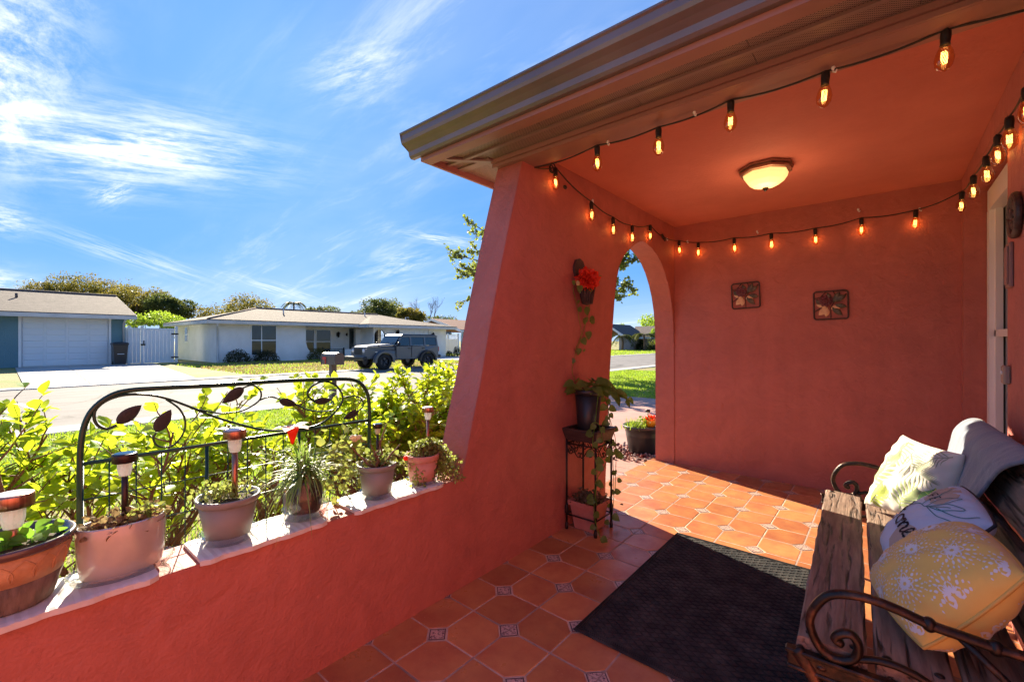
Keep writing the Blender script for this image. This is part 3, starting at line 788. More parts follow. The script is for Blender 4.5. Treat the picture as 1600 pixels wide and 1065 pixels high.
q = MB(); q.box(FX + .072, FX + .11, fy[1] - .08, fy[1] + .14, 1.0, 1.09); q.box(FX + .04, FX + .1, fy[1] + .05, fy[1] + .09, 1.0, 1.3); q.build('latch', M['dark_iron'], fn)

# --- white ranch house
X2 = -32.6; XR2 = -34.3; XG = -31.3
ya, yb_, yc2, yd = P(338, 540, 0, X2).y, P(478, 540, 0, X2).y, P(573, 540, 0, X2).y, P(697, 540, 0, XG).y
E2 = P(338, 499, 0, X2 + .6).z
h2 = thing('white_ranch_house', 'long white stucco ranch house with brown shingle hip roof', 'house', (X2, ya, G))
wt = E2 - .12
b = MB(); b.box(X2 - .25, X2, ya, yb_, G, wt); b.box(X2 - 9.5, X2 - .251, ya, ya + .25, G, wt); b.box(X2 - 9.5, X2 - 9.3, ya + .251, yd, G, wt)
b.box(XR2 - .2, XR2, yb_ - .3, yc2 + .3, G, wt)
b.box(X2 - 2.0, X2 - .251, yb_ - .2, yb_ - .001, G, wt)
b.box(XG - 3.2, XG, yc2 - .2, yc2, G, wt)
b.box(XG - 9, XG, yd - .2, yd, G, wt)
fl_ = .55
b.prism([(yb_ + .001, G), (yb_ + .001, 1.2), (yb_ + .12, .75), (yb_ + .34, .45), (yb_ + .62, .3), (yb_ + .62, G)], 0, X2 - .25, X2)
b.prism([(yc2 - .201, G), (yc2 - .201, 1.2), (yc2 - .34, .75), (yc2 - .55, .45), (yc2 - .85, .3), (yc2 - .85, G)], 0, XG - .25, XG)
# front wall of the garage wing with arched opening and door opening
a0, a1 = P(585, 540, 0, XG).y, P(602, 540, 0, XG).y; g0, g1 = P(624, 540, 0, XG).y, P(670, 540, 0, XG).y
az = P(593, 515, 0, XG).z; am = (a0 + a1) / 2; ar = (a1 - a0) / 2; gz = P(650, 515, 0, XG).z
arc = [(am + ar * math.cos(t), az - ar + ar * math.sin(t)) for t in np.linspace(math.pi, 0, 13)]
b.prism([(yc2 + .001, G), (yc2 + .001, wt), (g0, wt), (g0, G), (a1, G)] + arc[::-1] + [(a0, G)], 0, XG - .2, XG)
b.box(XG - .2, XG, g0 + .001, g1 - .001, gz, wt); b.box(XG - .2, XG, g1, yd - .201, G, wt)
b.build('wall', M['white_wall'], h2)
q = MB(); q.box(XG - .16, XG - .10, g0, g1, G, gz); gd2 = q.build('garage_door', M['garage'], h2)
pm = None
for r_ in range(4):
    for c_ in range(6):
        hh = (gz - G) / 4; ww = (g1 - g0) / 6
        if pm is None:
            q = MB(); q.box(XG - .1, XG - .08, g0 + .06, g0 + ww - .06, G + .08, G + hh - .05); pm = q.build('panel', M['garage'], gd2)
        else: dup(pm, gd2, (0, c_ * ww, r_ * hh))
q = MB(); q.box(XG - 2.0, XG - 1.9, a0 - .5, a1 + .5, G, az); q.build('entry_wall', M['white_wall'], h2)
q = MB()
for k in range(7):
    y_ = a0 + (a1 - a0) * (k + .5) / 7; q.box(XG - .1, XG - .08, y_ - .014, y_ + .014, G, az - .05 if 1 < k < 5 else az - .3)
for z_ in (G + .2, .9, 1.7): q.box(XG - .106, XG - .074, a0, a1, z_, z_ + .03)
q.build('iron_grille', M['dark_iron'], h2)
# windows
u0, u1 = P(393, 540, 0, X2).y, P(431, 540, 0, X2).y
zt, zm = P(412, 509, 0, X2).z, P(412, 532, 0, X2).z
window(h2, X2, u0, u1, G + .45, zt, rails=(zm,), mull=((u0 * .6 + u1 * .4),), label='tall white sash window of the left wing')
u = [P(p, 540, 0, XR2).y for p in (473, 490, 494, 516)]
zt = P(500, 516, 0, XR2).z; zm = P(500, 534, 0, XR2).z
window(h2, XR2, u[0], u[1], .35, zt, rails=(zm,)); window(h2, XR2, u[2], u[3], .35, zt, rails=(zm,))
dy0, dy1 = P(545, 540, 0, XR2).y, P(561, 540, 0, XR2).y; dz = P(552, 514, 0, XR2).z
q = MB(); q.box(XR2, XR2 + .05, dy0, dy1, G + .02, dz); dd = q.build('door', M['dark_door'], h2)
q = MB(); q.box(XR2 + .051, XR2 + .06, dy0 + .2, dy1 - .2, 1.1, dz - .2); q.build('pane', M['pane_dark'], dd)
q = MB(); q.ell((XR2 + .09, dy0 + .1, .95), (.04, .04, .04), 8, 6); q.build('handle', M['gutter'], dd)
q = MB()
for (a_, c_, e_, g_) in ((dy0 - .09, dy0, G, dz + .09), (dy1, dy1 + .09, G, dz + .09), (dy0, dy1, dz, dz + .09)): q.box(XR2, XR2 + .07, a_, c_, e_, g_)
q.build('door_frame', M['white_paint'], h2)
for pxl, xx, pz in ((527, XR2, 523), (541, XR2, 523), (620, XG, 520), (675, XG, 524)):
    c = P(pxl, pz, 0, xx); big = pxl != 541
    q = MB(); k = 1 if big else .55
    q.box(xx, xx + .06, c.y - .07 * k, c.y + .07 * k, c.z - .14 * k, c.z + .14 * k)
    q.lathe([(0, -.26 * k), (.06 * k, -.22 * k), (.11 * k, .1 * k), (.14 * k, .12 * k), (0, .26 * k)], 6, (xx + .2 * k, c.y, c.z)); q.build('wall_lamp', M['dark_iron'], h2)
# porch railing and low wall
q = MB(); r0, r1 = P(514, 560, 0, X2).y, P(537, 560, 0, X2).y
q.box(X2 - .02, X2 + .02, r0, r1, .62, .66); q.box(X2 - .02, X2 + .02, r0, r1, .02, .05)
for k in range(12): y_ = lerp(r0, r1, k / 11); q.box(X2 - .012, X2 + .012, y_ - .012, y_ + .012, .05, .62)
q.box(X2 - .04, X2 + .04, r1 - .04, r1 + .04, G, .75)
q.build('railing', M['dark_iron'], h2)
q = MB(); q.box(X2 - .1, X2 + .1, r1 + .05, r1 + .65, G, .62); q.build('low_wall', M['white_wall'], h2)
# roofs
rz2 = P(400, 482, 0, X2 - 4.6).z; ov = .65
b = MB(); hip(b, X2 - 9.9, X2 + ov, ya - ov, yd + .4, E2, rz2, P(400, 482, 0, X2 - 4.6).y, yd - 3.5)
hip(b, XG - 9, XG + .7, yc2 - 1.1, yd + .72, E2 - .03, P(600, 495, 0, XG - 3.9).z, yc2 + 2.2, yd - 3.6)
b.build('roof', M['shingle'], h2)
for dx_, dy_, hh_ in ((-2.6, 5.2, .42), (-3.2, 12.5, .35), (-1.9, 16.0, .3)):
    zz_ = lerp(E2, rz2, (-dx_ + ov) / 5.3); q = MB(); q.tube([(X2 + dx_, ya + dy_, zz_ - .2), (X2 + dx_, ya + dy_, zz_ + hh_)], .05, 8); q.build('vent_pipe', M['fascia_w'], h2)
q = MB(); q.tube([(X2 - 4.6, P(400, 482, 0, X2 - 4.6).y, rz2 + .02), (X2 - 4.6, yd - 3.5, rz2 + .02)], .07, 6)
for sy_ in (ya - ov,): q.tube([(X2 + ov, sy_, E2 + .01), (X2 - 4.6, P(400, 482, 0, X2 - 4.6).y, rz2 + .02)], .06, 6)
q.build('ridge_cap', M['shingle_dark'], h2)
b = MB(); zf0, zf1 = E2 - .27, E2 - .06
b.box(X2 + ov + .002, X2 + ov + .06, ya - ov, yc2 - 1.1, zf0, zf1); b.box(X2 - 9.9, X2 + ov, ya - ov - .05, ya - ov - .002, zf0, zf1)
b.box(XG + .702, XG + .76, yc2 - 1.1, yd + .72, zf0 - .03, zf1 - .03); b.box(X2 + ov + .062, XG + .7, yc2 - 1.15, yc2 - 1.102, zf0 - .03, zf1 - .03); b.box(XG - 9, XG + .7, yd + .722, yd + .77, zf0 - .03, zf1 - .03)
b.box(X2 + .001, X2 + ov, ya - ov, yc2 - 1.1, zf0 + .02, zf0 + .04); b.box(XR2 + .001, X2, yb_, yc2 - 1.1, zf0 + .02, zf0 + .04); b.box(XG + .001, XG + .7, yc2 - 1.1, yd + .7, zf0, zf0 + .02); b.box(X2 - 9.5, X2, ya - ov, ya - .001, zf0 + .02, zf0 + .04)
b.build('fascia', M['fascia_w'], h2)
b = MB(); b.tube([(X2 + ov, ya - .1, zf0), (X2 + ov - .1, ya - .12, zf0 - .18), (X2 + .06, ya + .05, zf0 - .4), (X2 + .06, ya + .05, G + .25), (X2 + .3, ya + .05, G + .08)], .055, 6)
b.build('downspout', M['fascia_w'], h2)
# small window of the side wall
c = P(292, 530, 1, ya)
f = MB(); f.box(c.x - .35, c.x + .35, ya - .05, ya, 1.15, 2.3); f = f.build('window', M['white_vinyl'], h2); tag(f, 'narrow shuttered window on the left side wall')
s = MB(); s.box(c.x - .28, c.x + .28, ya - .062, ya - .051, 1.22, 1.7); s.box(c.x - .28, c.x + .28, ya - .062, ya - .051, 1.76, 2.23); s.build('pane', M['pane_dark'], f)

# --- aqua gable house at the right
Y3 = 33.0
cA, cR, cL = P(674, 498, 1, Y3), P(719, 515, 1, Y3), P(640, 511, 1, Y3)
h3 = thing('gable_house', 'pale aqua gable house with red brown roof behind the jeep', 'house', (cR.x, Y3, G))
xm = cA.x; hw = cR.x - xm
b = MB(); b.prism([(xm - hw + .3, G), (xm + hw - .4, G), (xm + hw - .4, cR.z - .15), (xm, cA.z - .25), (xm - hw + .3, cR.z - .15)], 2, 0, 1) if False else None
q = MB(); pts = [(G, xm - hw + .3), (G, xm + hw - .4), (cR.z - .1, xm + hw - .4), (cA.z - .2, xm), (cR.z - .1, xm - hw + .3)]
q.prism(pts, 1, Y3 + .5, Y3 + .7); q.build('wall', M['aqua_wall'], h3); q = MB(); q.box(xm + hw - .6, xm + hw - .4, Y3 + .701, Y3 + 16, G, cR.z - .1); q.build('side_wall', M['aqua_wall'], h3)
q = MB(); slab(q, [(xm + hw, Y3, cR.z), (xm + hw, Y3 + 16, cR.z), (xm, Y3 + 16, cA.z), (xm, Y3, cA.z)], .1); slab(q, [(xm - hw, Y3 + 16, cR.z), (xm - hw, Y3, cR.z), (xm, Y3, cA.z), (xm, Y3 + 16, cA.z)], .1)
q.build('roof', M['shingle_red'], h3)
q = MB()
for s_ in (-1, 1): slab(q, [(xm + s_ * hw, Y3 - .03, cR.z + .02), (xm, Y3 - .03, cA.z + .02), (xm, Y3 - .005, cA.z + .02), (xm + s_ * hw, Y3 - .005, cR.z + .02)], .28)
q.box(xm + hw + .002, xm + hw + .08, Y3, Y3 + 16, cR.z - .25, cR.z - .05); q.build('fascia', M['white_paint'], h3)
q = MB(); q.box(xm - .1, xm + .35, Y3 + .46, Y3 + .5, cA.z - .95, cA.z - .6); q.build('gable_vent', M['dark_door'], h3)
q = MB(); c = P(700, 519, 1, Y3 + .5); q.box(c.x - .9, c.x + .5, Y3 + .44, Y3 + .5, c.z - .3, c.z + .05); q.build('window', M['pane_dark'], h3)
q = MB(); q.tube([(xm + hw + .05, Y3 + .2, cR.z - .25), (xm + hw - .3, Y3 + .45, cR.z - .7), (xm + hw - .3, Y3 + .45, G)], .08, 6); q.build('downspout', M['white_paint'], h3)
# white fence in front of it
f3 = thing('backyard_fence', 'white vinyl fence with lattice top behind the jeep', 'fence', (xm + 1, Y3 - 1.4, G))
yy3 = Y3 - 1.4; x0_, x1_ = P(690, 540, 1, yy3).x - .6, P(716, 540, 1, yy3).x
zt3 = P(700, 523, 1, yy3).z; n = 14; fb = None
for k in range(n):
    bw = (x1_ - x0_) / n
    if fb is None:
        q = MB(); q.box(x0_ + .01, x0_ + bw - .01, yy3 - .02, yy3 + .02, G + .05, zt3 - .55); fb = q.build('board', M['white_vinyl'], f3)
    else: dup(fb, f3, (k * bw, 0, 0))
q = MB(); q.box(x0_, x1_, yy3 - .04, yy3 + .04, zt3 - .55, zt3 - .48); q.box(x0_, x1_, yy3 - .04, yy3 + .04, zt3 - .06, zt3)
for k in range(30): xk = lerp(x0_, x1_, k / 29); q.box(xk - .02, xk + .02, yy3 - .015, yy3 + .015, zt3 - .48, zt3 - .06)
q.build('lattice', M['white_vinyl'], f3)
for k in range(3):
    xk = lerp(x0_, x1_, k / 2); q = MB(); q.box(xk - .08, xk + .08, yy3 - .08, yy3 + .08, G, zt3 + .1); q.build('post', M['white_vinyl'], f3)

# --- house seen through the arch
Y4 = 60.0
cA, cR = P(948, 506, 1, Y4), P(975, 524, 1, Y4)
h4 = thing('arch_view_house', 'low pinkish house with grey roof framed by the pointed arch', 'house', (cR.x, Y4, G))
xm = cA.x; hw = cR.x - xm
q = MB(); q.prism([(G, xm - hw), (G, xm + hw - .9), (cR.z - .1, xm + hw - .9), (cA.z - .25, xm), (cR.z - .1, xm - hw)], 1, Y4 + .5, Y4 + .8)
q.build('wall', M['pink_wall'], h4); q = MB(); q.box(xm + hw - 1.2, xm + hw - .9, Y4 + .801, Y4 + 6, G, cR.z - .1); q.build('side_wall', M['pink_wall'], h4); q = MB(); q.box(xm + hw - 1.2, xm + hw + 12, Y4 + 6.001, Y4 + 6.3, G, cR.z - .3); q.build('wing_wall', M['pink_wall'], h4)
q = MB(); slab(q, [(xm + hw, Y4, cR.z), (xm + hw, Y4 + 8, cR.z), (xm, Y4 + 8, cA.z), (xm, Y4, cA.z)], .12); slab(q, [(xm - hw, Y4 + 8, cR.z), (xm - hw, Y4, cR.z), (xm, Y4, cA.z), (xm, Y4 + 8, cA.z)], .12)
slab(q, [(xm + hw - 1, Y4 + 5, cR.z - .2), (xm + hw + 13, Y4 + 5, cR.z - .2), (xm + hw + 13, Y4 + 10, cR.z + 1.6), (xm, Y4 + 10, cR.z + 1.6)], .12)
q.build('roof', M['shingle'], h4)
q = MB()
for s_ in (-1, 1): slab(q, [(xm + s_ * hw, Y4 - .04, cR.z + .02), (xm, Y4 - .04, cA.z + .02), (xm, Y4 - .005, cA.z + .02), (xm + s_ * hw, Y4 - .005, cR.z + .02)], .35)
q.box(xm + hw + .1, xm + hw + 13, Y4 + 4.92, Y4 + 4.99, cR.z - .5, cR.z - .25); q.build('fascia', M['white_paint'], h4)
q = MB(); q.box(xm + hw + 2, xm + hw + 4, Y4 + 5.95, Y4 + 6.0, .8, 2.0); q.build('window', M['pane_dark'], h4)
# red inflatable-like yard ornament: a low rounded mound with a pale blossom
c = P(989, 546, 2, G); c = Vector(c) * .98; c.z = G
yo = thing('yard_ornament', 'small red and orange rounded ornament on the lawn beyond the arch', 'garden ornament', c)
q = MB(); q.lathe([(.9, 0), (.95, .3), (.75, .8), (.4, 1.15), (0, 1.25)], 14, c, sy=.6); q.build('body', mat('red_cloth', (.7, .06, .03), .6), yo)
q = MB(); q.lathe([(.3, .95), (.35, 1.2), (.2, 1.45), (0, 1.5)], 10, c + Vector((.3, -.2, 0))); q.build('top', mat('orange_cloth', (.8, .35, .05), .6), yo)

# ------------------------------------------------------------------ mailbox at the near kerb
mx_ = XN + .35; c = P(520, 560, 0, mx_)
mbx = thing('mailbox', 'brown mailbox on a post at the near kerb in front of the jeep', 'mailbox', (c.x, c.y, G))
M['brown_paint'] = mat('brown_mailbox_paint', (.085, .06, .055), .45, col2=(.11, .08, .07), vs=4)
# box runs toward the street (X axis), door faces the street
L_, Wd, zb = .56, .21, c.z - .13
pr = [(c.y - Wd / 2, zb), (c.y + Wd / 2, zb), (c.y + Wd / 2, zb + .17)] + [(c.y + Wd / 2 * math.cos(t), zb + .17 + .085 * math.sin(t)) for t in np.linspace(.3, math.pi - .3, 7)] + [(c.y - Wd / 2, zb + .17)]
q = MB(); q.prism(pr, 0, c.x - L_ / 2, c.x + L_ / 2); q.build('box', M['brown_paint'], mbx)
q = MB(); q.prism([(c.y + (p[0] - c.y) * 1.06, zb + (p[1] - zb) * 1.04 - .004) for p in pr], 0, c.x - L_ / 2 - .03, c.x - L_ / 2 - .001); q.build('door', M['brown_paint'], mbx)
q = MB(); q.box(c.x - L_ / 2 + .06, c.x - L_ / 2 + .20, c.y - Wd / 2 - .012, c.y - Wd / 2 - .002, zb + .1, zb + .16); q.box(c.x - L_ / 2 + .16, c.x - L_ / 2 + .19, c.y - Wd / 2 - .012, c.y - Wd / 2 - .002, zb + .02, zb + .1)
q.build('flag', mat('red_flag', (.6, .03, .03), .5), mbx)
q = MB(); q.box(c.x - .06, c.x + .06, c.y - .055, c.y + .055, G - .1, zb - .001); q.build('post', M['brown_paint'], mbx)

# ------------------------------------------------------------------ jeep
M['car_paint'] = mat('grey_car_paint', (.11, .125, .15), .38, metal=.35, coat=.4)
M['car_black'] = mat('black_trim', (.018, .019, .021), .45)
M['tyre'] = mat('tyre_rubber', (.018, .018, .018), .85, bump=.3, bs=80)
M['rim'] = mat('alloy_rim', (.10, .10, .11), .35, metal=.8)
M['car_glass'] = mat('car_glass', (.02, .03, .035), .05, spec=1.0)
jy0 = P(556, 570, 0, -19.0).y
jeep = thing('parked_jeep', 'dark grey four door off road car parked at the far kerb, facing left', 'car', (-19.15, jy0 + 2.35, G + .01), R(-90))
jeep.scale = (1.06, 1, .975)
def jb(name, m, fn_, par=None):
    q = MB(); fn_(q); return q.build(name, m, par or jeep, world=False)
# local: +x forward (street direction -Y), y left/right, z up; half width .92
def body(q):
    sec = [(-2.02, .55), (-2.02, 1.16), (-.1, 1.18), (.55, 1.18), (.62, 1.20), (1.92, 1.12), (1.98, 1.0), (1.98, .55), (1.55, .55), (1.45, .78), (1.2, .92), (.95, .78), (.85, .5), (-.95, .5), (-1.02, .78), (-1.25, .92), (-1.5, .78), (-1.6, .55)]
    q.prism([(p[1], p[0]) for p in sec], 1, -.72, .72) if False else None
    pts = [(p[0], p[1]) for p in sec]
    n = len(pts); tri = tessellate_polygon([[Vector((a, b2, 0)) for a, b2 in pts]])
    for w_, taper in ((.78, 0),):
        vs = [(a, -w_ if a < .6 else -w_ + .12 * (a - .6), z) for a, z in pts] + [(a, w_ if a < .6 else w_ - .12 * (a - .6), z) for a, z in pts]
        q.add(vs, [tuple(t) for t in tri] + [tuple(n + i for i in reversed(t)) for t in tri] + [(i, (i + 1) % n, n + (i + 1) % n, n + i) for i in range(n)], False)
jb('body', M['car_paint'], body)
jb('hood', M['car_paint'], lambda q: q.add([(.66, -.66, 1.21), (.66, .66, 1.21), (1.9, .56, 1.13), (1.9, -.56, 1.13), (.7, -.55, 1.27), (.7, .55, 1.27), (1.84, .47, 1.18), (1.84, -.47, 1.18)], [(4, 5, 6, 7), (0, 1, 5, 4), (1, 2, 6, 5), (2, 3, 7, 6), (3, 0, 4, 7)]))
def cabin(q):  # pillars and window frames
    for s_ in (-1, 1):
        y0, y1 = sorted((s_ * .72, s_ * .77))
        for x0, x1, lean in ((-2.0, -1.93, .05), (-1.22, -1.12, 0), (-.38, -.28, 0), (.42, .5, -.28)):
            q.add([(x0, y0, 1.17), (x1, y0, 1.17), (x1, y1, 1.17), (x0, y1, 1.17), (x0 + lean, y0 * .93, 1.66), (x1 + lean, y0 * .93, 1.66), (x1 + lean, y1 * .93, 1.66), (x0 + lean, y1 * .93, 1.66)],
                  [(0, 1, 5, 4), (1, 2, 6, 5), (2, 3, 7, 6), (3, 0, 4, 7), (4, 5, 6, 7)])
        q.box(-1.97, .2, min(s_ * .66, s_ * .72), max(s_ * .66, s_ * .72), 1.62, 1.70)
    q.box(.13, .22, -.66, .66, 1.62, 1.70)
jb('window_frame', M['car_paint'], cabin)
jb('roof', M['car_black'], lambda q: q.add([(-2.02, -.72, 1.66), (.2, -.7, 1.68), (.2, .7, 1.68), (-2.02, .72, 1.66), (-1.9, -.62, 1.77), (.05, -.6, 1.77), (.05, .6, 1.77), (-1.9, .62, 1.77)], [(0, 1, 5, 4), (1, 2, 6, 5), (2, 3, 7, 6), (3, 0, 4, 7), (4, 5, 6, 7), (0, 3, 2, 1)]))
for s_ in (-1, 1):
    for x0, x1 in ((-1.9, -1.22), (-1.12, -.38), (-.28, .40)):
        top = x1 if x1 < .3 else .18
        jb('side_window', M['car_glass'], lambda q: q.add([(x0, s_ * .745, 1.19), (x1, s_ * .745, 1.19), (top, s_ * .69, 1.63), (x0, s_ * .69, 1.63)], [(0, 1, 2, 3)]))
    for x0, x1 in ((-1.17, -.36), (-.34, .52)):
        d_ = jb('door', M['car_paint'], lambda q: q.cbox(x0 + .012, x1 - .012, min(s_ * .779, s_ * .80), max(s_ * .779, s_ * .80), .56, 1.15, .006))
        jb('handle', M['car_black'], lambda q: q.box(x0 + .06, x0 + .2, min(s_ * .80, s_ * .83), max(s_ * .80, s_ * .83), 1.02, 1.06), d_)
    m_ = jb('mirror', M['car_black'], lambda q: (q.ell((.48, s_ * .95, 1.28), (.06, .1, .09), 8, 6), q.tube([(.45, s_ * .78, 1.18), (.47, s_ * .92, 1.24)], .025, 6)))
    for xc in (1.2, -1.27):
        arch_ = [(xc + .52 * math.cos(t), .42 + .52 * math.sin(t)) for t in np.linspace(-.1, math.pi + .1, 14)]
        inn = [(xc + .42 * math.cos(t), .42 + .43 * math.sin(t)) for t in np.linspace(math.pi + .1, -.1, 14)]
        def fl2(q):
            pts = arch_ + inn; n = len(pts); tri = tessellate_polygon([[Vector((a, c_, 0)) for a, c_ in pts]])
            ya_, yb2 = s_ * .74, s_ * .95
            vs = [(a, ya_, z) for a, z in pts] + [(a, yb2, z - .02) for a, z in pts]
            q.add(vs, [tuple(t) for t in tri] + [tuple(n + i for i in reversed(t)) for t in tri] + [(i, (i + 1) % n, n + (i + 1) % n, n + i) for i in range(n)], False)
        jb('fender', M['car_black'] if xc < 0 else M['car_paint'], fl2)
        def tyre(q):
            pr_ = [(.22, -.11), (.36, -.12), (.39, -.08), (.395, 0), (.39, .08), (.36, .12), (.22, .11)]
            n = 24; vs = []; fs = []
            for r_, o_ in pr_:
                for j in range(n): a = 2 * math.pi * j / n; vs.append((xc + r_ * math.cos(a), s_ * .8 + o_, .39 + r_ * math.sin(a)))
            for i in range(6):
                for j in range(n): j2 = (j + 1) % n; fs.append((i * n + j, i * n + j2, (i + 1) * n + j2, (i + 1) * n + j))
            q.add(vs, fs, True)
        wh = jb('wheel', M['tyre'], tyre)
        def rim(q):
            n = 20; o_ = s_ * .8 + s_ * .07
            q.add([(xc + .225 * math.cos(2 * math.pi * j / n), o_ - s_ * .04, .39 + .225 * math.sin(2 * math.pi * j / n)) for j in range(n)], [tuple(range(n))], False)
            for k in range(5):
                a = k * 2 * math.pi / 5; q.tube([(xc + .03 * math.cos(a), o_, .39 + .03 * math.sin(a)), (xc + .2 * math.cos(a), o_, .39 + .2 * math.sin(a))], .03, 6)
        jb('rim', M['rim'], rim, wh)
jb('windshield', M['car_glass'], lambda q: q.add([(.56, -.68, 1.22), (.56, .68, 1.22), (.24, .62, 1.64), (.24, -.62, 1.64)], [(0, 1, 2, 3)]))
jb('grille', M['car_paint'], lambda q: q.box(1.981, 2.02, -.62, .62, .68, 1.1))
for k in range(7): jb('grille_slot', M['car_black'], lambda q: q.box(2.02, 2.03, -.31 + k * .1 - .032 + .01, -.31 + k * .1 + .032 + .01, .74, 1.05))
for s_ in (-1, 1):
    hl = jb('headlight', mat('headlight_lens', (.6, .62, .65), .1, spec=1) if s_ < 0 else bpy.data.materials['headlight_lens'], lambda q: q.ell((2.02, s_ * .47, .93), (.04, .1, .1), 14, 8))
    jb('taillight', mat('tail_lens', (.4, .02, .02), .2) if s_ < 0 else bpy.data.materials['tail_lens'], lambda q: q.box(-2.07, -2.021, s_ * .7 - .07, s_ * .7 + .07, .85, 1.1))
    jb('turn_signal', bpy.data.materials['headlight_lens'], lambda q: q.box(1.62, 1.72, s_ * .951 - .003, s_ * .951 + .003, .86, .90))
jb('bumper', M['car_black'], lambda q: (q.cbox(2.03, 2.25, -.85, .85, .48, .68, .04), q.cbox(-2.2, -2.03, -.8, .8, .5, .68, .04)))
jb('spare_wheel', M['tyre'], lambda q: q.tube([(-2.28, 0, .95), (-2.05, 0, .95)], .38, 20))
jb('side_step', M['car_black'], lambda q: q.tube([(-.8, -.85, .42), (.8, -.85, .42)], .04, 8))
jb('hood_latch', M['car_black'], lambda q: (q.box(1.3, 1.36, -.6, -.56, 1.16, 1.22), q.box(1.3, 1.36, .56, .6, 1.16, 1.22)))
jb('wiper', M['car_black'], lambda q: (q.tube([(.6, -.3, 1.24), (.5, .1, 1.36)], .012, 5), q.tube([(.6, .25, 1.24), (.5, .6, 1.36)], .012, 5)))

# ------------------------------------------------------------------ ceiling lamp
M['lamp_metal'] = mat('brushed_lamp_metal', (.42, .27, .20), .35, metal=.7, col2=(.3, .18, .13), vs=20)
M['lamp_glass'] = mat('lit_frosted_shade', (.9, .6, .35), .4, emis=(1.0, .52, .17), estr=.36)
lc = P(1196, 262, 2, ZC); lc.z = ZC
cl = thing('ceiling_lamp', 'octagonal flush ceiling lamp with glowing glass bowl on the porch ceiling', 'lamp', lc)
b = MB(); b.lathe([(.155, -.001), (.168, -.004), (.168, -.016), (.150, -.018), (.150, -.026), (.160, -.028), (.160, -.040), (.135, -.046)], 8, lc, sm=False, rot=R(22.5)); b.build('rim', M['lamp_metal'], cl)
b = MB(); b.lathe([(.138, -.047), (.132, -.07), (.112, -.10), (.078, -.125), (.035, -.138), (.012, -.14)], 8, lc, sm=False, rot=R(22.5)); b.build('glass_bowl', M['lamp_glass'], cl)
b = MB(); b.lathe([(.018, -.141), (.020, -.146), (.010, -.152), (.012, -.158), (0, -.165)], 10, lc); b.build('finial', M['dark_iron'], cl)
def plight(name, loc, watts, rad, par, col=(1, .60, .30)):
    d = bpy.data.lights.new(name, 'POINT'); d.energy = watts; d.shadow_soft_size = rad; d.color = col
    o = bpy.data.objects.new(name, d); COL.objects.link(o); o.parent = par
    o.location = wmat(par).inverted() @ Vector(loc); return o
plight('lamp_light', lc + Vector((0, 0, -.26)), LAMP_W, .10, cl)

# ------------------------------------------------------------------ string lights
M['cable'] = mat('black_cable', (.014, .012, .011), .5)
M['bulb_glass'] = glassy('amber_bulb_glass', (1.0, .78, .50), .10)
M['filament'] = mat('glowing_filament', (1, .6, .2), .5, emis=(1.0, .55, .18), estr=1.5)
sl_ = thing('string_lights', 'black cable of lit amber filament bulbs looped round the porch ceiling', 'string lights', (XW + .03, 2.23, 2.33))
YF, XB, YW, XS = 2.15, XW + .035, YB - .035, XR - .03
def bulb_meshes():
    s = MB(); s.lathe([(.0, .012), (.008, .011), (.0145, .004), (.0155, -.012), (.0135, -.036), (.015, -.042)], 12)
    s.tube([(-.012, 0, .006), (0, 0, .012), (.012, 0, .006)], .005, 6); s = s.mesh('socket', M['cable'])
    g = MB(); g.lathe([(.0135, -.040), (.0165, -.050), (.024, -.070), (.0275, -.090), (.024, -.112), (.014, -.126), (.004, -.132), (.0, -.134)], 16); g = g.mesh('light_bulb', M['bulb_glass'])
    f = MB(); pts = []
    for k in range(29):
        a = k * 2.2; zz = -.064 - .040 * (0.5 - 0.5 * math.cos(k * math.pi / 3.5)); rr = .0085
        pts.append((rr * math.cos(a * .36), rr * math.sin(a * .36), zz))
    f.tube(pts, .0010, 5); f = f.mesh('filament', M['filament'])
    return s, g, f
bs_, bg_, bf_ = bulb_meshes()
def bulb(p, light=True):
    p = Vector(p); B = link('light_bulb', bg_, sl_); B.location = wmat(sl_).inverted() @ p
    link('socket', bs_, B); link('filament', bf_, B)
    B.rotation_euler = (random.uniform(-.06, .06), random.uniform(-.06, .06), random.uniform(0, 6))
    if light: plight('bulb_light', p + Vector((0, 0, -.09)), BULB_W, .012, B, (1, .48, .16))
front = [P(a, b_, 1, YF) for a, b_ in ((1478, 52), (1290, 117), (1142, 161), (1029, 203), (933, 231))]
corner = [P(868, 265, 0, XB)]
left = [P(a, b_, 0, XB) for a, b_ in ((924, 318), (958, 342), (988, 355), (1016, 354))]
back = [P(a, b_, 1, YW) for a, b_ in ((1061, 378), (1091, 381), (1147, 374), (1205, 367), (1274, 359), (1346, 343), (1431, 331))]
side = [P(a, b_, 0, XS) for a, b_ in ((1503, 302), (1521, 277), (1541, 248), (1559, 215), (1577, 187), (1604, 140))]
for g_ in (front, corner, left, back, side):
    for p in g_: bulb(p)
def run(anchors, dz=.0):
    """cable through anchors with a little slack between them"""
    out = []
    for a, c in zip(anchors[:-1], anchors[1:]):
        L0 = (c - a).length
        for k in range(8):
            t = k / 8; q = a.lerp(c, t); q.z -= .05 * L0 * math.sin(math.pi * t) * .8; out.append(q)
    out.append(anchors[-1]); return out
up = Vector((0, 0, .012))
c0 = Vector((1.0, YF, 2.34))
allp = [c0] + front + [Vector((XB + .0, YF + .0, P(900, 245, 1, YF).z))] + corner + left + [P(1034, 371, 0, XB)] + back + side
b = MB(); b.tube([q + up for q in run(allp)], .0042, 6)
for a, r_ in ((corner[0] + Vector((0, -.03, .0)), .03), (corner[0] + Vector((0, -.045, -.012)), .024)):
    b.tube([a + Vector((0, r_ * math.cos(t), r_ * math.sin(t))) for t in np.linspace(0, 6.28, 16)], .004, 6)
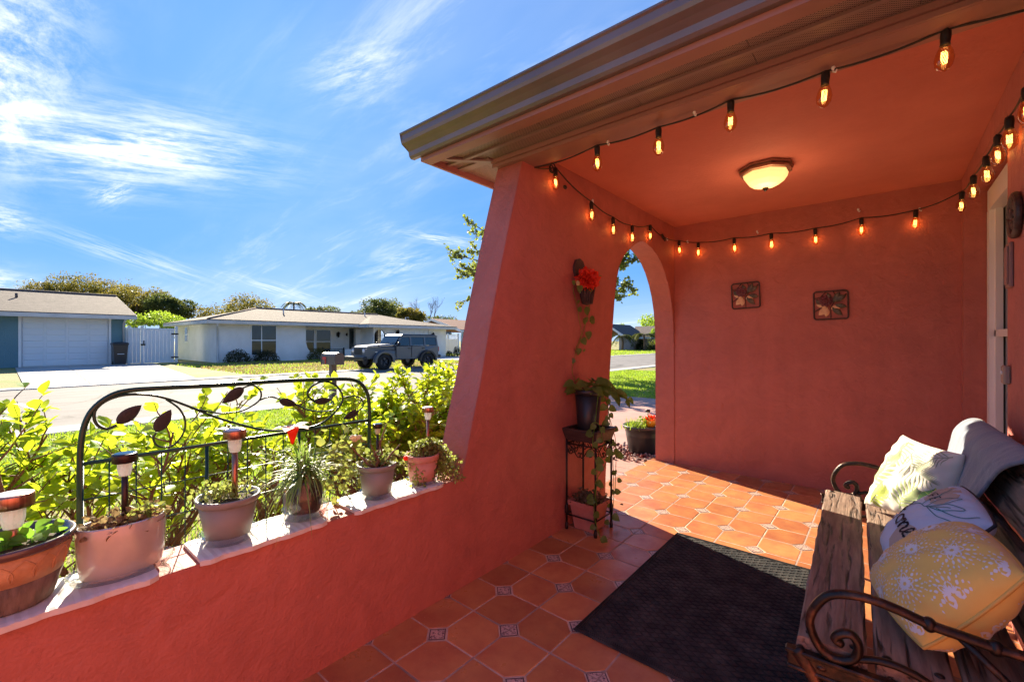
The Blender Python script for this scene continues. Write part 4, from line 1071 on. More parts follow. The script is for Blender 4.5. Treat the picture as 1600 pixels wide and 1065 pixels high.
b.build('cable', M['cable'], sl_)
q = P(883, 293, 0, XB); b = MB(); b.ell(q, (.012, .02, .014), 10, 6); b.build('connector', M['cable'], sl_)
q = P(1036, 370, 0, XB); b = MB(); b.tube([q + Vector((0, -.03, .01)), q + Vector((0, .05, -.025))], .013, 8); b.build('plug', M['cable'], sl_)
clips = [P(950, 226, 1, YF), P(1085, 180, 1, YF), P(1302, 112, 1, YF), P(1074, 379, 1, YW), P(1183, 364, 1, YW), P(1341, 330, 1, YW), P(1437, 329, 1, YW), P(926, 316, 0, XB), P(1042, 375, 0, XB)]
for q in clips:
    b = MB(); b.tube([q + Vector((0, 0, .012)), q + Vector((0, 0, -.002)), q + Vector((.008, -.006, -.010)), q + Vector((.012, -.008, 0))], .0035, 6)
    b.ell(q + Vector((0, .0, .012)), (.008, .008, .01), 8, 6); b.build('cable_clip', M['white_paint'], sl_)

# ------------------------------------------------------------------ the two wall plaques
M['petal_maroon'] = mat('maroon_enamel', (.07, .012, .025), .4, col2=(.16, .03, .04), vs=40)
M['leaf_pewter'] = mat('pewter_leaf', (.07, .06, .045), .4, metal=.5, col2=(.13, .11, .08), vs=50)
M['cream_plaster'] = mat('cream_enamel', (.72, .46, .26), .5, col2=(.62, .36, .2), vs=30)
def plaque(px, py, lab, tilt):
    c = P(px, py, 1, YB - .012)
    t = thing('wall_plaque', lab, 'wall plaque', c, 0, 'metal flower plaques on the back wall'); t.rotation_euler = (0, tilt, 0)
    s = .118
    f = MB()
    rc = .02
    pth = []
    for (cx, cz, a0) in ((s - rc, s - rc, 0), (-s + rc, s - rc, 90), (-s + rc, -s + rc, 180), (s - rc, -s + rc, 270)):
        for k in range(5): a = R(a0 + k * 22.5); pth.append((cx + rc * math.cos(a), 0, cz + rc * math.sin(a)))
    pth.append(pth[0]); f.tube(pth, .0065, 8, caps=False); f.build('frame', M['plaque_metal'], t, world=False)
    def petal(q, x, z, ang, L, W, y, th=.006, n=8):
        a = Vector((math.cos(ang), 0, math.sin(ang))); sd = Vector((-a.z, 0, a.x)); o = Vector((x, y, z)); vs = []
        for k in range(n + 1):
            t_ = k / n; w_ = W * math.sin(math.pi * min(1, t_ * 1.05)) ** .7
            yy = y - th * math.sin(math.pi * t_)
            vs += [o + a * L * t_ + sd * w_, o + a * L * t_ + Vector((0, -th * math.sin(math.pi * t_) - .002, 0)), o + a * L * t_ - sd * w_]
        fs = []
        for k in range(n): fs += [(k * 3, k * 3 + 1, k * 3 + 4, k * 3 + 3), (k * 3 + 1, k * 3 + 2, k * 3 + 5, k * 3 + 4)]
        q.add(vs, fs, True)
    for (x, z, a, L, W) in ((-.02, -.01, 2.9, .085, .022), (-.02, -.02, 3.9, .09, .026), (0, -.03, .15, .07, .022), (-.02, -.03, 4.5, .07, .018)):
        q = MB(); petal(q, x, z, a, L, W, -.004); q.build('cream_petal', M['cream_plaster'], t, world=False)
    q = MB()
    for k in range(9):
        a = k * 2 * math.pi / 9; petal(q, -.035 + .01 * math.cos(a), .035 + .01 * math.sin(a), a, .042, .017, -.012, .01)
    for k in range(5):
        a = k * 2 * math.pi / 5 + .3; petal(q, -.035, .035, a, .024, .012, -.02, .008)
    q.build('rose', M['petal_maroon'], t, world=False)
    for (x, z, a, L, W) in ((.02, .02, 1.1, .10, .022), (.02, .03, .5, .10, .024), (.03, 0, -.25, .085, .02), (.01, -.02, -.8, .10, .022), (0, .04, 1.9, .07, .018), (-.06, .0, 2.2, .07, .018)):
        q = MB(); petal(q, x, z, a, L, W, -.008, .009); q.build('metal_leaf', M['leaf_pewter'], t, world=False)
    q = MB(); q.tube([(-.11, -.002, -.05), (-.04, -.004, .0), (.03, -.004, .03), (.11, -.002, .09)], .004, 6); q.tube([(0, -.003, -.11), (.0, -.004, -.02), (.04, -.004, .05), (.02, -.002, .115)], .0035, 6)
    q.tube([(-.115, -.002, .06), (-.07, -.004, .07), (-.03, -.003, .115)], .0035, 6); q.build('stem', M['plaque_metal'], t, world=False)
    return t
plaque(1165, 462, 'square metal rose plaque on the back wall, the left one nearer the arch', R(-2))
plaque(1298, 477, 'square metal rose plaque on the back wall, the right one nearer the window', R(-1))

# ------------------------------------------------------------------ rubber door mat
M['rubber'] = mat('black_rubber', (.017, .018, .020), .75, col2=(.065, .060, .055), vs=9, vr=(.42, .72), bump=.3, bs=140, spec=.35)
dm = thing('door_mat', 'black ribbed rubber door mat lying on the tiles in front of the bench', 'door mat', (-.55, 2.3, 0))
mx0, mx1, my0, my1 = -1.045, -.10, 1.66, 2.93
b = MB(); b.cbox(mx0, mx1, my0, my1, .001, .0075, .002); b.build('base', M['rubber'], dm)
b = MB(); a_, c_ = .030, .0175; nx = int((mx1 - mx0 - .07) / (2 * a_)); ny = int((my1 - my0 - .07) / (2 * c_))
ox = (mx0 + mx1) / 2 - nx * a_; oy = (my0 + my1) / 2 - ny * c_
for i in range(nx * 2 + 1):
    for j in range(ny * 2 + 1):
        if (i + j) % 2: continue
        x, y = ox + i * a_, oy + j * c_; u_, v_ = a_ * .86, c_ * .84
        b.add([(x - u_, y, .0074), (x, y - v_, .0074), (x + u_, y, .0074), (x, y + v_, .0074), (x - u_ * .85, y, .0125), (x, y - v_ * .85, .0125), (x + u_ * .85, y, .0125), (x, y + v_ * .85, .0125)],
              [(4, 5, 6, 7), (0, 1, 5, 4), (1, 2, 6, 5), (2, 3, 7, 6), (3, 0, 4, 7)], False)
tag(b.build('rubber_stud', M['rubber'], dm), kind='stuff')
b = MB()
for k in (0, .012, .024):
    w_ = .004
    for (x0, x1, y0, y1) in ((mx0 + k + .004, mx1 - k - .004, my0 + k + .004, my0 + k + .004 + w_), (mx0 + k + .004, mx1 - k - .004, my1 - k - .008, my1 - k - .004), (mx0 + k + .004, mx0 + k + .008, my0 + k + .009, my1 - k - .009), (mx1 - k - .008, mx1 - k - .004, my0 + k + .009, my1 - k - .009)):
        b.box(x0, x1, y0, y1, .0074, .0115)
tag(b.build('edge_rib', M['rubber'], dm), kind='stuff')

# ------------------------------------------------------------------ placemats on the sill
M['mat_white'] = mat('white_fluted_mat', (.66, .64, .62), .55, col2=(.58, .56, .55), vs=5)
def placemat(y0, y1, lab):
    t = thing('sill_mat', lab, 'mat', ((XW + XO) / 2, (y0 + y1) / 2, SZ), 0, 'white mats on the low wall')
    b = MB(); n = int((y1 - y0) / .012); zt_ = SZ + .012
    rows_ = []
    for k in range(n + 1):
        y = lerp(y0, y1, k / n); e = min(1, min(y - y0, y1 - y) / .03 + .15) ** .5
        wv = .0035 * math.sin(y * 46) + .0015 * math.sin(y * 110)
        xi = XW + .016 + wv; xo = XO + .01 - wv; cx = (xi + xo) / 2
        xi = cx + (xi - cx) * (.82 + .18 * e); xo = cx + (xo - cx) * (.82 + .18 * e)
        zr_ = zt_ + .0015 * (k % 2)
        rows_.append([(xo, y, SZ + .001), (xo, y, zr_ - .003), (xo + .012, y, zr_), (cx, y, zr_), (xi - .012, y, zr_), (xi, y, zr_ - .003), (xi, y, SZ - .006), (xi - .005, y, SZ - .006), (XW + .002, y, SZ + .001)])
    vs = [p for r_ in rows_ for p in r_]; m_ = 9
    fs = [(k * m_ + i, k * m_ + (i + 1) % m_, (k + 1) * m_ + (i + 1) % m_, (k + 1) * m_ + i) for k in range(n) for i in range(m_)]
    fs += [tuple(range(m_)), tuple(n * m_ + i for i in range(m_))]
    b.add(vs, fs, False); b.build('fluted_sheet', M['mat_white'], t)
    return t
ys = lambda px, py: P(px, py, 0, XW).y
placemat(-.45, ys(248, 893), 'longest white fluted mat, on the low wall under the two leftmost pots')
placemat(ys(312, 862), ys(510, 815), 'white fluted mat on the low wall under taupe pot and glass vase')
placemat(ys(553, 790), ys(692, 764), 'white fluted mat on the low wall under the grey and pink pots')
ZM = SZ + .0145

# ------------------------------------------------------------------ pots on the low wall
XP = -1.765
def noise_leaves(n, c, rad, size, tpl, mat_, nm, parent, up_=.6, drop=0, flat=.5, kind=None):
    pos = np.array(c) + rng.normal(size=(n, 3)) * np.array(rad) * .55
    ax = unit(rng.normal(size=(n, 3)) + np.array([0, 0, up_]) + (pos - np.array(c)) / np.array(rad).mean() * .8)
    nv = unit(rng.normal(size=(n, 3)) * .8 + np.array([0, 0, 1.2]))
    o = npmesh(nm, scatter(tpl, pos, ax, nv, rng.uniform(.6, 1.2, n) * size), 3, mat_, parent=parent)
    if kind: o['kind'] = kind
    return o
LT = leaf_tris(); LT_NARROW = leaf_tris(.15, .3, .16, 'blade'); LT_ROUND = leaf_tris(.2, .15, .5, 'heart')
M['glaze_tan'] = mat('carved_tan_clay', (.42, .22, .10), .6, col2=(.55, .32, .16), vs=25, bump=.5, bs=40)
M['glaze_bark'] = mat('grey_brown_clay', (.22, .16, .12), .8, col2=(.10, .07, .05), vs=30, stretch=(1, 1, .15), bump=.8, bs=60)
M['glaze_rim'] = mat('glazed_brown_rim', (.10, .06, .05), .25, coat=.5)
M['pearl'] = mat('pearl_beige_glaze', (.42, .41, .365), .24, metal=.2, coat=.5, col2=(.52, .50, .45), vs=7, bump=.1, bs=8)
M['taupe'] = mat('taupe_plastic', (.25, .255, .24), .5, col2=(.21, .215, .20), vs=5)
M['pink_clay'] = mat('pink_terracotta', (.52, .22, .17), .75, col2=(.58, .30, .24), vs=12, bump=.2, bs=60)
M['clear'] = glassy('clear_plastic', (.95, .95, .94), .06)
M['clear_glass'] = glassy('clear_glass', (.90, .93, .90), .08)
M['succ'] = mat('succulent_leaf', (.34, .33, .10), .5, col2=(.20, .26, .07), vs=30, trans=(.4, .42, .08))
M['dry_plant'] = mat('dry_plant', (.36, .23, .11), .8, col2=(.22, .13, .07), vs=30, trans=(.3, .2, .08))
M['green_plant'] = mat('green_plant', (.10, .24, .03), .45, col2=(.22, .34, .05), vs=20, trans=(.28, .5, .04))
M['roots'] = mat('roots_in_glass', (.025, .014, .01), .6, col2=(.22, .10, .06), vs=16, vr=(.5, .72), bump=.5, bs=50)

def pot(lab, cat_, px, ry, by_, prof, mats, n=40, sx=1, sy=1, rimprof=None):
    c = P(px, by_, 0, XP); c.z = ZM
    return c
def saucer(par, c, r, m, h=.018, sx=1, sy=1):
    b = MB(); b.lathe([(r * .8, .001), (r * .86, .001), (r, h), (r * 1.03, h), (r * .97, h - .002), (r * .82, .004), (0, .004)], 32, c, sx, sy); return b.build('saucer', m, par)

# 1. carved tan pot at the left edge
c = P(14, 960, 0, XP - .01); c.z = ZM
p1 = thing('carved_planter', 'carved tan clay planter with dark rim at the left edge of the low wall', 'planter', c)
b = MB(); b.lathe([(.080, .0), (.084, .004), (.104, .075)], 40, c); b.build('lower_band', M['glaze_bark'], p1)
b = MB(); b.lathe([(.1042, .0755), (.121, .148)], 40, c)
b.build('body', M['glaze_tan'], p1)
b = MB()
for k in range(16):
    a = k * 2 * math.pi / 16
    for s_ in (-1, 1):
        pts = []
        for t in np.linspace(0, 1, 7):
            zz = .085 + .055 * t; rr = .1042 + (.121 - .1042) * (zz - .0755) / .0725 + .0008
            aa = a + s_ * (.20 * t - .12 * math.sin(math.pi * t)) ; pts.append((c.x + rr * math.cos(aa), c.y + rr * math.sin(aa), c.z + zz))
        b.tube(pts, .0018, 5)
tag(b.build('carved_leaf', M['glaze_tan'], p1), kind='stuff')
b = MB(); b.lathe([(.1212, .1485), (.127, .152), (.130, .166), (.126, .172), (.116, .170), (.112, .15), (.108, .148)], 40, c); b.build('rim', M['glaze_rim'], p1)
b = MB(); b.lathe([(.111, .149), (.05, .155), (0, .153)], 24, c); b.build('soil', M['soil'], p1)
noise_leaves(60, (c.x, c.y, c.z + .165), (.08, .08, .02), .035, LT, M['green_plant'], 'foliage', p1)

# 2. oval pearl pot with dry succulents
c = P(192, 897, 0, XP); c.z = ZM
p2_ = thing('oval_planter', 'glossy pearl beige oval planter full of dry brown succulents', 'planter', c)
sx_, sy_ = .62, 1.0
b = MB(); b.lathe([(.088, .0), (.095, .01), (.102, .05), (.105, .12), (.104, .150), (.1015, .155), (.096, .152), (.095, .125)], 44, c, sx_, sy_); b.build('body', M['pearl'], p2_)
b = MB(); b.lathe([(.0955, .13), (.04, .142), (0, .138)], 28, c, sx_, sy_); b.build('soil', M['soil'], p2_)
b = MB(); b.lathe([(.10, .001), (.115, .003), (.125, .022), (.122, .022), (.112, .006), (0, .004)], 36, c - Vector((0, 0, .001)), .72, 1.02); b.build('saucer', M['clear'], p2_)
noise_leaves(420, (c.x, c.y, c.z + .148), (.045, .075, .022), .017, LT, M['dry_plant'], 'dry_foliage', p2_)
noise_leaves(70, (c.x, c.y + .05, c.z + .16), (.03, .04, .015), .022, LT, M['succ'], 'foliage', p2_)

# 3. taupe pot
def round_pot(c, r0, r1, h, m, par, rimh=.022):
    b = MB(); b.lathe([(r0, .0), (r0 + (r1 - r0) * .85, h - rimh)], 40, c); b.build('body', m, par)
    b = MB(); b.lathe([(r1 * .97, h - rimh), (r1 * 1.03, h - rimh + .002), (r1 * 1.06, h - .003), (r1 * 1.04, h), (r1 * .97, h), (r1 * .93, h - rimh - .005)], 40, c); b.build('rim', m, par)
    b = MB(); b.lathe([(r1 * .93, h - .022), (r1 * .5, h - .012), (0, h - .014)], 24, c); b.build('soil', M['soil'], par)
c = P(357, 852, 0, XP); c.z = ZM
p3_ = thing('taupe_pot', 'taupe plastic pot with pale green seedlings and a copper solar light', 'plant pot', c)
c2 = c + Vector((0, 0, .006)); round_pot(c2, .066, .094, .148, M['taupe'], p3_); saucer(p3_, c, .088, M['clear'], .03)
noise_leaves(260, (c.x, c.y, c.z + .158), (.06, .06, .03), .02, LT_NARROW, M['succ'], 'seedlings', p3_, up_=1.6)
noise_leaves(120, (c.x - .02, c.y - .03, c.z + .165), (.05, .05, .03), .016, LT, M['succ'], 'foliage', p3_)

# 4. glass vase with roots and a spider plant
c = P(477, 812, 0, XP); c.z = ZM
p4_ = thing('glass_vase', 'clear glass vase of dark roots with a grassy spider plant', 'vase', c)
vp = [(.050, .004), (.058, .01), (.066, .04), (.070, .085), (.064, .125), (.050, .150), (.040, .165), (.043, .178), (.046, .181)]
b = MB(); b.lathe(vp, 36, c); b.build('glass', M['clear_glass'], p4_)
b = MB(); b.lathe([(.044, .012), (.055, .02), (.062, .05), (.0655, .085), (.059, .12), (.046, .145), (.036, .160), (0, .17)], 32, c); b.build('roots', M['roots'], p4_)
saucer(p4_, c - Vector((0, 0, .001)), .085, M['clear'], .035)
V = []; n = 230
def blade_strip(base, az, L, up0, droop, w, n=7):
    out = []; d = np.array([math.cos(az), math.sin(az), 0]); s_ = np.array([-math.sin(az), math.cos(az), 0]); pts = []
    for k in range(n + 1):
        t = k / n; pts.append(base + d * L * (t * math.cos(up0)) + np.array([0, 0, 1]) * (L * t * math.sin(up0) - droop * L * t * t))
    for k in range(n):
        w0 = w * (1 - (k / n) ** 2) ; w1 = w * (1 - ((k + 1) / n) ** 2)
        out += [pts[k] - s_ * w0, pts[k] + s_ * w0, pts[k + 1] + s_ * w1, pts[k + 1] - s_ * w1]
    return out
for k in range(n):
    V += blade_strip(np.array([c.x, c.y, c.z + .165]) + rng.normal(size=3) * .014, rng.uniform(0, 6.28), rng.uniform(.12, .32), rng.uniform(.15, 1.45), rng.uniform(.35, 1.0), .0030)
npmesh('leaf_blades', V, 4, mat('spider_leaf', (.10, .22, .05), .4, col2=(.42, .36, .16), vs=9, vr=(.42, .62), trans=(.3, .42, .08)), parent=p4_)
# trumpet-shaped orange flower light stuck beside the plant
fc = P(457, 672, 0, XP); base = Vector((c.x, c.y - .03, c.z + .17))
M['orange'] = mat('orange_red_petal', (.85, .05, .02), .5, trans=(.9, .1, .02)); M['petal_w'] = mat('cream_petal', (.80, .68, .52), .55, trans=(.7, .55, .4))
fl_o = thing('flower_stake', 'cream and orange trumpet flower ornament standing in the glass vase', 'garden stake', base)
b = MB(); b.tube(smooth_path([base, base.lerp(fc, .5) + Vector((0, .006, 0)), fc - Vector((0, 0, .05))], 5), .003, 6); b.build('stem', M['green_plant'], fl_o)
b = MB(); b.lathe([(.004, -.055), (.009, -.04), (.018, -.01), (.026, .012)], 14, fc); b.build('trumpet', M['orange'], fl_o)
for k in range(5):
    a = k * 2 * math.pi / 5 + .5; d = Vector((math.cos(a), math.sin(a), 0)); sd = Vector((-d.y, d.x, 0)); b = MB(); vs = []
    for t in np.linspace(0, 1, 6):
        w_ = .021 * math.sin(math.pi * (.18 + .78 * t)); p_ = fc + d * (.018 + .052 * t) + Vector((0, 0, .012 + .018 * t - .022 * t * t + (.012 if k == 1 else 0) * t)); vs += [p_ - sd * w_, p_ + Vector((0, 0, -.003)), p_ + sd * w_]
    b.add(vs, [(i * 3 + j, i * 3 + j + 1, i * 3 + j + 4, i * 3 + j + 3) for i in range(5) for j in range(2)], True); b.build('petal', M['petal_w'], fl_o)

# 5. grey pot
c = P(589, 792, 0, XP + .02); c.z = ZM
p5_ = thing('grey_pot', 'small grey taupe plastic pot with bare twisted stems and a black solar light', 'plant pot', c)
c2 = c + Vector((0, 0, .006)); round_pot(c2, .060, .082, .140, M['taupe'], p5_); saucer(p5_, c, .078, M['clear'], .025)
b = MB()
for k in range(7):
    a = random.uniform(0, 6.28); q0 = c + Vector((random.uniform(-.03, .03), random.uniform(-.03, .03), .13)); pts = [q0]
    for s_ in range(5): pts.append(pts[-1] + Vector((math.cos(a) * .018 + random.uniform(-.012, .012), math.sin(a) * .018 + random.uniform(-.02, .012), random.uniform(.012, .045))))
    b.tube(smooth_path(pts, 3), [.005 * (1 - i / 17) + .0015 for i in range(16)], 6)
b.build('stems', M['twig'], p5_)
noise_leaves(110, (c.x, c.y + .03, c.z + .16), (.05, .06, .03), .028, LT, M['succ'], 'foliage', p5_)
# jade-like plant with pale flower tufts growing left of it
noise_leaves(170, (c.x - .05, c.y - .14, c.z + .17), (.05, .09, .12), .032, LT, M['succ'], 'tall_foliage', p5_)
for dy, dz in ((-.09, .26), (-.10, .272), (-.075, .268)):
    b = MB(); b.ell((c.x - .03, c.y + dy, c.z + dz), (.012, .017, .010), 8, 6, .15); b.build('blossom', M['petal_w'], p5_)

# 6. pink clay pot with trailing succulent
c = P(660, 767, 0, XP + .02); c.z = ZM
p6_ = thing('pink_clay_pot', 'pink terracotta pot with trailing yellow green succulent beside the pillar', 'plant pot', c)
c2 = c + Vector((0, 0, .004)); round_pot(c2, .060, .078, .135, M['pink_clay'], p6_, .03); saucer(p6_, c, .080, M['clear'], .02)
VV = []; b = MB()
for k in range(64):
    a = rng.uniform(0, 6.28) if k < 26 else rng.uniform(.2, 2.2); reach = rng.uniform(.06, .15) if k < 26 else rng.uniform(.10, .24)
    p0 = np.array([c.x, c.y, c.z + .13]); d = np.array([math.cos(a), math.sin(a), 0]) * (np.array([.6, 1, 1])); drop = rng.uniform(.02, .16)
    pts = [p0 + d * reach * t + np.array([0, 0, .06 * math.sin(math.pi * min(1, t * 1.3)) - drop * t * t]) for t in np.linspace(0, 1, 9)]
    b.tube([Vector(p) for p in pts], .0013, 4)
    for p in pts[2:]:
        m_ = 6; VV.append(scatter(LT, p + rng.normal(size=(m_, 3)) * .010, rng.normal(size=(m_, 3)) + np.array([0, 0, .4]), rng.normal(size=(m_, 3)) + np.array([0, 0, 1]), rng.uniform(.010, .018, m_)))
b.build('stems', M['twig'], p6_); npmesh('foliage', np.concatenate(VV), 3, M['succ'], parent=p6_)
b = MB(); q = P(634, 716, 0, XP); b.ell(q, (.014, .012, .012), 10, 6); b.build('red_label', M['orange'], p6_)

# ------------------------------------------------------------------ solar lights stuck in the pots
M['copper'] = mat('brushed_copper', (.60, .33, .24), .34, metal=1.0, col2=(.34, .15, .10), vs=3, stretch=(60, 60, .5), bump=.05, bs=80)
M['dark_cap'] = mat('dark_bronze_cap', (.045, .03, .028), .35, metal=.6)
M['crackle'] = mat('crackled_lens', (.72, .74, .72), .15, spec=.8, trans=(.85, .88, .85), bump=.9, bs=90)
def solar(px, ytop, ybase, wpx, copper, lab, xp=XP, clear=False):
    top = P(px, ytop, 0, xp); bot = P(px, ybase, 0, xp); bot.x = top.x; bot.y = top.y
    d = (Vector((top.x, top.y, 0)) @ Vector((-math.sin(YAW), math.cos(YAW), 0))) if False else top.x * -math.sin(YAW) + top.y * math.cos(YAW)
    rw = wpx * d / FPX / 2 * .93
    t = thing('solar_light', lab, 'solar light', bot, 0, 'solar stake lights in the pots')
    mc = M['copper'] if copper else M['dark_cap']
    b = MB(); h = rw * .85; b.lathe([(0, 0), (rw * .86, 0), (rw * .99, -.002), (rw, -.005), (rw, -h), (rw * .93, -h - .001), (rw * .6, -h)], 28, top); b.build('cap', mc, t)
    b = MB(); b.lathe([(0, .0012), (rw * .8, .001), (rw * .82, -.0005)], 24, top, sm=False); b.build('solar_panel', M['white_paint'] if copper else M['pane_dark'], t)
    b = MB(); lh = rw * 1.35; b.lathe([(rw * .60, -h - .001), (rw * .57, -h - lh * .6), (rw * .44, -h - lh), (0, -h - lh)], 16, top, sm=clear); b.build('lens', M['crackle'] if not clear else mat('ribbed_lens', (.7, .66, .5), .2, trans=(.85, .8, .6), spec=.8), t)
    b = MB(); b.tube([top - Vector((0, 0, h + lh - .001)), bot], rw * .27, 12); b.build('stake', mc, t)
solar(20, 771, 850, 52, True, 'copper capped solar light at the left edge in the carved tan planter')
solar(195, 708, 812, 34, False, 'dark bronze solar light with clear lens in the oval pearl planter')
solar(367, 671, 792, 34, True, 'copper capped solar light standing in the taupe pot')
solar(590, 662, 748, 16, False, 'slim black solar light with pale lens in the small grey pot', clear=True)
solar(668.5, 636, 720, 19, True, 'small copper solar light in the pink clay pot by the pillar')
# short metal stake just outside the wall by the vase
q = P(447, 768, 0, XO - .02)
b = MB(); b.tube([q, Vector((q.x, q.y, G))], .010, 10); b.lathe([(.012, 0), (.012, .012), (0, .014)], 10, q); tag(b.build('garden_stake', M['lamp_metal']), 'short metal stake standing outside the low wall behind the glass vase', 'stake')

# ------------------------------------------------------------------ green trellis fence
XT = XO - .075
tr = thing('trellis_fence', 'green metal trellis panel with scrolls and dark leaves behind the low wall', 'trellis', (XT, .75, G))
def T(px, py): return P(px, py, 0, XT)
lp = [T(125, 720), T(126, 700), T(131, 668), T(145, 640), T(172, 619), T(203, 610), T(254, 606), T(340, 602), T(431, 596), T(510, 593), T(546, 593), T(563, 599), T(574, 615), T(577, 640), T(577, 665)]
l0, l1 = Vector((XT, lp[0].y, G - .05)), Vector((XT, lp[-1].y, G - .05))
b = MB(); b.tube([l0, lp[0]] + smooth_path(lp, 4) + [l1], .0085, 10); b.build('frame', M['green_metal'], tr)
zb_ = (T(126, 720).z + T(577, 660).z) / 2
b = MB(); b.tube([Vector((XT, lp[0].y, zb_)), Vector((XT, lp[-1].y, zb_))], .0065, 8); b.build('cross_bar', M['green_metal'], tr)
y0_, y1_ = lp[0].y, lp[-1].y
for k in (1, 2):
    y_ = lerp(y0_, y1_, k / 3); b = MB(); b.tube([Vector((XT, y_, zb_)), Vector((XT, y_, G - .05))], .006, 8); b.build('upright', M['green_metal'], tr)
wire = None
for k in range(15):
    if k % 5 == 0: continue
    y_ = lerp(y0_, y1_, k / 15)
    b = MB(); b.tube([Vector((XT + .004, y_, zb_)), Vector((XT + .004, y_, G + .1))], .0022, 6); b.build('wire', M['green_metal'], tr)
for k in range(1, 8):
    z_ = zb_ - k * .115; b = MB(); b.tube([Vector((XT + .0, y0_, z_)), Vector((XT + .0, y1_, z_))], .0022, 6); b.build('wire', M['green_metal'], tr)
sc1 = [(182, 664), (167, 670), (153, 665), (147, 653), (150, 639), (168, 625), (196, 617), (232, 617), (261, 623), (297, 636), (340, 653), (397, 669), (433, 673), (482, 668), (507, 658), (529, 637), (535, 620), (524, 602), (505, 596), (487, 604), (480, 617), (492, 628)]
sc2 = [(244, 676), (239, 685), (247, 697), (268, 697), (285, 679), (289, 659), (280, 639), (259, 624)]
sc3 = [(380, 606), (394, 602), (406, 610), (407, 622), (397, 632), (377, 642), (347, 646), (326, 643), (308, 640)]
sc4 = [(406, 625), (421, 620), (437, 624)]
sc5 = [(463, 632), (482, 641), (507, 643), (522, 640)]
sc6 = [(534, 622), (549, 619), (563, 622), (567, 634), (558, 643)]
for i, s_ in enumerate((sc1, sc2, sc3, sc4, sc5, sc6)):
    b = MB(); b.tube(smooth_path([T(*q) + Vector((.003, 0, 0)) for q in s_], 5), .0046 if i == 0 else .0034, 7); b.build('scroll', M['green_metal'], tr)
def mleaf(p0, p1, wd):
    a, c = T(*p0), T(*p1); ax = (c - a); L = ax.length; ax.normalize(); sd = ax.cross(Vector((1, 0, 0))).normalized(); b = MB(); vs = []; n = 12
    for k in range(n + 1):
        t = k / n; w_ = wd * (math.sin(math.pi * t ** .8) ** .8) ; c0_ = a + ax * L * t
        vs += [c0_ - sd * w_ + Vector((.002, 0, 0)), c0_ - sd * w_ * .5 + Vector((.007, 0, 0)), c0_ + Vector((.004, 0, 0)), c0_ + sd * w_ * .5 + Vector((.007, 0, 0)), c0_ + sd * w_ + Vector((.002, 0, 0))]
    m_ = len(vs); vs += [v - Vector((.0025, 0, 0)) for v in vs]
    fs = []
    for k in range(n):
        for j in range(4):
            fs.append((k * 5 + j, k * 5 + j + 1, k * 5 + j + 6, k * 5 + j + 5)); fs.append((m_ + k * 5 + j, m_ + k * 5 + j + 5, m_ + k * 5 + j + 6, m_ + k * 5 + j + 1))
    b.add(vs, fs, True)
    for k in range(1, 5):
        t = k / 5.5; c0_ = a + ax * L * t + Vector((.0065, 0, 0))
        for s_ in (-1, 1): b.tube([c0_, c0_ + ax * L * .13 + sd * s_ * wd * .62 + Vector((.002, 0, 0))], .0007, 4)
    b.build('metal_leaf', M['leaf_metal'], tr)
for p0, p1, wd in (((182, 662), (221, 633), .021), ((243, 675), (267, 640), .022), ((381, 606), (347, 630), .021), ((436, 626), (464, 633), .017), ((491, 628), (518, 625), .016), ((560, 643), (536, 655), .017)):
    mleaf(p0, p1, wd)

DZ = .086
# ------------------------------------------------------------------ plant stand with pots and pothos
sx0, sx1, sy0, sy1 = -1.645, -1.425, 2.53, 2.745
st_c = Vector(((sx0 + sx1) / 2, (sy0 + sy1) / 2, 0))
ps = thing('plant_stand', 'tall black wrought iron plant stand against the arch pillar', 'plant stand', st_c)
for (x, y) in ((sx0, sy0), (sx1, sy0), (sx0, sy1), (sx1, sy1)):
    b = MB(); b.tube([(x, y, .0), (x, y, .612)], .0072, 8); b.lathe([(.011, 0), (.012, .02), (.0085, .045)], 10, (x, y, 0)); b.lathe([(.0075, 0), (.012, .012), (.0125, .05), (.0075, .07)], 10, (x, y, .10)); b.build('leg', M['dark_iron'], ps)
def sqring(b, x0, x1, y0, y1, z, r_): b.tube([(x0, y0, z), (x1, y0, z), (x1, y1, z), (x0, y1, z), (x0, y0, z)], r_, 6)
b = MB(); sqring(b, sx0, sx1, sy0, sy1, .100, .0055)
b.build('lower_ring', M['dark_iron'], ps)
b = MB(); sqring(b, sx0, sx1, sy0, sy1, .665 - DZ, .0055)
def scroll_side(b, o, d):
    """S scroll apron under the top along a side from o in direction d (length L)"""
    L = .21
    for s_ in (0, 1):
        def pt(u, z): uu = u if s_ == 0 else 1 - u; return Vector(o) + Vector(d) * (uu * L) + Vector((0, 0, z - DZ))
        pts = []
        for t in np.linspace(0, 3.6 * math.pi / 2, 14): r_ = .10 * (1 - t / 8); pts.append((.16 + r_ * math.cos(t + 2.6), .615 + .17 * r_ * 1.3 * math.sin(t + 2.6)))
        b.tube([pt(*p_) for p_ in pts], .0036, 6)
        pts = [(.06, .655), (.12, .655), (.22, .64), (.30, .615), (.38, .59), (.46, .583), (.5, .60), (.46, .615), (.42, .605)]
        b.tube(smooth_path([pt(*p_) for p_ in pts], 4), .0036, 6)
        pts = [(.26, .66), (.33, .645), (.40, .65), (.42, .662)]
        b.tube(smooth_path([pt(*p_) for p_ in pts], 3), .003, 6)
scroll_side(b, (sx0, sy0, 0), (1, 0, 0)); scroll_side(b, (sx1, sy0, 0), (0, 1, 0)); scroll_side(b, (sx0, sy1, 0), (1, 0, 0)); scroll_side(b, (sx0, sy0, 0), (0, 1, 0))
b.build('scrollwork', M['dark_iron'], ps)
M['dark_wood'] = mat('dark_wood', (.035, .022, .018), .45, col2=(.07, .045, .035), vs=8, stretch=(1, 8, 8), bump=.2, bs=40)
b = MB(); e = .022
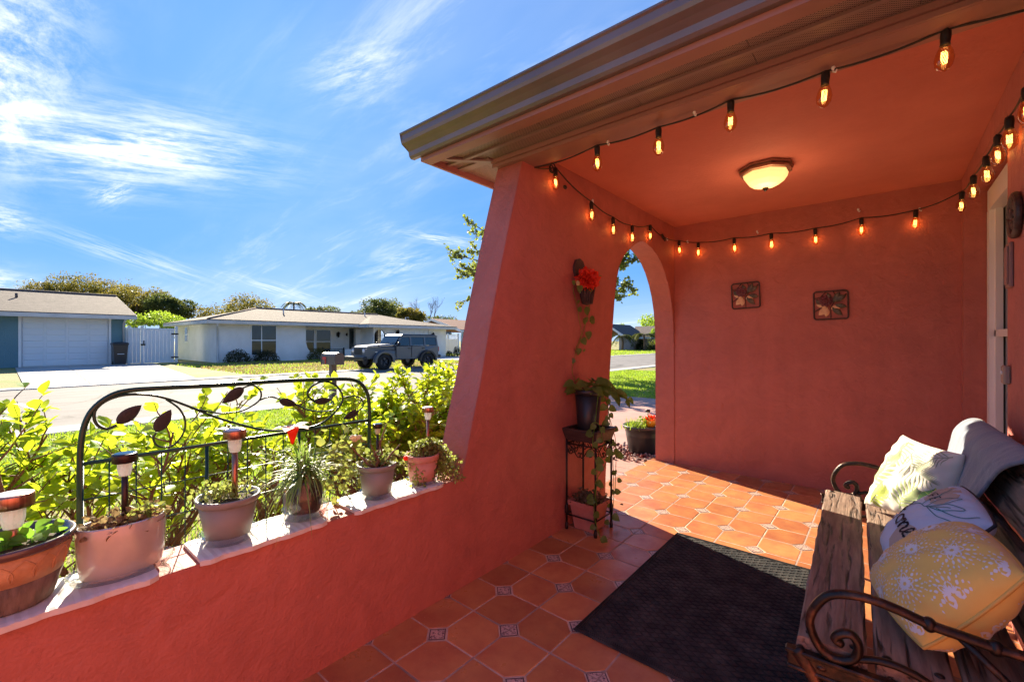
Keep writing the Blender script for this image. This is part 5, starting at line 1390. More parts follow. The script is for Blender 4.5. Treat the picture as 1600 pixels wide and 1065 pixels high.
b.add([(sx0 - .004, sy0 - .004, .69), (sx1 + .004, sy0 - .004, .69), (sx1 + .004, sy1 + .004, .69), (sx0 - .004, sy1 + .004, .69), (sx0 - e, sy0 - e, .755), (sx1 + e, sy0 - e, .755), (sx1 + e, sy1 + e, .755), (sx0 - e, sy1 + e, .755),
       (sx0 + .004, sy0 + .004, .75), (sx1 - .004, sy0 + .004, .75), (sx1 - .004, sy1 - .004, .75), (sx0 + .004, sy1 - .004, .75), (sx0 + .004, sy0 + .004, .725), (sx1 - .004, sy0 + .004, .725), (sx1 - .004, sy1 - .004, .725), (sx0 + .004, sy1 - .004, .725)],
      [(0, 1, 5, 4), (1, 2, 6, 5), (2, 3, 7, 6), (3, 0, 4, 7), (4, 5, 9, 8), (5, 6, 10, 9), (6, 7, 11, 10), (7, 4, 8, 11), (8, 9, 13, 12), (9, 10, 14, 13), (10, 11, 15, 14), (11, 8, 12, 15), (12, 13, 14, 15), (3, 2, 1, 0)])
b.box(sx0 - .026, sx1 + .026, sy0 - .026, sy0 - .002, .756, .770); b.box(sx0 - .026, sx1 + .026, sy1 + .002, sy1 + .026, .756, .770); b.box(sx0 - .026, sx0 - .002, sy0 - .001, sy1 + .001, .756, .770); b.box(sx1 + .002, sx1 + .026, sy0 - .001, sy1 + .001, .756, .770)
b.v = [(v[0], v[1], v[2] - DZ) for v in b.v]
b.build('tray', M['dark_wood'], ps)
# upper black pot with pothos
pc = Vector((st_c.x - .008, st_c.y, .727 - DZ))
pp = thing('pothos_pot', 'tall black nursery pot with variegated trailing pothos on the plant stand', 'potted plant', pc)
b = MB(); b.lathe([(.064, 0), (.068, .004), (.088, .265)], 32, pc); b.lathe([(.0885, .266), (.096, .268), (.099, .298), (.095, .301), (.087, .289), (.086, .266)], 32, pc); b.build('pot', M['black_plastic'], pp)
b = MB(); b.lathe([(.085, .275), (.04, .283), (0, .281)], 20, pc); b.build('soil', M['soil'], pp)
M['pothos'] = mat('pothos_leaf', (.085, .19, .035), .35, col2=(.40, .45, .16), vs=28, vr=(.5, .66), trans=(.22, .36, .06), spec=.5)
LTH = leaf_tris(.25, .35, .5, 'heart')
def leaf_mesh(nm, tpl, m):
    me = bpy.data.meshes.new(nm); me.from_pydata([tuple(v) for v in tpl], [], [(i, i + 1, i + 2) for i in range(0, len(tpl), 3)])
    bm = bmesh.new(); bm.from_mesh(me); bmesh.ops.remove_doubles(bm, verts=bm.verts, dist=1e-4); bm.to_mesh(me); bm.free()
    for p in me.polygons: p.use_smooth = True
    me.materials.append(m); return me
pl_mesh = leaf_mesh('leaf', LTH, M['pothos'])
pm_inv = wmat(pp).inverted()
def pleaf(p, ax, nv, s, par=None):
    par = par or pp
    o = link('leaf', pl_mesh, par); o.matrix_basis = wmat(par).inverted() @ basis_mtx(p, ax, nv, s); return o
vines = []
tow = Vector((.64, -.76, 0))                                 # toward the open side of the porch
# crown over the pot
for k in range(30):
    a = random.uniform(0, 6.28); r_ = random.uniform(.03, .12); p = pc + Vector((r_ * math.cos(a), r_ * math.sin(a), .30 + random.uniform(0, .06)))
    pleaf(p, Vector((math.cos(a), math.sin(a), random.uniform(-.5, .3))), Vector((tow.x * .8, tow.y * .8, 1)), random.uniform(.055, .085))
for k in range(16):                                          # arm of leaves reaching toward the arch
    t = k / 15; p = pc + Vector((.06 + .16 * t, .05 + .08 * t, .335 - .09 * t)) + Vector(rng.normal(size=3) * .016)
    pleaf(p, Vector((.8, .3, -.5)) + Vector(rng.normal(size=3) * .3), Vector((.4, -.5, 1)), random.uniform(.05, .08))
def vine(pts, n, s=(.035, .055), r_=.0022, start=0):
    sp = smooth_path(pts, 8); b = MB(); b.tube(sp, r_, 6); b.build('vine', M['green_plant'] if r_ < .0023 else M['green_plant'], pp)
    for k in range(n):
        i = int(lerp(start, 1, (k + .5) / n) * (len(sp) - 1)); p = sp[i]; sgn = 1 if k % 2 else -1
        ax = Vector((sgn * .7, sgn * .5, -.55)) + Vector(rng.normal(size=3) * .25)
        pleaf(p + ax * .01, ax, tow * 1.2 + Vector((0, 0, .5)), random.uniform(*s))
Q = lambda px, py, yv: P(px, py, 1, yv)
ye = sy1 + .03
vine([Q(944, 612, ye), Q(950, 640, ye), Q(955, 680, ye), Q(958, 730, ye), Q(959, 780, ye), Q(954, 822, ye)], 15)
vine([Q(948, 618, ye), Q(952, 650, ye), Q(962, 690, ye), Q(962, 740, ye), Q(961, 770, ye)], 9)
yf = sy0 - .03
vine([Q(935, 615, yf), Q(930, 660, yf), Q(926, 700, yf), Q(934, 740, yf), Q(928, 800, yf), Q(940, 846, yf)], 10, start=.25)
vine([Q(920, 680, yf), Q(925, 662, yf), Q(936, 664, yf), Q(942, 690, yf), Q(948, 720, yf), Q(930, 755, yf), Q(932, 790, yf)], 7, start=.2)
# vine climbing the wall to the sconce
xw = XW + .012
wv_ = [P(a, b_, 0, xw) for a, b_ in ((900, 598), (894, 580), (898, 560), (900, 545), (908, 522), (905, 500), (902, 480), (896, 455), (897, 448))]
vine(wv_, 2, (.04, .05), .0018)
wv2 = [P(a, b_, 0, xw + .01) for a, b_ in ((921, 455), (921, 480), (915, 505), (908, 528), (902, 546))]
vine(wv2, 2, (.045, .055), .0018)
for (a, b_, s_) in ((915, 482, .06), (914, 497, .055), (922, 499, .065), (918, 519, .06), (904, 545, .05), (912, 546, .025), (903, 470, .03)):
    pleaf(P(a, b_, 0, xw + .015), Vector((.05, .35, -.8)) + Vector(rng.normal(size=3) * .25), Vector((1, -.5, .2)), s_)
# lower terracotta planter
lc2 = Vector((st_c.x, st_c.y, .002))
lp2 = thing('terracotta_planter', 'square pink terracotta planter of dry groundcover on the lower shelf of the stand', 'planter', lc2)
b = MB(); b.lathe([(.095, 0), (.101, .006), (.130, .16)], 4, lc2, rot=R(45), sm=False); b.lathe([(.1325, .1605), (.148, .162), (.152, .192), (.142, .194), (.13, .175), (.128, .16)], 4, lc2, rot=R(45), sm=False); b.build('pot', mat('red_terracotta', (.42, .15, .11), .75, col2=(.50, .20, .15), vs=10, bump=.2, bs=50), lp2)
b = MB(); b.lathe([(.129, .172), (0, .178)], 4, lc2, rot=R(45), sm=False); b.build('soil', M['soil'], lp2)
noise_leaves(420, (lc2.x, lc2.y, lc2.z + .20), (.09, .09, .028), .022, LT, mat('dusky_leaf', (.10, .085, .05), .6, col2=(.28, .22, .13), vs=30, trans=(.15, .12, .05)), 'foliage', lp2)

# ------------------------------------------------------------------ wall sconce with the red flower
M['sconce'] = mat('dark_carved_sconce', (.035, .022, .022), .6, col2=(.07, .04, .04), vs=30, bump=.6, bs=50)
sc = P(906, 452, 0, XW); wsn = thing('wall_sconce', 'dark carved wall sconce planter above the plant stand', 'wall planter', sc)
zt_, zm_, zb2 = P(904, 405, 0, XW).z, P(904, 447, 0, XW).z, P(904, 478, 0, XW).z
b = MB(); yk = P(903, 420, 0, XW).y
pr = [(yk - .07, zm_), (yk - .045, zt_ - .15), (yk - .065, zt_ - .10), (yk - .07, zt_ - .06), (yk - .045, zt_ - .015), (yk, zt_), (yk + .045, zt_ - .015), (yk + .07, zt_ - .06), (yk + .065, zt_ - .10), (yk + .045, zt_ - .15), (yk + .07, zm_)]
b.prism(pr, 0, XW + .001, XW + .018); b.build('back_plate', M['sconce'], wsn)
b = MB(); hh = zm_ - zb2; b.lathe([(.0, 0), (.045, .01), (.062, hh * .5), (.072, hh - .012), (.080, hh - .01), (.082, hh), (.074, hh + .001), (.068, hh - .02), (0, hh - .03)], 20, (XW + .055, sc.y, zb2), .65, 1)
for k in range(9):
    a = -math.pi / 2 + k * math.pi / 8; b.tube([(XW + .055 + .65 * .05 * math.cos(a), sc.y + .05 * math.sin(a), zb2 + .012), (XW + .055 + .65 * .077 * math.cos(a), sc.y + .077 * math.sin(a), zm_ - .012)], .006, 6)
b.build('basket', M['sconce'], wsn)
fc = P(918, 437, 0, XW + .10)
rf = thing('red_flower', 'large red silk carnation with a bud in the wall sconce', 'flower', (XW + .055, sc.y, zm_))
M['red_petal'] = mat('red_silk_petal', (.82, .035, .02), .5, col2=(.95, .12, .05), vs=25, trans=(.8, .05, .02))
n = 240; dr = unit(rng.normal(size=(n, 3)) + np.array([.25, -.25, .15])); rad_ = rng.uniform(.015, .072, n)
pos = np.array(fc) + dr * rad_[:, None] * np.array([.9, 1.05, .85])
npmesh('bloom', scatter(leaf_tris(.5, .5, .5, 'heart'), pos, dr + rng.normal(size=(n, 3)) * .25, rng.normal(size=(n, 3)), rng.uniform(.026, .04, n)), 3, M['red_petal'], parent=rf)
b = MB(); bq = P(903, 443, 0, XW + .09); b.ell(bq, (.013, .014, .02), 10, 8); b.build('bud', mat('pale_bud', (.55, .42, .16), .5), rf)
b = MB(); b.tube([fc, fc - Vector((.02, 0, .06)), Vector((XW + .055, sc.y, zm_ - .02))], .004, 6); b.build('stem', M['green_plant'], rf)
for (a, b_, s_) in ((905, 452, .05), (896, 444, .03), (922, 452, .05), (938, 436, .02)):
    o = link('leaf', pl_mesh, rf); o.matrix_basis = wmat(rf).inverted() @ basis_mtx(P(a, b_ - 5, 0, XW + .10), Vector((.2, .1, -1)), Vector((1, -.6, .2)), s_)

# ------------------------------------------------------------------ bench
def wood():
    m = mat('weathered_wood', (.16, .105, .08), .6, col2=(.34, .235, .175), vs=5, vr=(.35, .7), stretch=(9, .9, 9), spec=.35)
    N, L = m.node_tree.nodes, m.node_tree.links; t = N.new('ShaderNodeTexCoord'); mp = N.new('ShaderNodeMapping'); mp.inputs['Scale'].default_value = (42, 3.2, 42)
    oi = N.new('ShaderNodeObjectInfo'); mm = N.new('ShaderNodeMath'); mm.operation = 'MULTIPLY'; mm.inputs[1].default_value = 30; L.new(oi.outputs['Random'], mm.inputs[0])
    L.new(t.outputs['Object'], mp.inputs[0]); n = N.new('ShaderNodeTexNoise'); n.noise_dimensions = '4D'; n.inputs['Scale'].default_value = 1; n.inputs['Detail'].default_value = 7; n.inputs['Distortion'].default_value = 1.2
    L.new(mp.outputs[0], n.inputs['Vector']); L.new(mm.outputs[0], n.inputs['W'])
    cr = N.new('ShaderNodeMapRange'); cr.inputs[1].default_value = .34; cr.inputs[2].default_value = .46; L.new(n.outputs['Fac'], cr.inputs[0])
    b = N['Principled BSDF']; mx0 = [q for q in N if q.type == 'MIX'][0]; mx = N.new('ShaderNodeMix'); mx.data_type = 'RGBA'; mx.inputs[6].default_value = (.03, .018, .014, 1)
    L.new(cr.outputs[0], mx.inputs[0]); L.new(mx0.outputs[2], mx.inputs[7]); L.new(mx.outputs[2], b.inputs['Base Color'])
    bp = N.new('ShaderNodeBump'); bp.inputs['Strength'].default_value = .9; bp.inputs['Distance'].default_value = .006; ad = N.new('ShaderNodeMath'); ad.operation = 'ADD'
    L.new(cr.outputs[0], ad.inputs[0]); L.new(n.outputs['Fac'], ad.inputs[1]); L.new(ad.outputs[0], bp.inputs['Height']); L.new(bp.outputs[0], b.inputs['Normal']); return m
M['wood'] = wood()
BA = math.atan2(.059, 1.54)
bench = thing('garden_bench', 'weathered dark wooden bench with cast iron scroll arms on the porch', 'bench', (-.222, 2.28, 0), BA)
BM = wmat(bench); BI = BM.inverted()
def plank(name, corners, th, nrm_, rough_=.003):
    """a board along local Y between y0,y1, section from p to q (x,z) with thickness th along nrm_"""
    (p, q, y0, y1) = corners; b = MB(); n = 26; px0, pz0 = p; qx, qz = q; nx_, nz_ = nrm_; prof = []
    e = .006; L = math.hypot(qx - px0, qz - pz0); dx, dz = (qx - px0) / L, (qz - pz0) / L
    sec = [(0, -th), (0, -e), (e, 0), (L * .33, .0), (L * .66, 0), (L - e, 0), (L, -e), (L, -th)]
    rs = random.Random(name + str(p)); wob = [[rs.uniform(-rough_, rough_) for _ in sec] for _ in range(n + 1)]
    vs = []
    for k in range(n + 1):
        y = lerp(y0, y1, k / n) + (rs.uniform(-.002, .002))
        for i, (s_, t_) in enumerate(sec):
            s2 = s_ + (wob[k][i] if i in (0, 1, 6, 7) else 0); t2 = t_ + wob[k][i] * .35
            vs.append((px0 + dx * s2 + nx_ * t2, y, pz0 + dz * s2 + nz_ * t2))
    m_ = len(sec); fs = [(k * m_ + i, k * m_ + (i + 1) % m_, (k + 1) * m_ + (i + 1) % m_, (k + 1) * m_ + i) for k in range(n) for i in range(m_)]
    fs += [tuple(range(m_)), tuple(n * m_ + i for i in range(m_))]
    b.add(vs, fs, False); return b.build(name, M['wood'], bench, world=False)
for x0, x1 in ((0, .158), (.176, .330), (.348, .485)):
    plank('seat_plank', ((x0, .43), (x1, .43), -.785, .785), .036, (0, 1))
bn_ = Vector((-.86, 0, .26)).normalized()
def bp_(s_): return (.478 + .255 * s_ / 1.0 * .40, .455 + s_ * .40)
bk0, bk1 = (.475, .47), (.575, .865)
def bl(t): return (lerp(bk0[0], bk1[0], t), lerp(bk0[1], bk1[1], t))
nb = Vector((-(bk1[1] - bk0[1]), 0, bk1[0] - bk0[0])).normalized()
for t0, t1 in ((.02, .44), (.52, .98)):
    plank('back_plank', (bl(t0), bl(t1), -.785, .785), .036, (nb.x, nb.z), .004)
# iron ends
arm_w = [(1620, 1030), (1600, 1024), (1555, 1010), (1500, 990), (1451, 972), (1405, 950), (1366, 934), (1330, 925), (1296, 925), (1274, 943), (1266, 965), (1274, 992), (1289, 1013), (1312, 1024), (1332, 1024), (1341, 1013), (1339, 997), (1328, 985), (1312, 985), (1305, 992), (1312, 998)]
arm = [BI @ P(a, c_, 1, 1.50) for a, c_ in arm_w]
arm = [Vector((v.x, 0, v.z)) for v in arm]
for s_ in (-1, 1):
    ye_ = s_ * .802
    # arm bar: flattened tube
    b = MB(); b.tube(smooth_path([Vector((.575, ye_, .60))] + [Vector((v.x, ye_, v.z)) for v in arm], 5), .0115, 10, flat=((0, 1, 0), 1.35)); b.build('arm_rest', M['bronze_iron'], bench, world=False)
    b = MB()
    for t, q_ in ((4, (.016, .018, .018)), (2, (.016, .018, .018)), (-1, (.012, .014, .012))):
        b = MB(); b.ell((arm[t].x, ye_, arm[t].z), q_, 10, 7); b.build('arm_boss', M['bronze_iron'], bench, world=False)
    # lower scroll joining the seat rail
    b = MB(); b.tube(smooth_path([Vector(p) for p in ((.14, ye_, .43), (.19, ye_, .445), (.25, ye_, .44), (.30, ye_, .415), (.31, ye_, .385), (.28, ye_, .37), (.255, ye_, .385), (.265, ye_, .40))], 5), .009, 8, flat=((0, 1, 0), 1.3))
    b.build('seat_scroll', M['bronze_iron'], bench, world=False)
    # seat rail with raised edges
    b = MB(); b.cbox(-.02, .52, ye_ - .008, ye_ + .008, .352, .392, .003); b.cbox(-.025, .52, ye_ - .014, ye_ + .014, .388, .400, .003); b.cbox(-.02, .52, ye_ - .014, ye_ + .014, .345, .355, .003)
    for k in range(5): b.ell((.06 + k * .09, ye_, .372), (.016, .013, .010), 8, 6)
    b.build('side_rail', M['bronze_iron'], bench, world=False)
    # front and rear legs: S curves
    b = MB(); b.tube(smooth_path([Vector(p) for p in ((.0, ye_, .40), (.045, ye_, .33), (.06, ye_, .24), (.03, ye_, .14), (-.01, ye_, .05), (-.03, ye_, .0))], 6), [.020] * 12 + [.016] * 19, 10, flat=((0, 1, 0), .8)); b.build('leg', M['bronze_iron'], bench, world=False)
    b = MB(); b.tube(smooth_path([Vector(p) for p in ((.595, ye_, .87), (.56, ye_, .70), (.515, ye_, .52), (.50, ye_, .40), (.50, ye_, .25), (.54, ye_, .10), (.575, ye_, .0))], 5), .016, 10, flat=((0, 1, 0), .8)); b.build('leg', M['bronze_iron'], bench, world=False)
    b = MB(); b.tube(smooth_path([Vector(p) for p in ((.06, ye_, .25), (.14, ye_, .30), (.26, ye_, .325), (.38, ye_, .30), (.50, ye_, .25))], 5), .009, 8)
    b.tube(smooth_path([Vector(p) for p in ((.30, ye_, .32), (.24, ye_, .27), (.28, ye_, .22), (.33, ye_, .25), (.30, ye_, .275))], 5), .006, 8); b.build('brace', M['bronze_iron'], bench, world=False)
    b = MB(); b.tube([Vector((arm[3].x, ye_, arm[3].z - .006)), Vector((arm[3].x + .10, ye_, .47)), Vector((.50, ye_, .41))], .009, 8); b.build('brace', M['bronze_iron'], bench, world=False)
for x_ in (.02, .475):
    b = MB(); b.tube([(x_, -.79, .36), (x_, .79, .36)], .009, 8); b.build('tie_rod', M['bronze_iron'], bench, world=False)
for (x_, y_) in ((.03, -.755), (.13, -.755), (.2, -.755), (.3, -.755), (.03, .755), (.13, .755), (.2, .755), (.3, .755)):
    b = MB(); b.ell((x_, y_, .4315), (.011, .011, .005), 10, 6); b.build('bolt', M['dark_iron'], bench, world=False)

# ------------------------------------------------------------------ cushions
def fabric(name, c1, c2, bs=400, r_=.85): return mat(name, c1, r_, col2=c2, vs=6, bump=.25, bs=bs, sheen=.25, bdist=.002)
class Cushion:
    def __init__(s, A, B, C, D, th, pinch=.06, rnd=0.0, out=None, wr=.004, seed=0):
        s.c = [Vector(p) for p in (A, B, C, D)]; s.th = th; s.p = pinch; s.r = rnd; s.wr = wr; s.seed = seed
        n = (s.c[1] - s.c[0]).cross(s.c[3] - s.c[0]).normalized()
        if n.dot(Vector(out)) < 0: n = -n
        s.n = n
    def at(s, u, v, side=1, off=0.0):
        k = s.p; uu = u * (1 - k * (1 - v * v)); vv = v * (1 - k * (1 - u * u))
        if s.r: uu, vv = uu * math.sqrt(1 - s.r * v * v / 2), vv * math.sqrt(1 - s.r * u * u / 2)
        A, B, C, D = s.c; a, b_ = (uu + 1) / 2, (vv + 1) / 2
        p = (D * (1 - a) + C * a) * (1 - b_) + (A * (1 - a) + B * a) * b_
        e = max(0.0, (1 - u * u) * (1 - v * v)); h = s.th * e ** .42
        w_ = s.wr * (math.sin(u * 9 + v * 5 + s.seed) * math.sin(v * 7 - u * 3 + s.seed * 2) + .6 * math.sin(u * 17 - v * 13 + s.seed)) * e ** .3
        # creases running in from the edges
        w_ += s.wr * 1.2 * math.sin(v * 21 + s.seed) * (u * u) ** 1.5 * e ** .3 + s.wr * 1.2 * math.sin(u * 19 + 1 + s.seed) * (v * v) ** 1.5 * e ** .3
        return p + s.n * (side * (h + w_ + off))
    def body(s, m, par):
        n = 44; b = MB(); g = [math.sin(lerp(-math.pi / 2, math.pi / 2, k / n)) for k in range(n + 1)]
        for side in (1, -1):
            vs = [s.at(u, v, side) for v in g for u in g]
            fs = [(j * (n + 1) + i, j * (n + 1) + i + 1, (j + 1) * (n + 1) + i + 1, (j + 1) * (n + 1) + i) for j in range(n) for i in range(n)]
            b.add(vs, fs, True)
        me_o = b.build('cover', m, par)
        bm = bmesh.new(); bm.from_mesh(me_o.data); bmesh.ops.remove_doubles(bm, verts=bm.verts, dist=2e-4); bmesh.ops.recalc_face_normals(bm, faces=bm.faces); bm.to_mesh(me_o.data); bm.free()
        return me_o
    def piping(s, m, par, r_=.0035):
        t = np.linspace(-1, 1, 24); pts = [s.at(x, 1, 1) for x in t] + [s.at(1, -x, 1) for x in t] + [s.at(-x, -1, 1) for x in t] + [s.at(-1, x, 1) for x in t]
        b = MB(); b.tube(pts, r_, 7); return b.build('piping', m, par)
    def ribbon(s, b, uv, w, off=.0012):
        uv = [Vector((p[0], p[1], 0)) for p in uv]; n = len(uv); ws = w if hasattr(w, '__len__') else [w] * n; vs = []
        for i in range(n):
            t = (uv[min(i + 1, n - 1)] - uv[max(i - 1, 0)]).normalized(); sd = Vector((-t.y, t.x, 0)) * ws[i]
            for q in (uv[i] - sd, uv[i], uv[i] + sd):
                vs.append(s.at(max(-.999, min(.999, q.x)), max(-.999, min(.999, q.y)), getattr(s, 'side', 1), off))
        b.add(vs, [(i * 3 + j, i * 3 + j + 1, i * 3 + j + 4, i * 3 + j + 3) for i in range(n - 1) for j in range(2)], True)
    def drop(s, b, x, y, ang, L, W, off=.0012, n=6, blunt=.6):
        pts = []; ws = []
        for k in range(n + 1):
            t = k / n; pts.append((x + math.cos(ang) * L * t, y + math.sin(ang) * L * t)); ws.append(W * math.sin(math.pi * min(1, max(0, t)) ** blunt) + 1e-4)
        s.ribbon(b, pts, ws, off)
def bez(p, n=5): return [(q.x, q.y) for q in smooth_path([Vector((a, c_, 0)) for a, c_ in p], n)]

# green palm-leaf cushion
cu = Cushion((.075, 2.95, .80), (.255, 2.60, .80), (.20, 2.60, .455), (-.075, 2.84, .452), .078, .07, out=(-.7, -.7, .2), wr=.006, seed=1)
g1 = thing('leaf_cushion', 'cream cushion printed with green palm leaves at the far end of the bench', 'cushion', (.09, 2.75, .45))
cu.body(fabric('cream_cotton', (.74, .69, .58), (.68, .63, .51)), g1)
def frond(cu_, mname, m, x, y, ang, L, n, w, curve=.0, par=None, both=True):
    b = MB(); pts = []
    for k in range(13):
        t = k / 12; a = ang + curve * t; pts.append((x + math.cos(a) * L * t, y + math.sin(a) * L * t))
    cu_.ribbon(b, pts, [.010 * (1 - k / 13) + .003 for k in range(13)])
    for k in range(1, n + 1):
        t = k / (n + .5); a = ang + curve * t; px0, py0 = x + math.cos(a) * L * t, y + math.sin(a) * L * t; ll = L * .55 * math.sin(math.pi * min(.95, t * .8 + .15))
        for s_ in (-1, 1): cu_.drop(b, px0, py0, a + s_ * lerp(1.0, .55, t), ll, w, .0011, 6, .8)
    return b.build(mname, m, par)
gp1 = mat('pale_green_print', (.42, .50, .22), .85); gp2 = mat('lime_print', (.52, .62, .12), .85); gp3 = mat('dark_green_print', (.07, .16, .05), .85); gp4 = mat('olive_line_print', (.30, .32, .20), .85)
frond(cu, 'print', gp1, -.85, -.55, .9, .95, 9, .035, .3, g1); frond(cu, 'print', gp1, -.4, .95, -1.0, .8, 8, .03, -.4, g1); frond(cu, 'print', gp2, -.75, -.95, .5, .6, 7, .04, .5, g1)
frond(cu, 'print', gp4, .05, .7, -1.2, 1.0, 12, .012, .5, g1); frond(cu, 'print', gp4, .9, .85, -2.6, .8, 10, .012, .3, g1); frond(cu, 'print', gp1, .1, -.9, 1.3, .8, 8, .03, -.4, g1)
frond(cu, 'print', gp2, -.1, -.75, 2.6, .5, 6, .035, .2, g1)
b = MB(); cu.drop(b, .55, -.98, 1.25, 1.0, .13, .0016, 14, 1.0); b.build('print', gp3, g1)
b = MB(); cu.ribbon(b, [(.55 + .32 * t, -.98 + .95 * t) for t in np.linspace(0, 1, 10)], .008, .0024)
for k in range(1, 8):
    t = k / 8
    for s_ in (-1, 1): cu.ribbon(b, [(.55 + .32 * t + s_ * .11 * q * .9, -.98 + .95 * t + .05 * q) for q in (0, .5, 1)], .005, .0024)
b.build('print', gp2, g1)

# blue and beige "Home" cushion
cb = Cushion((.235, 2.36, .745), (.275, 1.94, .725), (.03, 1.93, .475), (-.02, 2.30, .475), .075, .05, .45, out=(-.6, 0, .6), wr=.003, seed=2)
g2 = thing('home_cushion', 'white cushion with beige ovals, teal leaves and black script, middle one on the bench', 'cushion', (.12, 2.0, .45))
cb.body(fabric('pale_blue_cotton', (.50, .64, .78), (.46, .58, .72)), g2)
cb.piping(mat('black_piping', (.02, .02, .025), .7), g2, .005)
bei = mat('beige_print', (.46, .40, .33), .85)
for (x, y, rx, ry) in ((-.35, .62, .55, .30), (.55, -.45, .40, .36), (-.62, -.7, .2, .22)):
    b = MB(); n = 20; rings = 5; vs = [cb.at(x, y, 1, .0007)]
    for r_ in range(1, rings + 1):
        for k in range(n):
            a = 2 * math.pi * k / n; vs.append(cb.at(max(-.985, min(.985, x + rx * r_ / rings * math.cos(a))), max(-.985, min(.985, y + ry * r_ / rings * math.sin(a))), 1, .0007))
    fs = [(0, 1 + k, 1 + (k + 1) % n) for k in range(n)] + [(1 + (r_ - 1) * n + k, 1 + r_ * n + k, 1 + r_ * n + (k + 1) % n, 1 + (r_ - 1) * n + (k + 1) % n) for r_ in range(1, rings) for k in range(n)]
    b.add(vs, fs, True); b.build('print', bei, g2)
ink = mat('black_ink', (.012, .012, .018), .8); teal = mat('teal_ink', (.04, .22, .25), .8)
Hs = [[(-.05, .72), (.08, .98), (.18, .85), (.14, .4), (.06, .0), (-.04, -.06)], [(.56, 1.05), (.47, .6), (.42, .15), (.46, .0), (.54, .02)], [(-.14, .42), (.1, .52), (.35, .50), (.6, .58)],
      [(1.0, .36), (.88, .44), (.74, .30), (.76, .08), (.9, .0), (1.03, .16), (1.0, .36), (.96, .40), (1.08, .34)],
      [(1.08, .36), (1.16, .40), (1.15, .0), (1.17, .26), (1.27, .42), (1.33, .32), (1.31, .0), (1.34, .26), (1.45, .42), (1.51, .30), (1.49, .06), (1.57, .0), (1.64, .06)],
      [(1.64, .06), (1.80, .22), (1.90, .38), (1.80, .47), (1.68, .34), (1.68, .1), (1.80, .0), (1.98, .06), (2.2, .30)]]
b = MB()
for s_ in Hs:
    q = bez(s_, 6); cb.ribbon(b, [(-.72 + x * .68, -.38 + y * .52) for x, y in q], [.017 + .012 * abs(math.sin(i * .9)) for i in range(len(q))], .0022)
b.build('lettering', ink, g2); b = MB()
for s_ in ([(0, 1), (0, 0), (.4, 0)], [(.65, 0), (.65, 1)], [(.95, 0), (.95, 1), (1.4, 1)], [(.95, .5), (1.3, .5)], [(2.1, 0), (1.65, 0), (1.65, 1), (2.1, 1)], [(1.65, .5), (2.0, .5)]):
    cb.ribbon(b, [(-.55 + x * .22, .42 + y * .16) for x, y in s_], .012, .0022)
b.build('lettering', ink, g2)
b = MB()
for s_ in ([(-.5, .02), (-.2, .22), (.1, .3), (.45, .62)], [(.05, .28), (.25, .6), (.2, .85), (.0, .6), (.05, .28)], [(.12, .32), (.4, .45), (.6, .78), (.3, .62), (.12, .32)], [(.1, .3), (.5, .34), (.8, .5)], [(-.1, .25), (-.2, .6), (-.5, .85)], [(.3, .42), (.7, .6), (.85, .9)]):
    cb.ribbon(b, [(x, y) for x, y in bez(s_, 6)], .009, .0024)
b.build('leaf_drawing', teal, g2)

# yellow damask cushion
cy = Cushion((.215, 1.95, .725), (.27, 1.545, .735), (.075, 1.535, .465), (-.05, 1.90, .465), .098, .03, .40, out=(-.6, 0, .6), wr=.003, seed=4)
g3 = thing('damask_cushion', 'round cornered yellow cushion with white damask print at the near end of the bench', 'cushion', (.12, 1.55, .45))
cy.body(fabric('yellow_cotton', (.80, .55, .13), (.74, .49, .11)), g3)
cy.piping(mat('yellow_piping', (.66, .42, .1), .8), g3, .0045)
b = MB()
def med(cx, cy_, s_, rot_):
    def dr(r_, a, ang, L, W, bl_=.7):
        x, y = cx + r_ * s_ * math.cos(a + rot_), cy_ + r_ * s_ * math.sin(a + rot_)
        ex, ey = x + math.cos(ang + rot_) * L * s_, y + math.sin(ang + rot_) * L * s_
        if max(abs(x), abs(y), abs(ex), abs(ey)) > .955: return
        cy.drop(b, x, y, ang + rot_, L * s_, W * s_ * 1.2, .0012, 6, bl_)
    for k in range(6):
        a = k * math.pi / 3; dr(.04, a, a, .15, .045, .7); dr(.10, a + .52, a + .52, .12, .022)
        for s2 in (-1, 1):
            q = [(cx + s_ * r_ * math.cos(a + rot_ + s2 * o_), cy_ + s_ * r_ * math.sin(a + rot_ + s2 * o_)) for r_, o_ in ((.06, .3), (.14, .42), (.22, .30), (.26, .05))]
            if max(abs(v) for p in q for v in p) < .97: cy.ribbon(b, q, .010 * s_ * 1.5)
    for k in range(14):
        a = k * 2 * math.pi / 14; dr(.27, a, a, .11, .026, .9)
    for k in range(24):
        a = k * 2 * math.pi / 24 + .1; dr(.40, a, a + .25, .085, .018, 1.0)
    for k in range(18):
        a = k * 2 * math.pi / 18; dr(.51, a, a, .04, .016, .8)
for i_ in range(-2, 3):
    for j_ in range(-2, 3):
        if (i_ + j_) % 2 == 0: med(i_ * .46, j_ * .46, .60, .3 * i_)
b.build('print', mat('white_print', (.74, .72, .70), .85), g3)
cy.side = -1; b = MB()
for i_ in range(-2, 3):
    for j_ in range(-2, 3):
        if (i_ + j_) % 2 == 0: med(i_ * .46, j_ * .46, .60, .3 * i_)
b.build('print', bpy.data.materials['white_print'], g3)

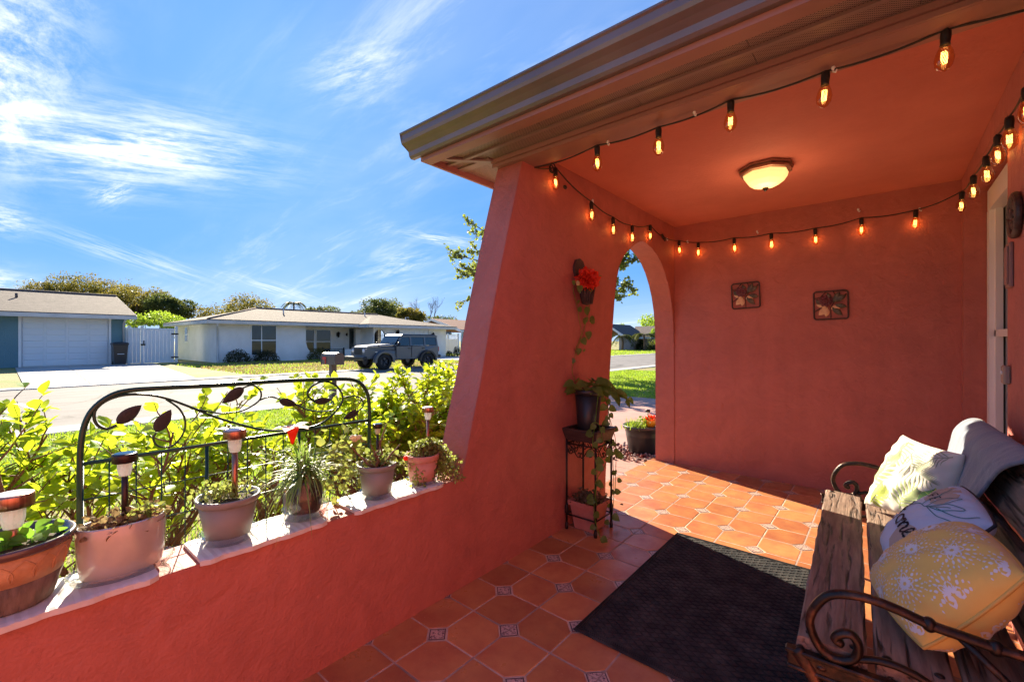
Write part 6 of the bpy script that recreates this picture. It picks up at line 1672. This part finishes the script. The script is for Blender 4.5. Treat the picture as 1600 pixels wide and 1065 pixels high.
# throw over the backrest
M['throw'] = mat('grey_striped_throw', (.24, .27, .32), .9, col2=(.15, .175, .225), vs=7, stretch=(1, 6, 1), bump=.4, bs=300, sheen=.3, bdist=.003, vr=(.3, .7))
th = thing('grey_throw', 'soft grey striped throw draped over the far end of the bench backrest', 'blanket', (.3, 2.6, .86))
path = [(lerp(bk0[0], bk1[0], (z - bk0[1]) / (bk1[1] - bk0[1])) - .055, z) for z in (.48, .56, .64, .72, .79, .845)] + [(.545, .885), (.575, .902), (.605, .895), (.625, .865), (.635, .80), (.64, .70), (.64, .60)]
path = [(x + .0, z) for x, z in path]
pth = smooth_path([Vector((x, 0, z)) for x, z in path], 5); nn = 60; b = MB(); vs = []; nrow = len(pth)
# follow the backrest plane: shift lower part onto the planks
def onback(z): return lerp(bk0[0], bk1[0], (z - bk0[1]) / (bk1[1] - bk0[1])) - .012
for i, p in enumerate(pth):
    t = i / (nrow - 1)
    x = p.x + .012
    y0 = lerp(.18, -.20, min(1, t * 2.0)) if t < .5 else -.20; y1 = lerp(.62, .72, min(1, t * 2))
    for k in range(nn + 1):
        s_ = k / nn; fold = (.007 * math.sin(s_ * 23 + t * 3) + .004 * math.sin(s_ * 51 + 2 + t * 5)) * (.5 + .5 * math.sin(math.pi * min(1, t * 1.4)))
        vs.append((x - .012 - abs(fold) * .9, lerp(y0, y1, s_), p.z + fold * .6 + (.004 if t > .3 else 0)))
fs = [(i * (nn + 1) + k, i * (nn + 1) + k + 1, (i + 1) * (nn + 1) + k + 1, (i + 1) * (nn + 1) + k) for i in range(nrow - 1) for k in range(nn)]
m_ = len(vs); vs2 = vs + [(v[0] + .008, v[1], v[2] - .008) for v in vs]
edge = [(i * (nn + 1), (i + 1) * (nn + 1)) for i in range(nrow - 1)]
fs2 = fs + [tuple(m_ + q for q in reversed(f)) for f in fs] + [(a, c_, m_ + c_, m_ + a) for a, c_ in edge] + [(a + nn, m_ + a + nn, m_ + c_ + nn, c_ + nn) for a, c_ in edge] + [(k, m_ + k, m_ + k + 1, k + 1) for k in range(nn)]
vs2 = [tuple(BM @ Vector(v)) for v in vs2]
b.add(vs2, fs2, True); b.build('cloth', M['throw'], th)

# ------------------------------------------------------------------ grass
def grass(name, xr, yr, n, hgt, wid, m, dens=None, z=G):
    x = rng.uniform(xr[0], xr[1], n); y = rng.uniform(yr[0], yr[1], n)
    keep = np.ones(n, bool) if dens is None else dens(x, y); x, y = x[keep], y[keep]; n = len(x)
    az = rng.uniform(0, 6.28, n); h = hgt * rng.uniform(.5, 1.3, n); w_ = wid * rng.uniform(.7, 1.3, n); lean = rng.uniform(.1, .9, n)
    b0 = np.stack([x, y, np.full(n, z)], 1); d = np.stack([np.cos(az), np.sin(az), np.zeros(n)], 1); s_ = np.stack([-np.sin(az), np.cos(az), np.zeros(n)], 1)
    up_ = np.array([0, 0, 1.0]); m1 = b0 + up_ * (h * .6)[:, None] + d * (h * lean * .35)[:, None]; t1 = b0 + up_ * (h * (1 - lean * .25))[:, None] + d * (h * lean)[:, None]
    W_ = w_[:, None]
    V = np.stack([b0 - s_ * W_, b0 + s_ * W_, m1 + s_ * W_ * .8, m1 - s_ * W_ * .8], 1); V2 = np.stack([m1 - s_ * W_ * .8, m1 + s_ * W_ * .8, t1], 1)
    o = npmesh(name, V.reshape(-1, 3), 4, m); tag(o, kind='stuff')
    o2 = npmesh(name, V2.reshape(-1, 3), 3, m); tag(o2, kind='stuff')
    return o
def patch(x, y):
    v = np.sin(x * 1.7 + 1) * np.sin(y * 2.1) + .6 * np.sin(x * 4.3 + y * 3.1) + .4 * np.sin(x * 9 - y * 7)
    return v
grass('grass', (-6.5, XO - .02), (-1.2, 5.2), 60000, .055, .0035, M['grass_blade'], lambda x, y: patch(x, y) > rng.normal(size=len(x)) * .5 - .45)
grass('dry_grass', (-6.5, XO - .02), (-1.2, 5.2), 22000, .030, .0035, M['grass_dry'], lambda x, y: patch(x, y) < rng.normal(size=len(x)) * .5 + .1)
grass('grass', (XN + .02, -6.5), (-1.5, 5.3), 26000, .06, .006, M['grass_blade'])
grass('grass', (XN + .02, -3.0), (10.12, 19.5), 34000, .07, .009, M['grass_blade'])
grass('grass', (-30.5, XF - .05), (7.0, 21.0), 14000, .09, .02, M['grass_dry'])
grass('grass', (-31.5, XF - .05), (6.9, 21.0), 9000, .11, .02, M['grass_blade'], lambda x, y: patch(x * .5, y * .5) > rng.normal(size=len(x)) * .5)
grass('grass', (-34, XF - .05), (28.8, 62), 9000, .14, .03, M['grass_blade'])
# fallen leaves and mulch bits on the bare soil by the wall
n = 2200; pos = np.stack([rng.uniform(-3.6, XO - .03, n), rng.uniform(-.6, 3.5, n), np.full(n, G + .012)], 1)
o = npmesh('fallen_leaves', scatter(LT, pos, unit(rng.normal(size=(n, 3)) * [1, 1, .15]), np.array([0, 0, 1]) + rng.normal(size=(n, 3)) * .2, rng.uniform(.025, .055, n)), 3, mat('fallen_leaf', (.34, .20, .09), .8, col2=(.18, .10, .05), vs=6)); tag(o, kind='stuff')

# ------------------------------------------------------------------ hedge of woody shrubs outside the wall
hl_mesh = leaf_mesh('leaf', leaf_tris(.22, .22, .34, 'ovate'), M['leaf'])
HLT = leaf_tris(.22, .22, .34, 'ovate')
def shrub(cx, cy, ztop, spread, nlimb, ntwig, lab, nobj, leafs=(.055, .095), zlow=.25, seed=0, lean=(0, 0), spx=1.0, dense=0):
    rs = random.Random(seed); t = thing('hedge_shrub', lab, 'shrub', (cx, cy, G), 0, 'broad leaved shrubs of the hedge outside the wall')
    b = MB(); P_, A_, N_, S_ = [], [], [], []
    for k in range(nlimb):
        az = 2 * math.pi * k / nlimb + rs.uniform(-.5, .5); p = Vector((cx + rs.uniform(-.06, .06), cy + rs.uniform(-.12, .12), G - .03)); pts = [p]
        R_ = spread * rs.uniform(.25 if dense else .45, 1.0); tx, ty = cx + lean[0] + math.cos(az) * R_ * .75 * spx, cy + lean[1] + math.sin(az) * R_ * 1.25
        zt2 = ztop * (rs.uniform(.45, .95) if dense else rs.uniform(.62, .93)); ns = 8
        for s_ in range(1, ns + 1):
            u = s_ / ns; hz = u ** .9; vz = u ** 1.25
            pts.append(Vector((lerp(p.x, tx, hz) + rs.uniform(-.045, .045), lerp(p.y, ty, hz) + rs.uniform(-.045, .045), lerp(p.z, zt2, vz) + rs.uniform(-.035, .035))))
        sp = smooth_path(pts, 3); r0 = rs.uniform(.013, .022); b.tube(sp, [r0 * (1 - .78 * i / len(sp)) for i in range(len(sp))], 6)
        for w_ in range(ntwig):
            i = int(lerp(.30, .99, (w_ + rs.random()) / ntwig) * (len(sp) - 1)); q = sp[i]
            d = Vector((rs.uniform(-1, 1), rs.uniform(-1, 1), rs.uniform(.0, 1.3))).normalized(); L = rs.uniform(.12, .30)
            tp = [q]; 
            for s_ in range(4): tp.append(tp[-1] + d * L / 4 + Vector((rs.uniform(-.012, .012), rs.uniform(-.012, .012), rs.uniform(-.006, .02))))
            if tp[-1].z > ztop: 
                dz = tp[-1].z - ztop; tp = [v - Vector((0, 0, dz * j / 4)) for j, v in enumerate(tp)]
            b.tube(tp, [.0042, .0036, .003, .0024, .0014], 5)
            for lf in range(rs.randint(6, 10)):
                j = rs.uniform(1.0, 4); i0 = min(3, int(j)); pq = tp[i0].lerp(tp[i0 + 1], j - i0)
                if pq.z < zlow and rs.random() < .93: continue
                ax = (d * .7 + Vector((rs.gauss(0, .6), rs.gauss(0, .6), rs.gauss(.15, .4)))).normalized()
                nv = Vector((rs.gauss(0, .45), rs.gauss(0, .45), 1)); P_.append(tuple(pq + ax * .006)); A_.append(tuple(ax)); N_.append(tuple(nv)); S_.append(rs.uniform(*leafs))
    b.build('branches', M['twig'], t)
    P_ = np.array(P_); A_ = np.array(A_); N_ = np.array(N_); S_ = np.array(S_)
    order = np.argsort(np.linalg.norm(P_ - np.array([0, 0, CH]), axis=1) / S_); P_, A_, N_, S_ = P_[order], A_[order], N_[order], S_[order]
    inv = wmat(t).inverted()
    for k in range(min(nobj, len(P_))):
        o = link('leaf', hl_mesh, t); o.matrix_basis = inv @ basis_mtx(P_[k], A_[k], N_[k], S_[k])
    if len(P_) > nobj: tag(npmesh('foliage', scatter(HLT, P_[nobj:], A_[nobj:], N_[nobj:], S_[nobj:]), 3, M['leaf'], parent=t), kind='stuff')
    return len(P_)
HX = -2.95
cnt = [shrub(HX + .05, -.40, 1.07, .62, 10, 22, 'hedge shrub at the left edge with leaves above the trellis corner', 200, seed=3, zlow=.35, leafs=(.045, .09)),
       shrub(HX + .02, .42, 1.03, .62, 14, 24, 'hedge shrub behind the left half of the trellis with thick bare limbs', 280, seed=5, lean=(.05, 0), leafs=(.04, .085), zlow=.52),
       shrub(HX - .02, 1.22, .77, .46, 12, 18, 'lowest hedge shrub behind the middle of the trellis, leaving the road visible', 220, seed=8, leafs=(.045, .08), zlow=.45),
       shrub(HX, 1.98, 1.02, .60, 20, 44, 'dense yellow green hedge shrub behind the right end of the trellis', 290, seed=11, leafs=(.045, .075), zlow=.45, dense=1),
       shrub(HX - .05, 2.72, 1.06, .60, 20, 46, 'dense hedge shrub under the jeep and left of the pillar', 290, seed=14, leafs=(.045, .075), zlow=.45, dense=1)]

# ------------------------------------------------------------------ trees
def at(px, d, z=G): 
    r = ray(px, HZ); return Vector((r[0] * d, r[1] * d, z))
def zpx(py, d): return CH + (HZ - py) / FPX * d
def tree(name, lab, px0, px1, ytop, ybot, d, m, nl=5000, ls=.26, seed=1, blobs=14, grp='trees behind the houses', cat='tree', trunkr=.22, flatten=1.0, sparse=0.0, dz=1.0):
    rs = np.random.default_rng(seed); c = at((px0 + px1) / 2, d); w_ = (px1 - px0) / FPX * d / 2; zt2, zb3 = zpx(ytop, d), max(G + .3, zpx(ybot, d))
    t = thing(name, lab, cat, c, 0, grp); b = MB(); cz = (zt2 + zb3) / 2; hz = (zt2 - zb3) / 2
    p0 = Vector((c.x, c.y, G - .2)); top = Vector((c.x, c.y, cz)); b.tube(smooth_path([p0, p0.lerp(top, .5) + Vector((.15, -.1, 0)), top], 4), [trunkr * (1 - .6 * i / 8) for i in range(9)], 8)
    b.build('trunk', M['bark'], t); b = MB(); B = []
    for k in range(blobs):
        a = rs.uniform(0, 6.28); r_ = w_ * rs.uniform(.25, .80); zz = cz + hz * rs.uniform(-.55, .62) * (1 - .35 * r_ / w_)
        q = np.array([c.x + r_ * math.cos(a), c.y + r_ * math.sin(a) * dz, zz]); rb = w_ * rs.uniform(.20, .38); B.append((q, rb, min(rb * .72, hz * .55)))
        b.tube(smooth_path([top, top.lerp(Vector(q), .55) + Vector((0, 0, -.2)), Vector(q)], 3), [trunkr * .35 * (1 - .8 * i / 6) for i in range(7)], 5)
    b.build('limb', M['bark'], t)
    per = nl // blobs; V = []
    for q, rb, rz_ in B:
        dr_ = unit(rs.normal(size=(per, 3))); rad = rs.uniform(.35, 1.05, per) ** .5; rad *= 1 + .22 * np.sin(dr_[:, 0] * 7 + dr_[:, 1] * 5 + q[0]) + .12 * np.sin(dr_[:, 2] * 13 + q[1])
        pos = q + dr_ * rad[:, None] * np.array([rb, rb, rz_])
        ax = unit(dr_ + rs.normal(size=(per, 3)) * .8); nv = rs.normal(size=(per, 3)) + np.array([0, 0, .7]); sz = rs.uniform(.55, 1.2, per) * ls
        s_ = unit(np.cross(ax, nv)); V.append(np.stack([pos, pos + ax * sz[:, None] * .5 + s_ * sz[:, None] * .32, pos + ax * sz[:, None], pos + ax * sz[:, None] * .5 - s_ * sz[:, None] * .32], 1).reshape(-1, 3))
    npmesh('crown', np.concatenate(V), 4, m, parent=t); return t
tree('oak_tree', 'broad dark oak crown rising behind the blue garage house roof', 48, 205, 431, 505, 62, M['leaf_yell'], 20000, .26, 21, 26)
tree('oak_tree', 'oak crown just right of the blue house ridge, with gaps of sky', 165, 262, 440, 515, 58, M['leaf_yell'], 12000, .25, 22, 18)
tree('oak_tree', 'dark rounded oak between the two houses, right of the lime green bush', 228, 308, 452, 520, 56, M['leaf_dark'], 12000, .24, 23, 16)
tree('lime_bush', 'bright lime green tree directly behind the white vinyl gate', 205, 300, 484, 530, 44, M['leaf_lime'], 4500, .22, 24, 14)
tree('oak_tree', 'yellow green domed tree behind the left end of the ranch roof', 308, 445, 464, 520, 60, M['leaf_yell'], 15000, .25, 25, 20)
tree('green_tree', 'small dark treetop behind the ranch roof beside the palm', 468, 528, 472, 510, 70, M['leaf_dark'], 6000, .24, 26, 10)
tree('green_tree', 'tall green tree behind the ranch roof above the entry', 548, 640, 459, 515, 64, M['leaf_dark'], 14000, .24, 27, 18)
tree('green_tree', 'lower green tree right of the tall one, behind the ranch garage', 605, 662, 478, 520, 60, M['leaf_yell'], 7000, .24, 28, 12)
tree('green_tree', 'yellow green tree above the roof seen through the arch', 985, 1060, 490, 530, 95, M['leaf_lime'], 5000, .45, 29, 14)
tree('green_tree', 'small distant tree left of the arch view roof ridge', 958, 990, 505, 525, 105, M['leaf_lime'], 1500, .4, 30, 8)
tree('lime_bush', 'bright yellow shrub at the right edge of the arch view', 1014, 1050, 505, 545, 64, M['leaf_lime'], 2000, .25, 31, 8)
tree('green_tree', 'far low tree line behind the white lattice fence', 655, 720, 492, 520, 95, M['leaf_dark'], 2500, .4, 33, 10)
# near tree hidden by the pillar: sparse crown showing on both sides
def sparse_tree(lab, pxc, d, w_, zb3, zt2, n, seed):
    rs = np.random.default_rng(seed); c = at(pxc, d); t = thing('street_tree', lab, 'tree', c); b = MB(); V = []; b2 = MB()
    top = Vector((c.x, c.y, zb3 + .6)); b.tube([Vector((c.x, c.y, G - .2)), Vector((c.x + .1, c.y, 1.2)), top], [.17, .14, .12], 10); b.build('trunk', M['bark'], t)
    for k in range(64):
        a = rs.uniform(0, 6.28); r_ = w_ * rs.uniform(.6, 1); q = Vector((c.x + r_ * math.cos(a), c.y + r_ * math.sin(a), rs.uniform(zb3, zt2) + .0)); mid = top.lerp(q, .5) + Vector((0, 0, .35))
        sp = smooth_path([top, mid, q], 5); b2.tube(sp, [.045 * (1 - .85 * i / len(sp)) for i in range(len(sp))], 5)
        for s_ in range(13):
            i = int(rs.uniform(.5, 1) * (len(sp) - 1)); p = np.array(sp[i]) + rs.normal(size=3) * .07; m_ = n; dd = unit(rs.normal(size=3) + np.array([0, 0, .2])); u = rs.uniform(0, .42, m_)
            b2.tube([Vector(sp[i]), Vector(p), Vector(p + dd * .4)], .007, 4)
            pos = p + dd * u[:, None] + rs.normal(size=(m_, 3)) * .045; V.append(scatter(LT, pos, dd + rs.normal(size=(m_, 3)) * .7, rs.normal(size=(m_, 3)) + np.array([0, 0, 1]), rs.uniform(.07, .12, m_)))
    b2.build('branches', M['bark'], t); npmesh('crown', np.concatenate(V), 3, mat('tree_leaf_mixed', (.16, .19, .035), .5, col2=(.32, .24, .06), vs=1.4, vr=(.42, .6), trans=(.30, .34, .05)), parent=t)
sparse_tree('sparse leafy street tree whose trunk is hidden behind the flared pillar', 860, 17, 4.15, 2.2, 5.6, 26, 41)
# palm
def palm(px, ytop, d, lab, seed, r_=1.6, n=22, trunk=True):
    rs = np.random.default_rng(seed); c = at(px, d); zt2 = zpx(ytop, d) - .3; t = thing('palm_tree', lab, 'palm tree', c)
    b = MB(); b.tube([(c.x, c.y, G - .2), (c.x + .15, c.y, zt2 * .5), (c.x, c.y, zt2)], [.18, .15, .13], 8); b.build('trunk', M['bark'], t); V = []
    for k in range(n):
        a = 2 * math.pi * k / n + rs.uniform(-.2, .2); e = rs.uniform(.1, 1.1); q0 = np.array([c.x, c.y, zt2]); dd = np.array([math.cos(a), math.sin(a), 0]); s_ = np.array([-math.sin(a), math.cos(a), 0])
        for u in np.linspace(.15, 1, 12):
            p = q0 + dd * r_ * u + np.array([0, 0, r_ * (u * math.sin(e) - 1.05 * u * u)])
            for sg in (-1, 1):
                tip = p + s_ * sg * r_ * .30 * (1.1 - u * .6) + dd * .15 + np.array([0, 0, -.18]); V += [p, p + dd * .22, tip]
    npmesh('frond', np.array(V), 3, M['leaf_dark'], parent=t)
palm(459, 471, 72, 'palm with drooping fronds behind the ranch roof ridge', 51, 1.7, 24)
palm(972, 522, 63, 'short palm in front of the pink house in the arch view', 52, 1.5, 18)
palm(1006, 521, 62.5, 'dark shaggy palm right of the red ornament in the arch view', 53, 1.9, 20)
# bare tree
c = at(671, 66); t = thing('bare_tree', 'leafless tree rising behind the aqua gable house', 'tree', c); b = MB()
def br(p, d, L, r_, lv):
    q = p + d * L; b.tube([p, p.lerp(q, .5) + Vector((random.uniform(-.1, .1), random.uniform(-.1, .1), 0)) * L * .3, q], [r_, r_ * .8, r_ * .55], 5)
    if lv:
        for _ in range(3): br(p.lerp(q, random.uniform(.55, 1)), (d + Vector((random.uniform(-.7, .7), random.uniform(-.7, .7), random.uniform(-.1, .5)))).normalized(), L * .66, r_ * .55, lv - 1)
br(Vector((c.x, c.y, G)), Vector((0, 0, 1)), 3.6, .12, 5); b.build('trunk', M['bark'], t)

# round bushes by the houses
def bush(px0, px1, ytop, x, lab, m, seed, n=1500, ls=.09, base=G):
    rs = np.random.default_rng(seed); c = P((px0 + px1) / 2, 560, 0, x); d = c.x * -math.sin(YAW) + c.y * math.cos(YAW); c.z = base; w_ = (px1 - px0) / FPX * d / 2 * .92; h = CH + (HZ - ytop) / FPX * d - base
    t = thing('round_bush', lab, 'bush', c, 0, 'low bushes by the neighbouring houses'); b = MB()
    for k in range(5): b.tube([c, c + Vector((rs.uniform(-.5, .5) * w_, rs.uniform(-.5, .5) * w_, h * .7))], [.03, .01], 5)
    b.build('stem', M['bark'], t)
    dr_ = unit(rs.normal(size=(n, 3))); dr_[:, 2] = np.abs(dr_[:, 2]) * 1.0 - .12; rad = rs.uniform(.55, 1.02, n) * (1 + .07 * np.sin(dr_[:, 0] * 9 + seed) * np.sin(dr_[:, 1] * 8)); pos = np.array(c) + np.array([0, 0, .08]) + dr_ * rad[:, None] * np.array([w_, w_, h * .95])
    ax = unit(dr_ + rs.normal(size=(n, 3)) * .7); nv = rs.normal(size=(n, 3)) + dr_; sz = rs.uniform(.6, 1.2, n) * ls; s_ = unit(np.cross(ax, nv))
    npmesh('foliage', np.stack([pos, pos + ax * sz[:, None] * .5 + s_ * sz[:, None] * .35, pos + ax * sz[:, None], pos + ax * sz[:, None] * .5 - s_ * sz[:, None] * .35], 1).reshape(-1, 3), 4, m, parent=t)
bush(351, 392, 545, X2 + .75, 'dark round bush left of the tall white window', M['bush_dark'], 61)
bush(396, 436, 546, X2 + .75, 'dark round bush directly under the tall white window', M['bush_dark'], 62)
bush(480, 514, 543, X2 + .6, 'golden green bush beside the black porch railing', M['leaf_yell'], 63)
bush(696, 708, 548, -29.0, 'small dark bush behind the back of the jeep', M['leaf_dark'], 64, 500)
bush(707, 722, 540, -28.5, 'rounded dark bush between the jeep and the pillar', M['bush_dark'], 65, 800)
bush(993, 1012, 527, -29.0, 'dense dark green bush by the house in the arch view', M['leaf_dark'], 66, 1500, .2)
bush(1008, 1040, 529, -26.0, 'wide dark hedge bush at the right of the arch view', M['leaf_dark'], 67, 1800, .2)
bush(970, 990, 529, -31.5, 'leafy green bush left of the red ornament in the arch view', M['leaf_yell'], 68, 1200, .2)

# ------------------------------------------------------------------ big black pot outside the arch
pc = P(1004, 706, 2, -.03); pc.z = -.035
bp = thing('black_tub', 'large black plastic tub of grass standing on red mulch outside the arch', 'plant pot', pc)
b = MB(); b.lathe([(.150, 0), (.156, .006), (.190, .20), (.194, .205), (.192, .215), (.205, .285), (.226, .288), (.228, .318), (.222, .322), (.206, .315), (.20, .28)], 44, pc); b.build('pot', M['black_plastic'], bp)
b = MB(); b.lathe([(.201, .285), (.1, .30), (0, .295)], 28, pc); b.build('soil', M['soil'], bp)
V = []
for k in range(240): V += blade_strip(np.array([pc.x - .05, pc.y - .07, pc.z + .29]) + np.array([rng.normal() * .05, rng.normal() * .07, 0]), rng.uniform(0, 6.28), rng.uniform(.10, .20), rng.uniform(.9, 1.5), rng.uniform(.2, .6), .0035, 5)
npmesh('grass_tuft', V, 4, M['leaf_lime'], parent=bp)
yc_ = pc + Vector((.055, .085, .30)); yp = thing('yellow_pot', 'small yellow pot with orange flowers set inside the black tub', 'plant pot', yc_)
b = MB(); b.lathe([(.05, -.01), (.075, .03), (.083, .075), (.078, .08), (.07, .07), (0, .066)], 28, yc_); b.build('pot', mat('yellow_glaze', (.80, .42, .02), .35), yp)
noise_leaves(90, (yc_.x, yc_.y, yc_.z + .095), (.07, .07, .02), .03, LT, M['orange'], 'blossom', yp); noise_leaves(60, (yc_.x - .03, yc_.y - .04, yc_.z + .08), (.07, .07, .02), .03, LT, M['green_plant'], 'foliage', yp)
sp_ = pc + Vector((.04, .06, .47)); so = thing('solar_light', 'short black solar light behind the yellow pot outside the arch', 'solar light', sp_ - Vector((0, 0, .17)))
b = MB(); b.lathe([(0, .03), (.026, .028), (.028, .02), (.028, .0), (.016, -.002)], 20, sp_); b.build('cap', M['dark_cap'], so)
b = MB(); b.lathe([(.018, -.003), (.016, -.035), (0, -.036)], 14, sp_); b.build('lens', M['crackle'], so)
b = MB(); b.tube([sp_ - Vector((0, 0, .036)), sp_ - Vector((0, 0, .17))], .006, 8); b.build('stake', M['dark_cap'], so)
# lava rock mulch around it
mulch = tag(thing('mulch_bed', None, None, (pc.x, pc.y, -.045)), kind='structure')
mr = [mat('red_lava_rock', (.22, .06, .045), .9, bump=.5, bs=60), mat('grey_lava_rock', (.26, .20, .18), .9, bump=.5, bs=60), mat('dark_lava_rock', (.09, .03, .03), .9, bump=.5, bs=60)]
stones = []
for k in range(6):
    b = MB(); b.ell((0, 0, 0), (.022, .017, .012), 7, 5, .28); me = b.mesh('stone', mr[k % 3]); [setattr(p, 'use_smooth', False) for p in me.polygons]; stones.append(me)
for k in range(230):
    a = random.uniform(0, 6.28); r_ = random.uniform(.12, .46); x, y = pc.x + r_ * math.cos(a), pc.y + r_ * math.sin(a) * 1.1
    if x > XO - .03: continue
    o = link('stone', stones[k % 6], mulch); o.location = (x - pc.x, y - pc.y, .010 + random.uniform(0, .012)); o.rotation_euler = [random.uniform(0, 6) for _ in range(3)]; s_ = random.uniform(.6, 1.3); o.scale = (s_, s_, s_)
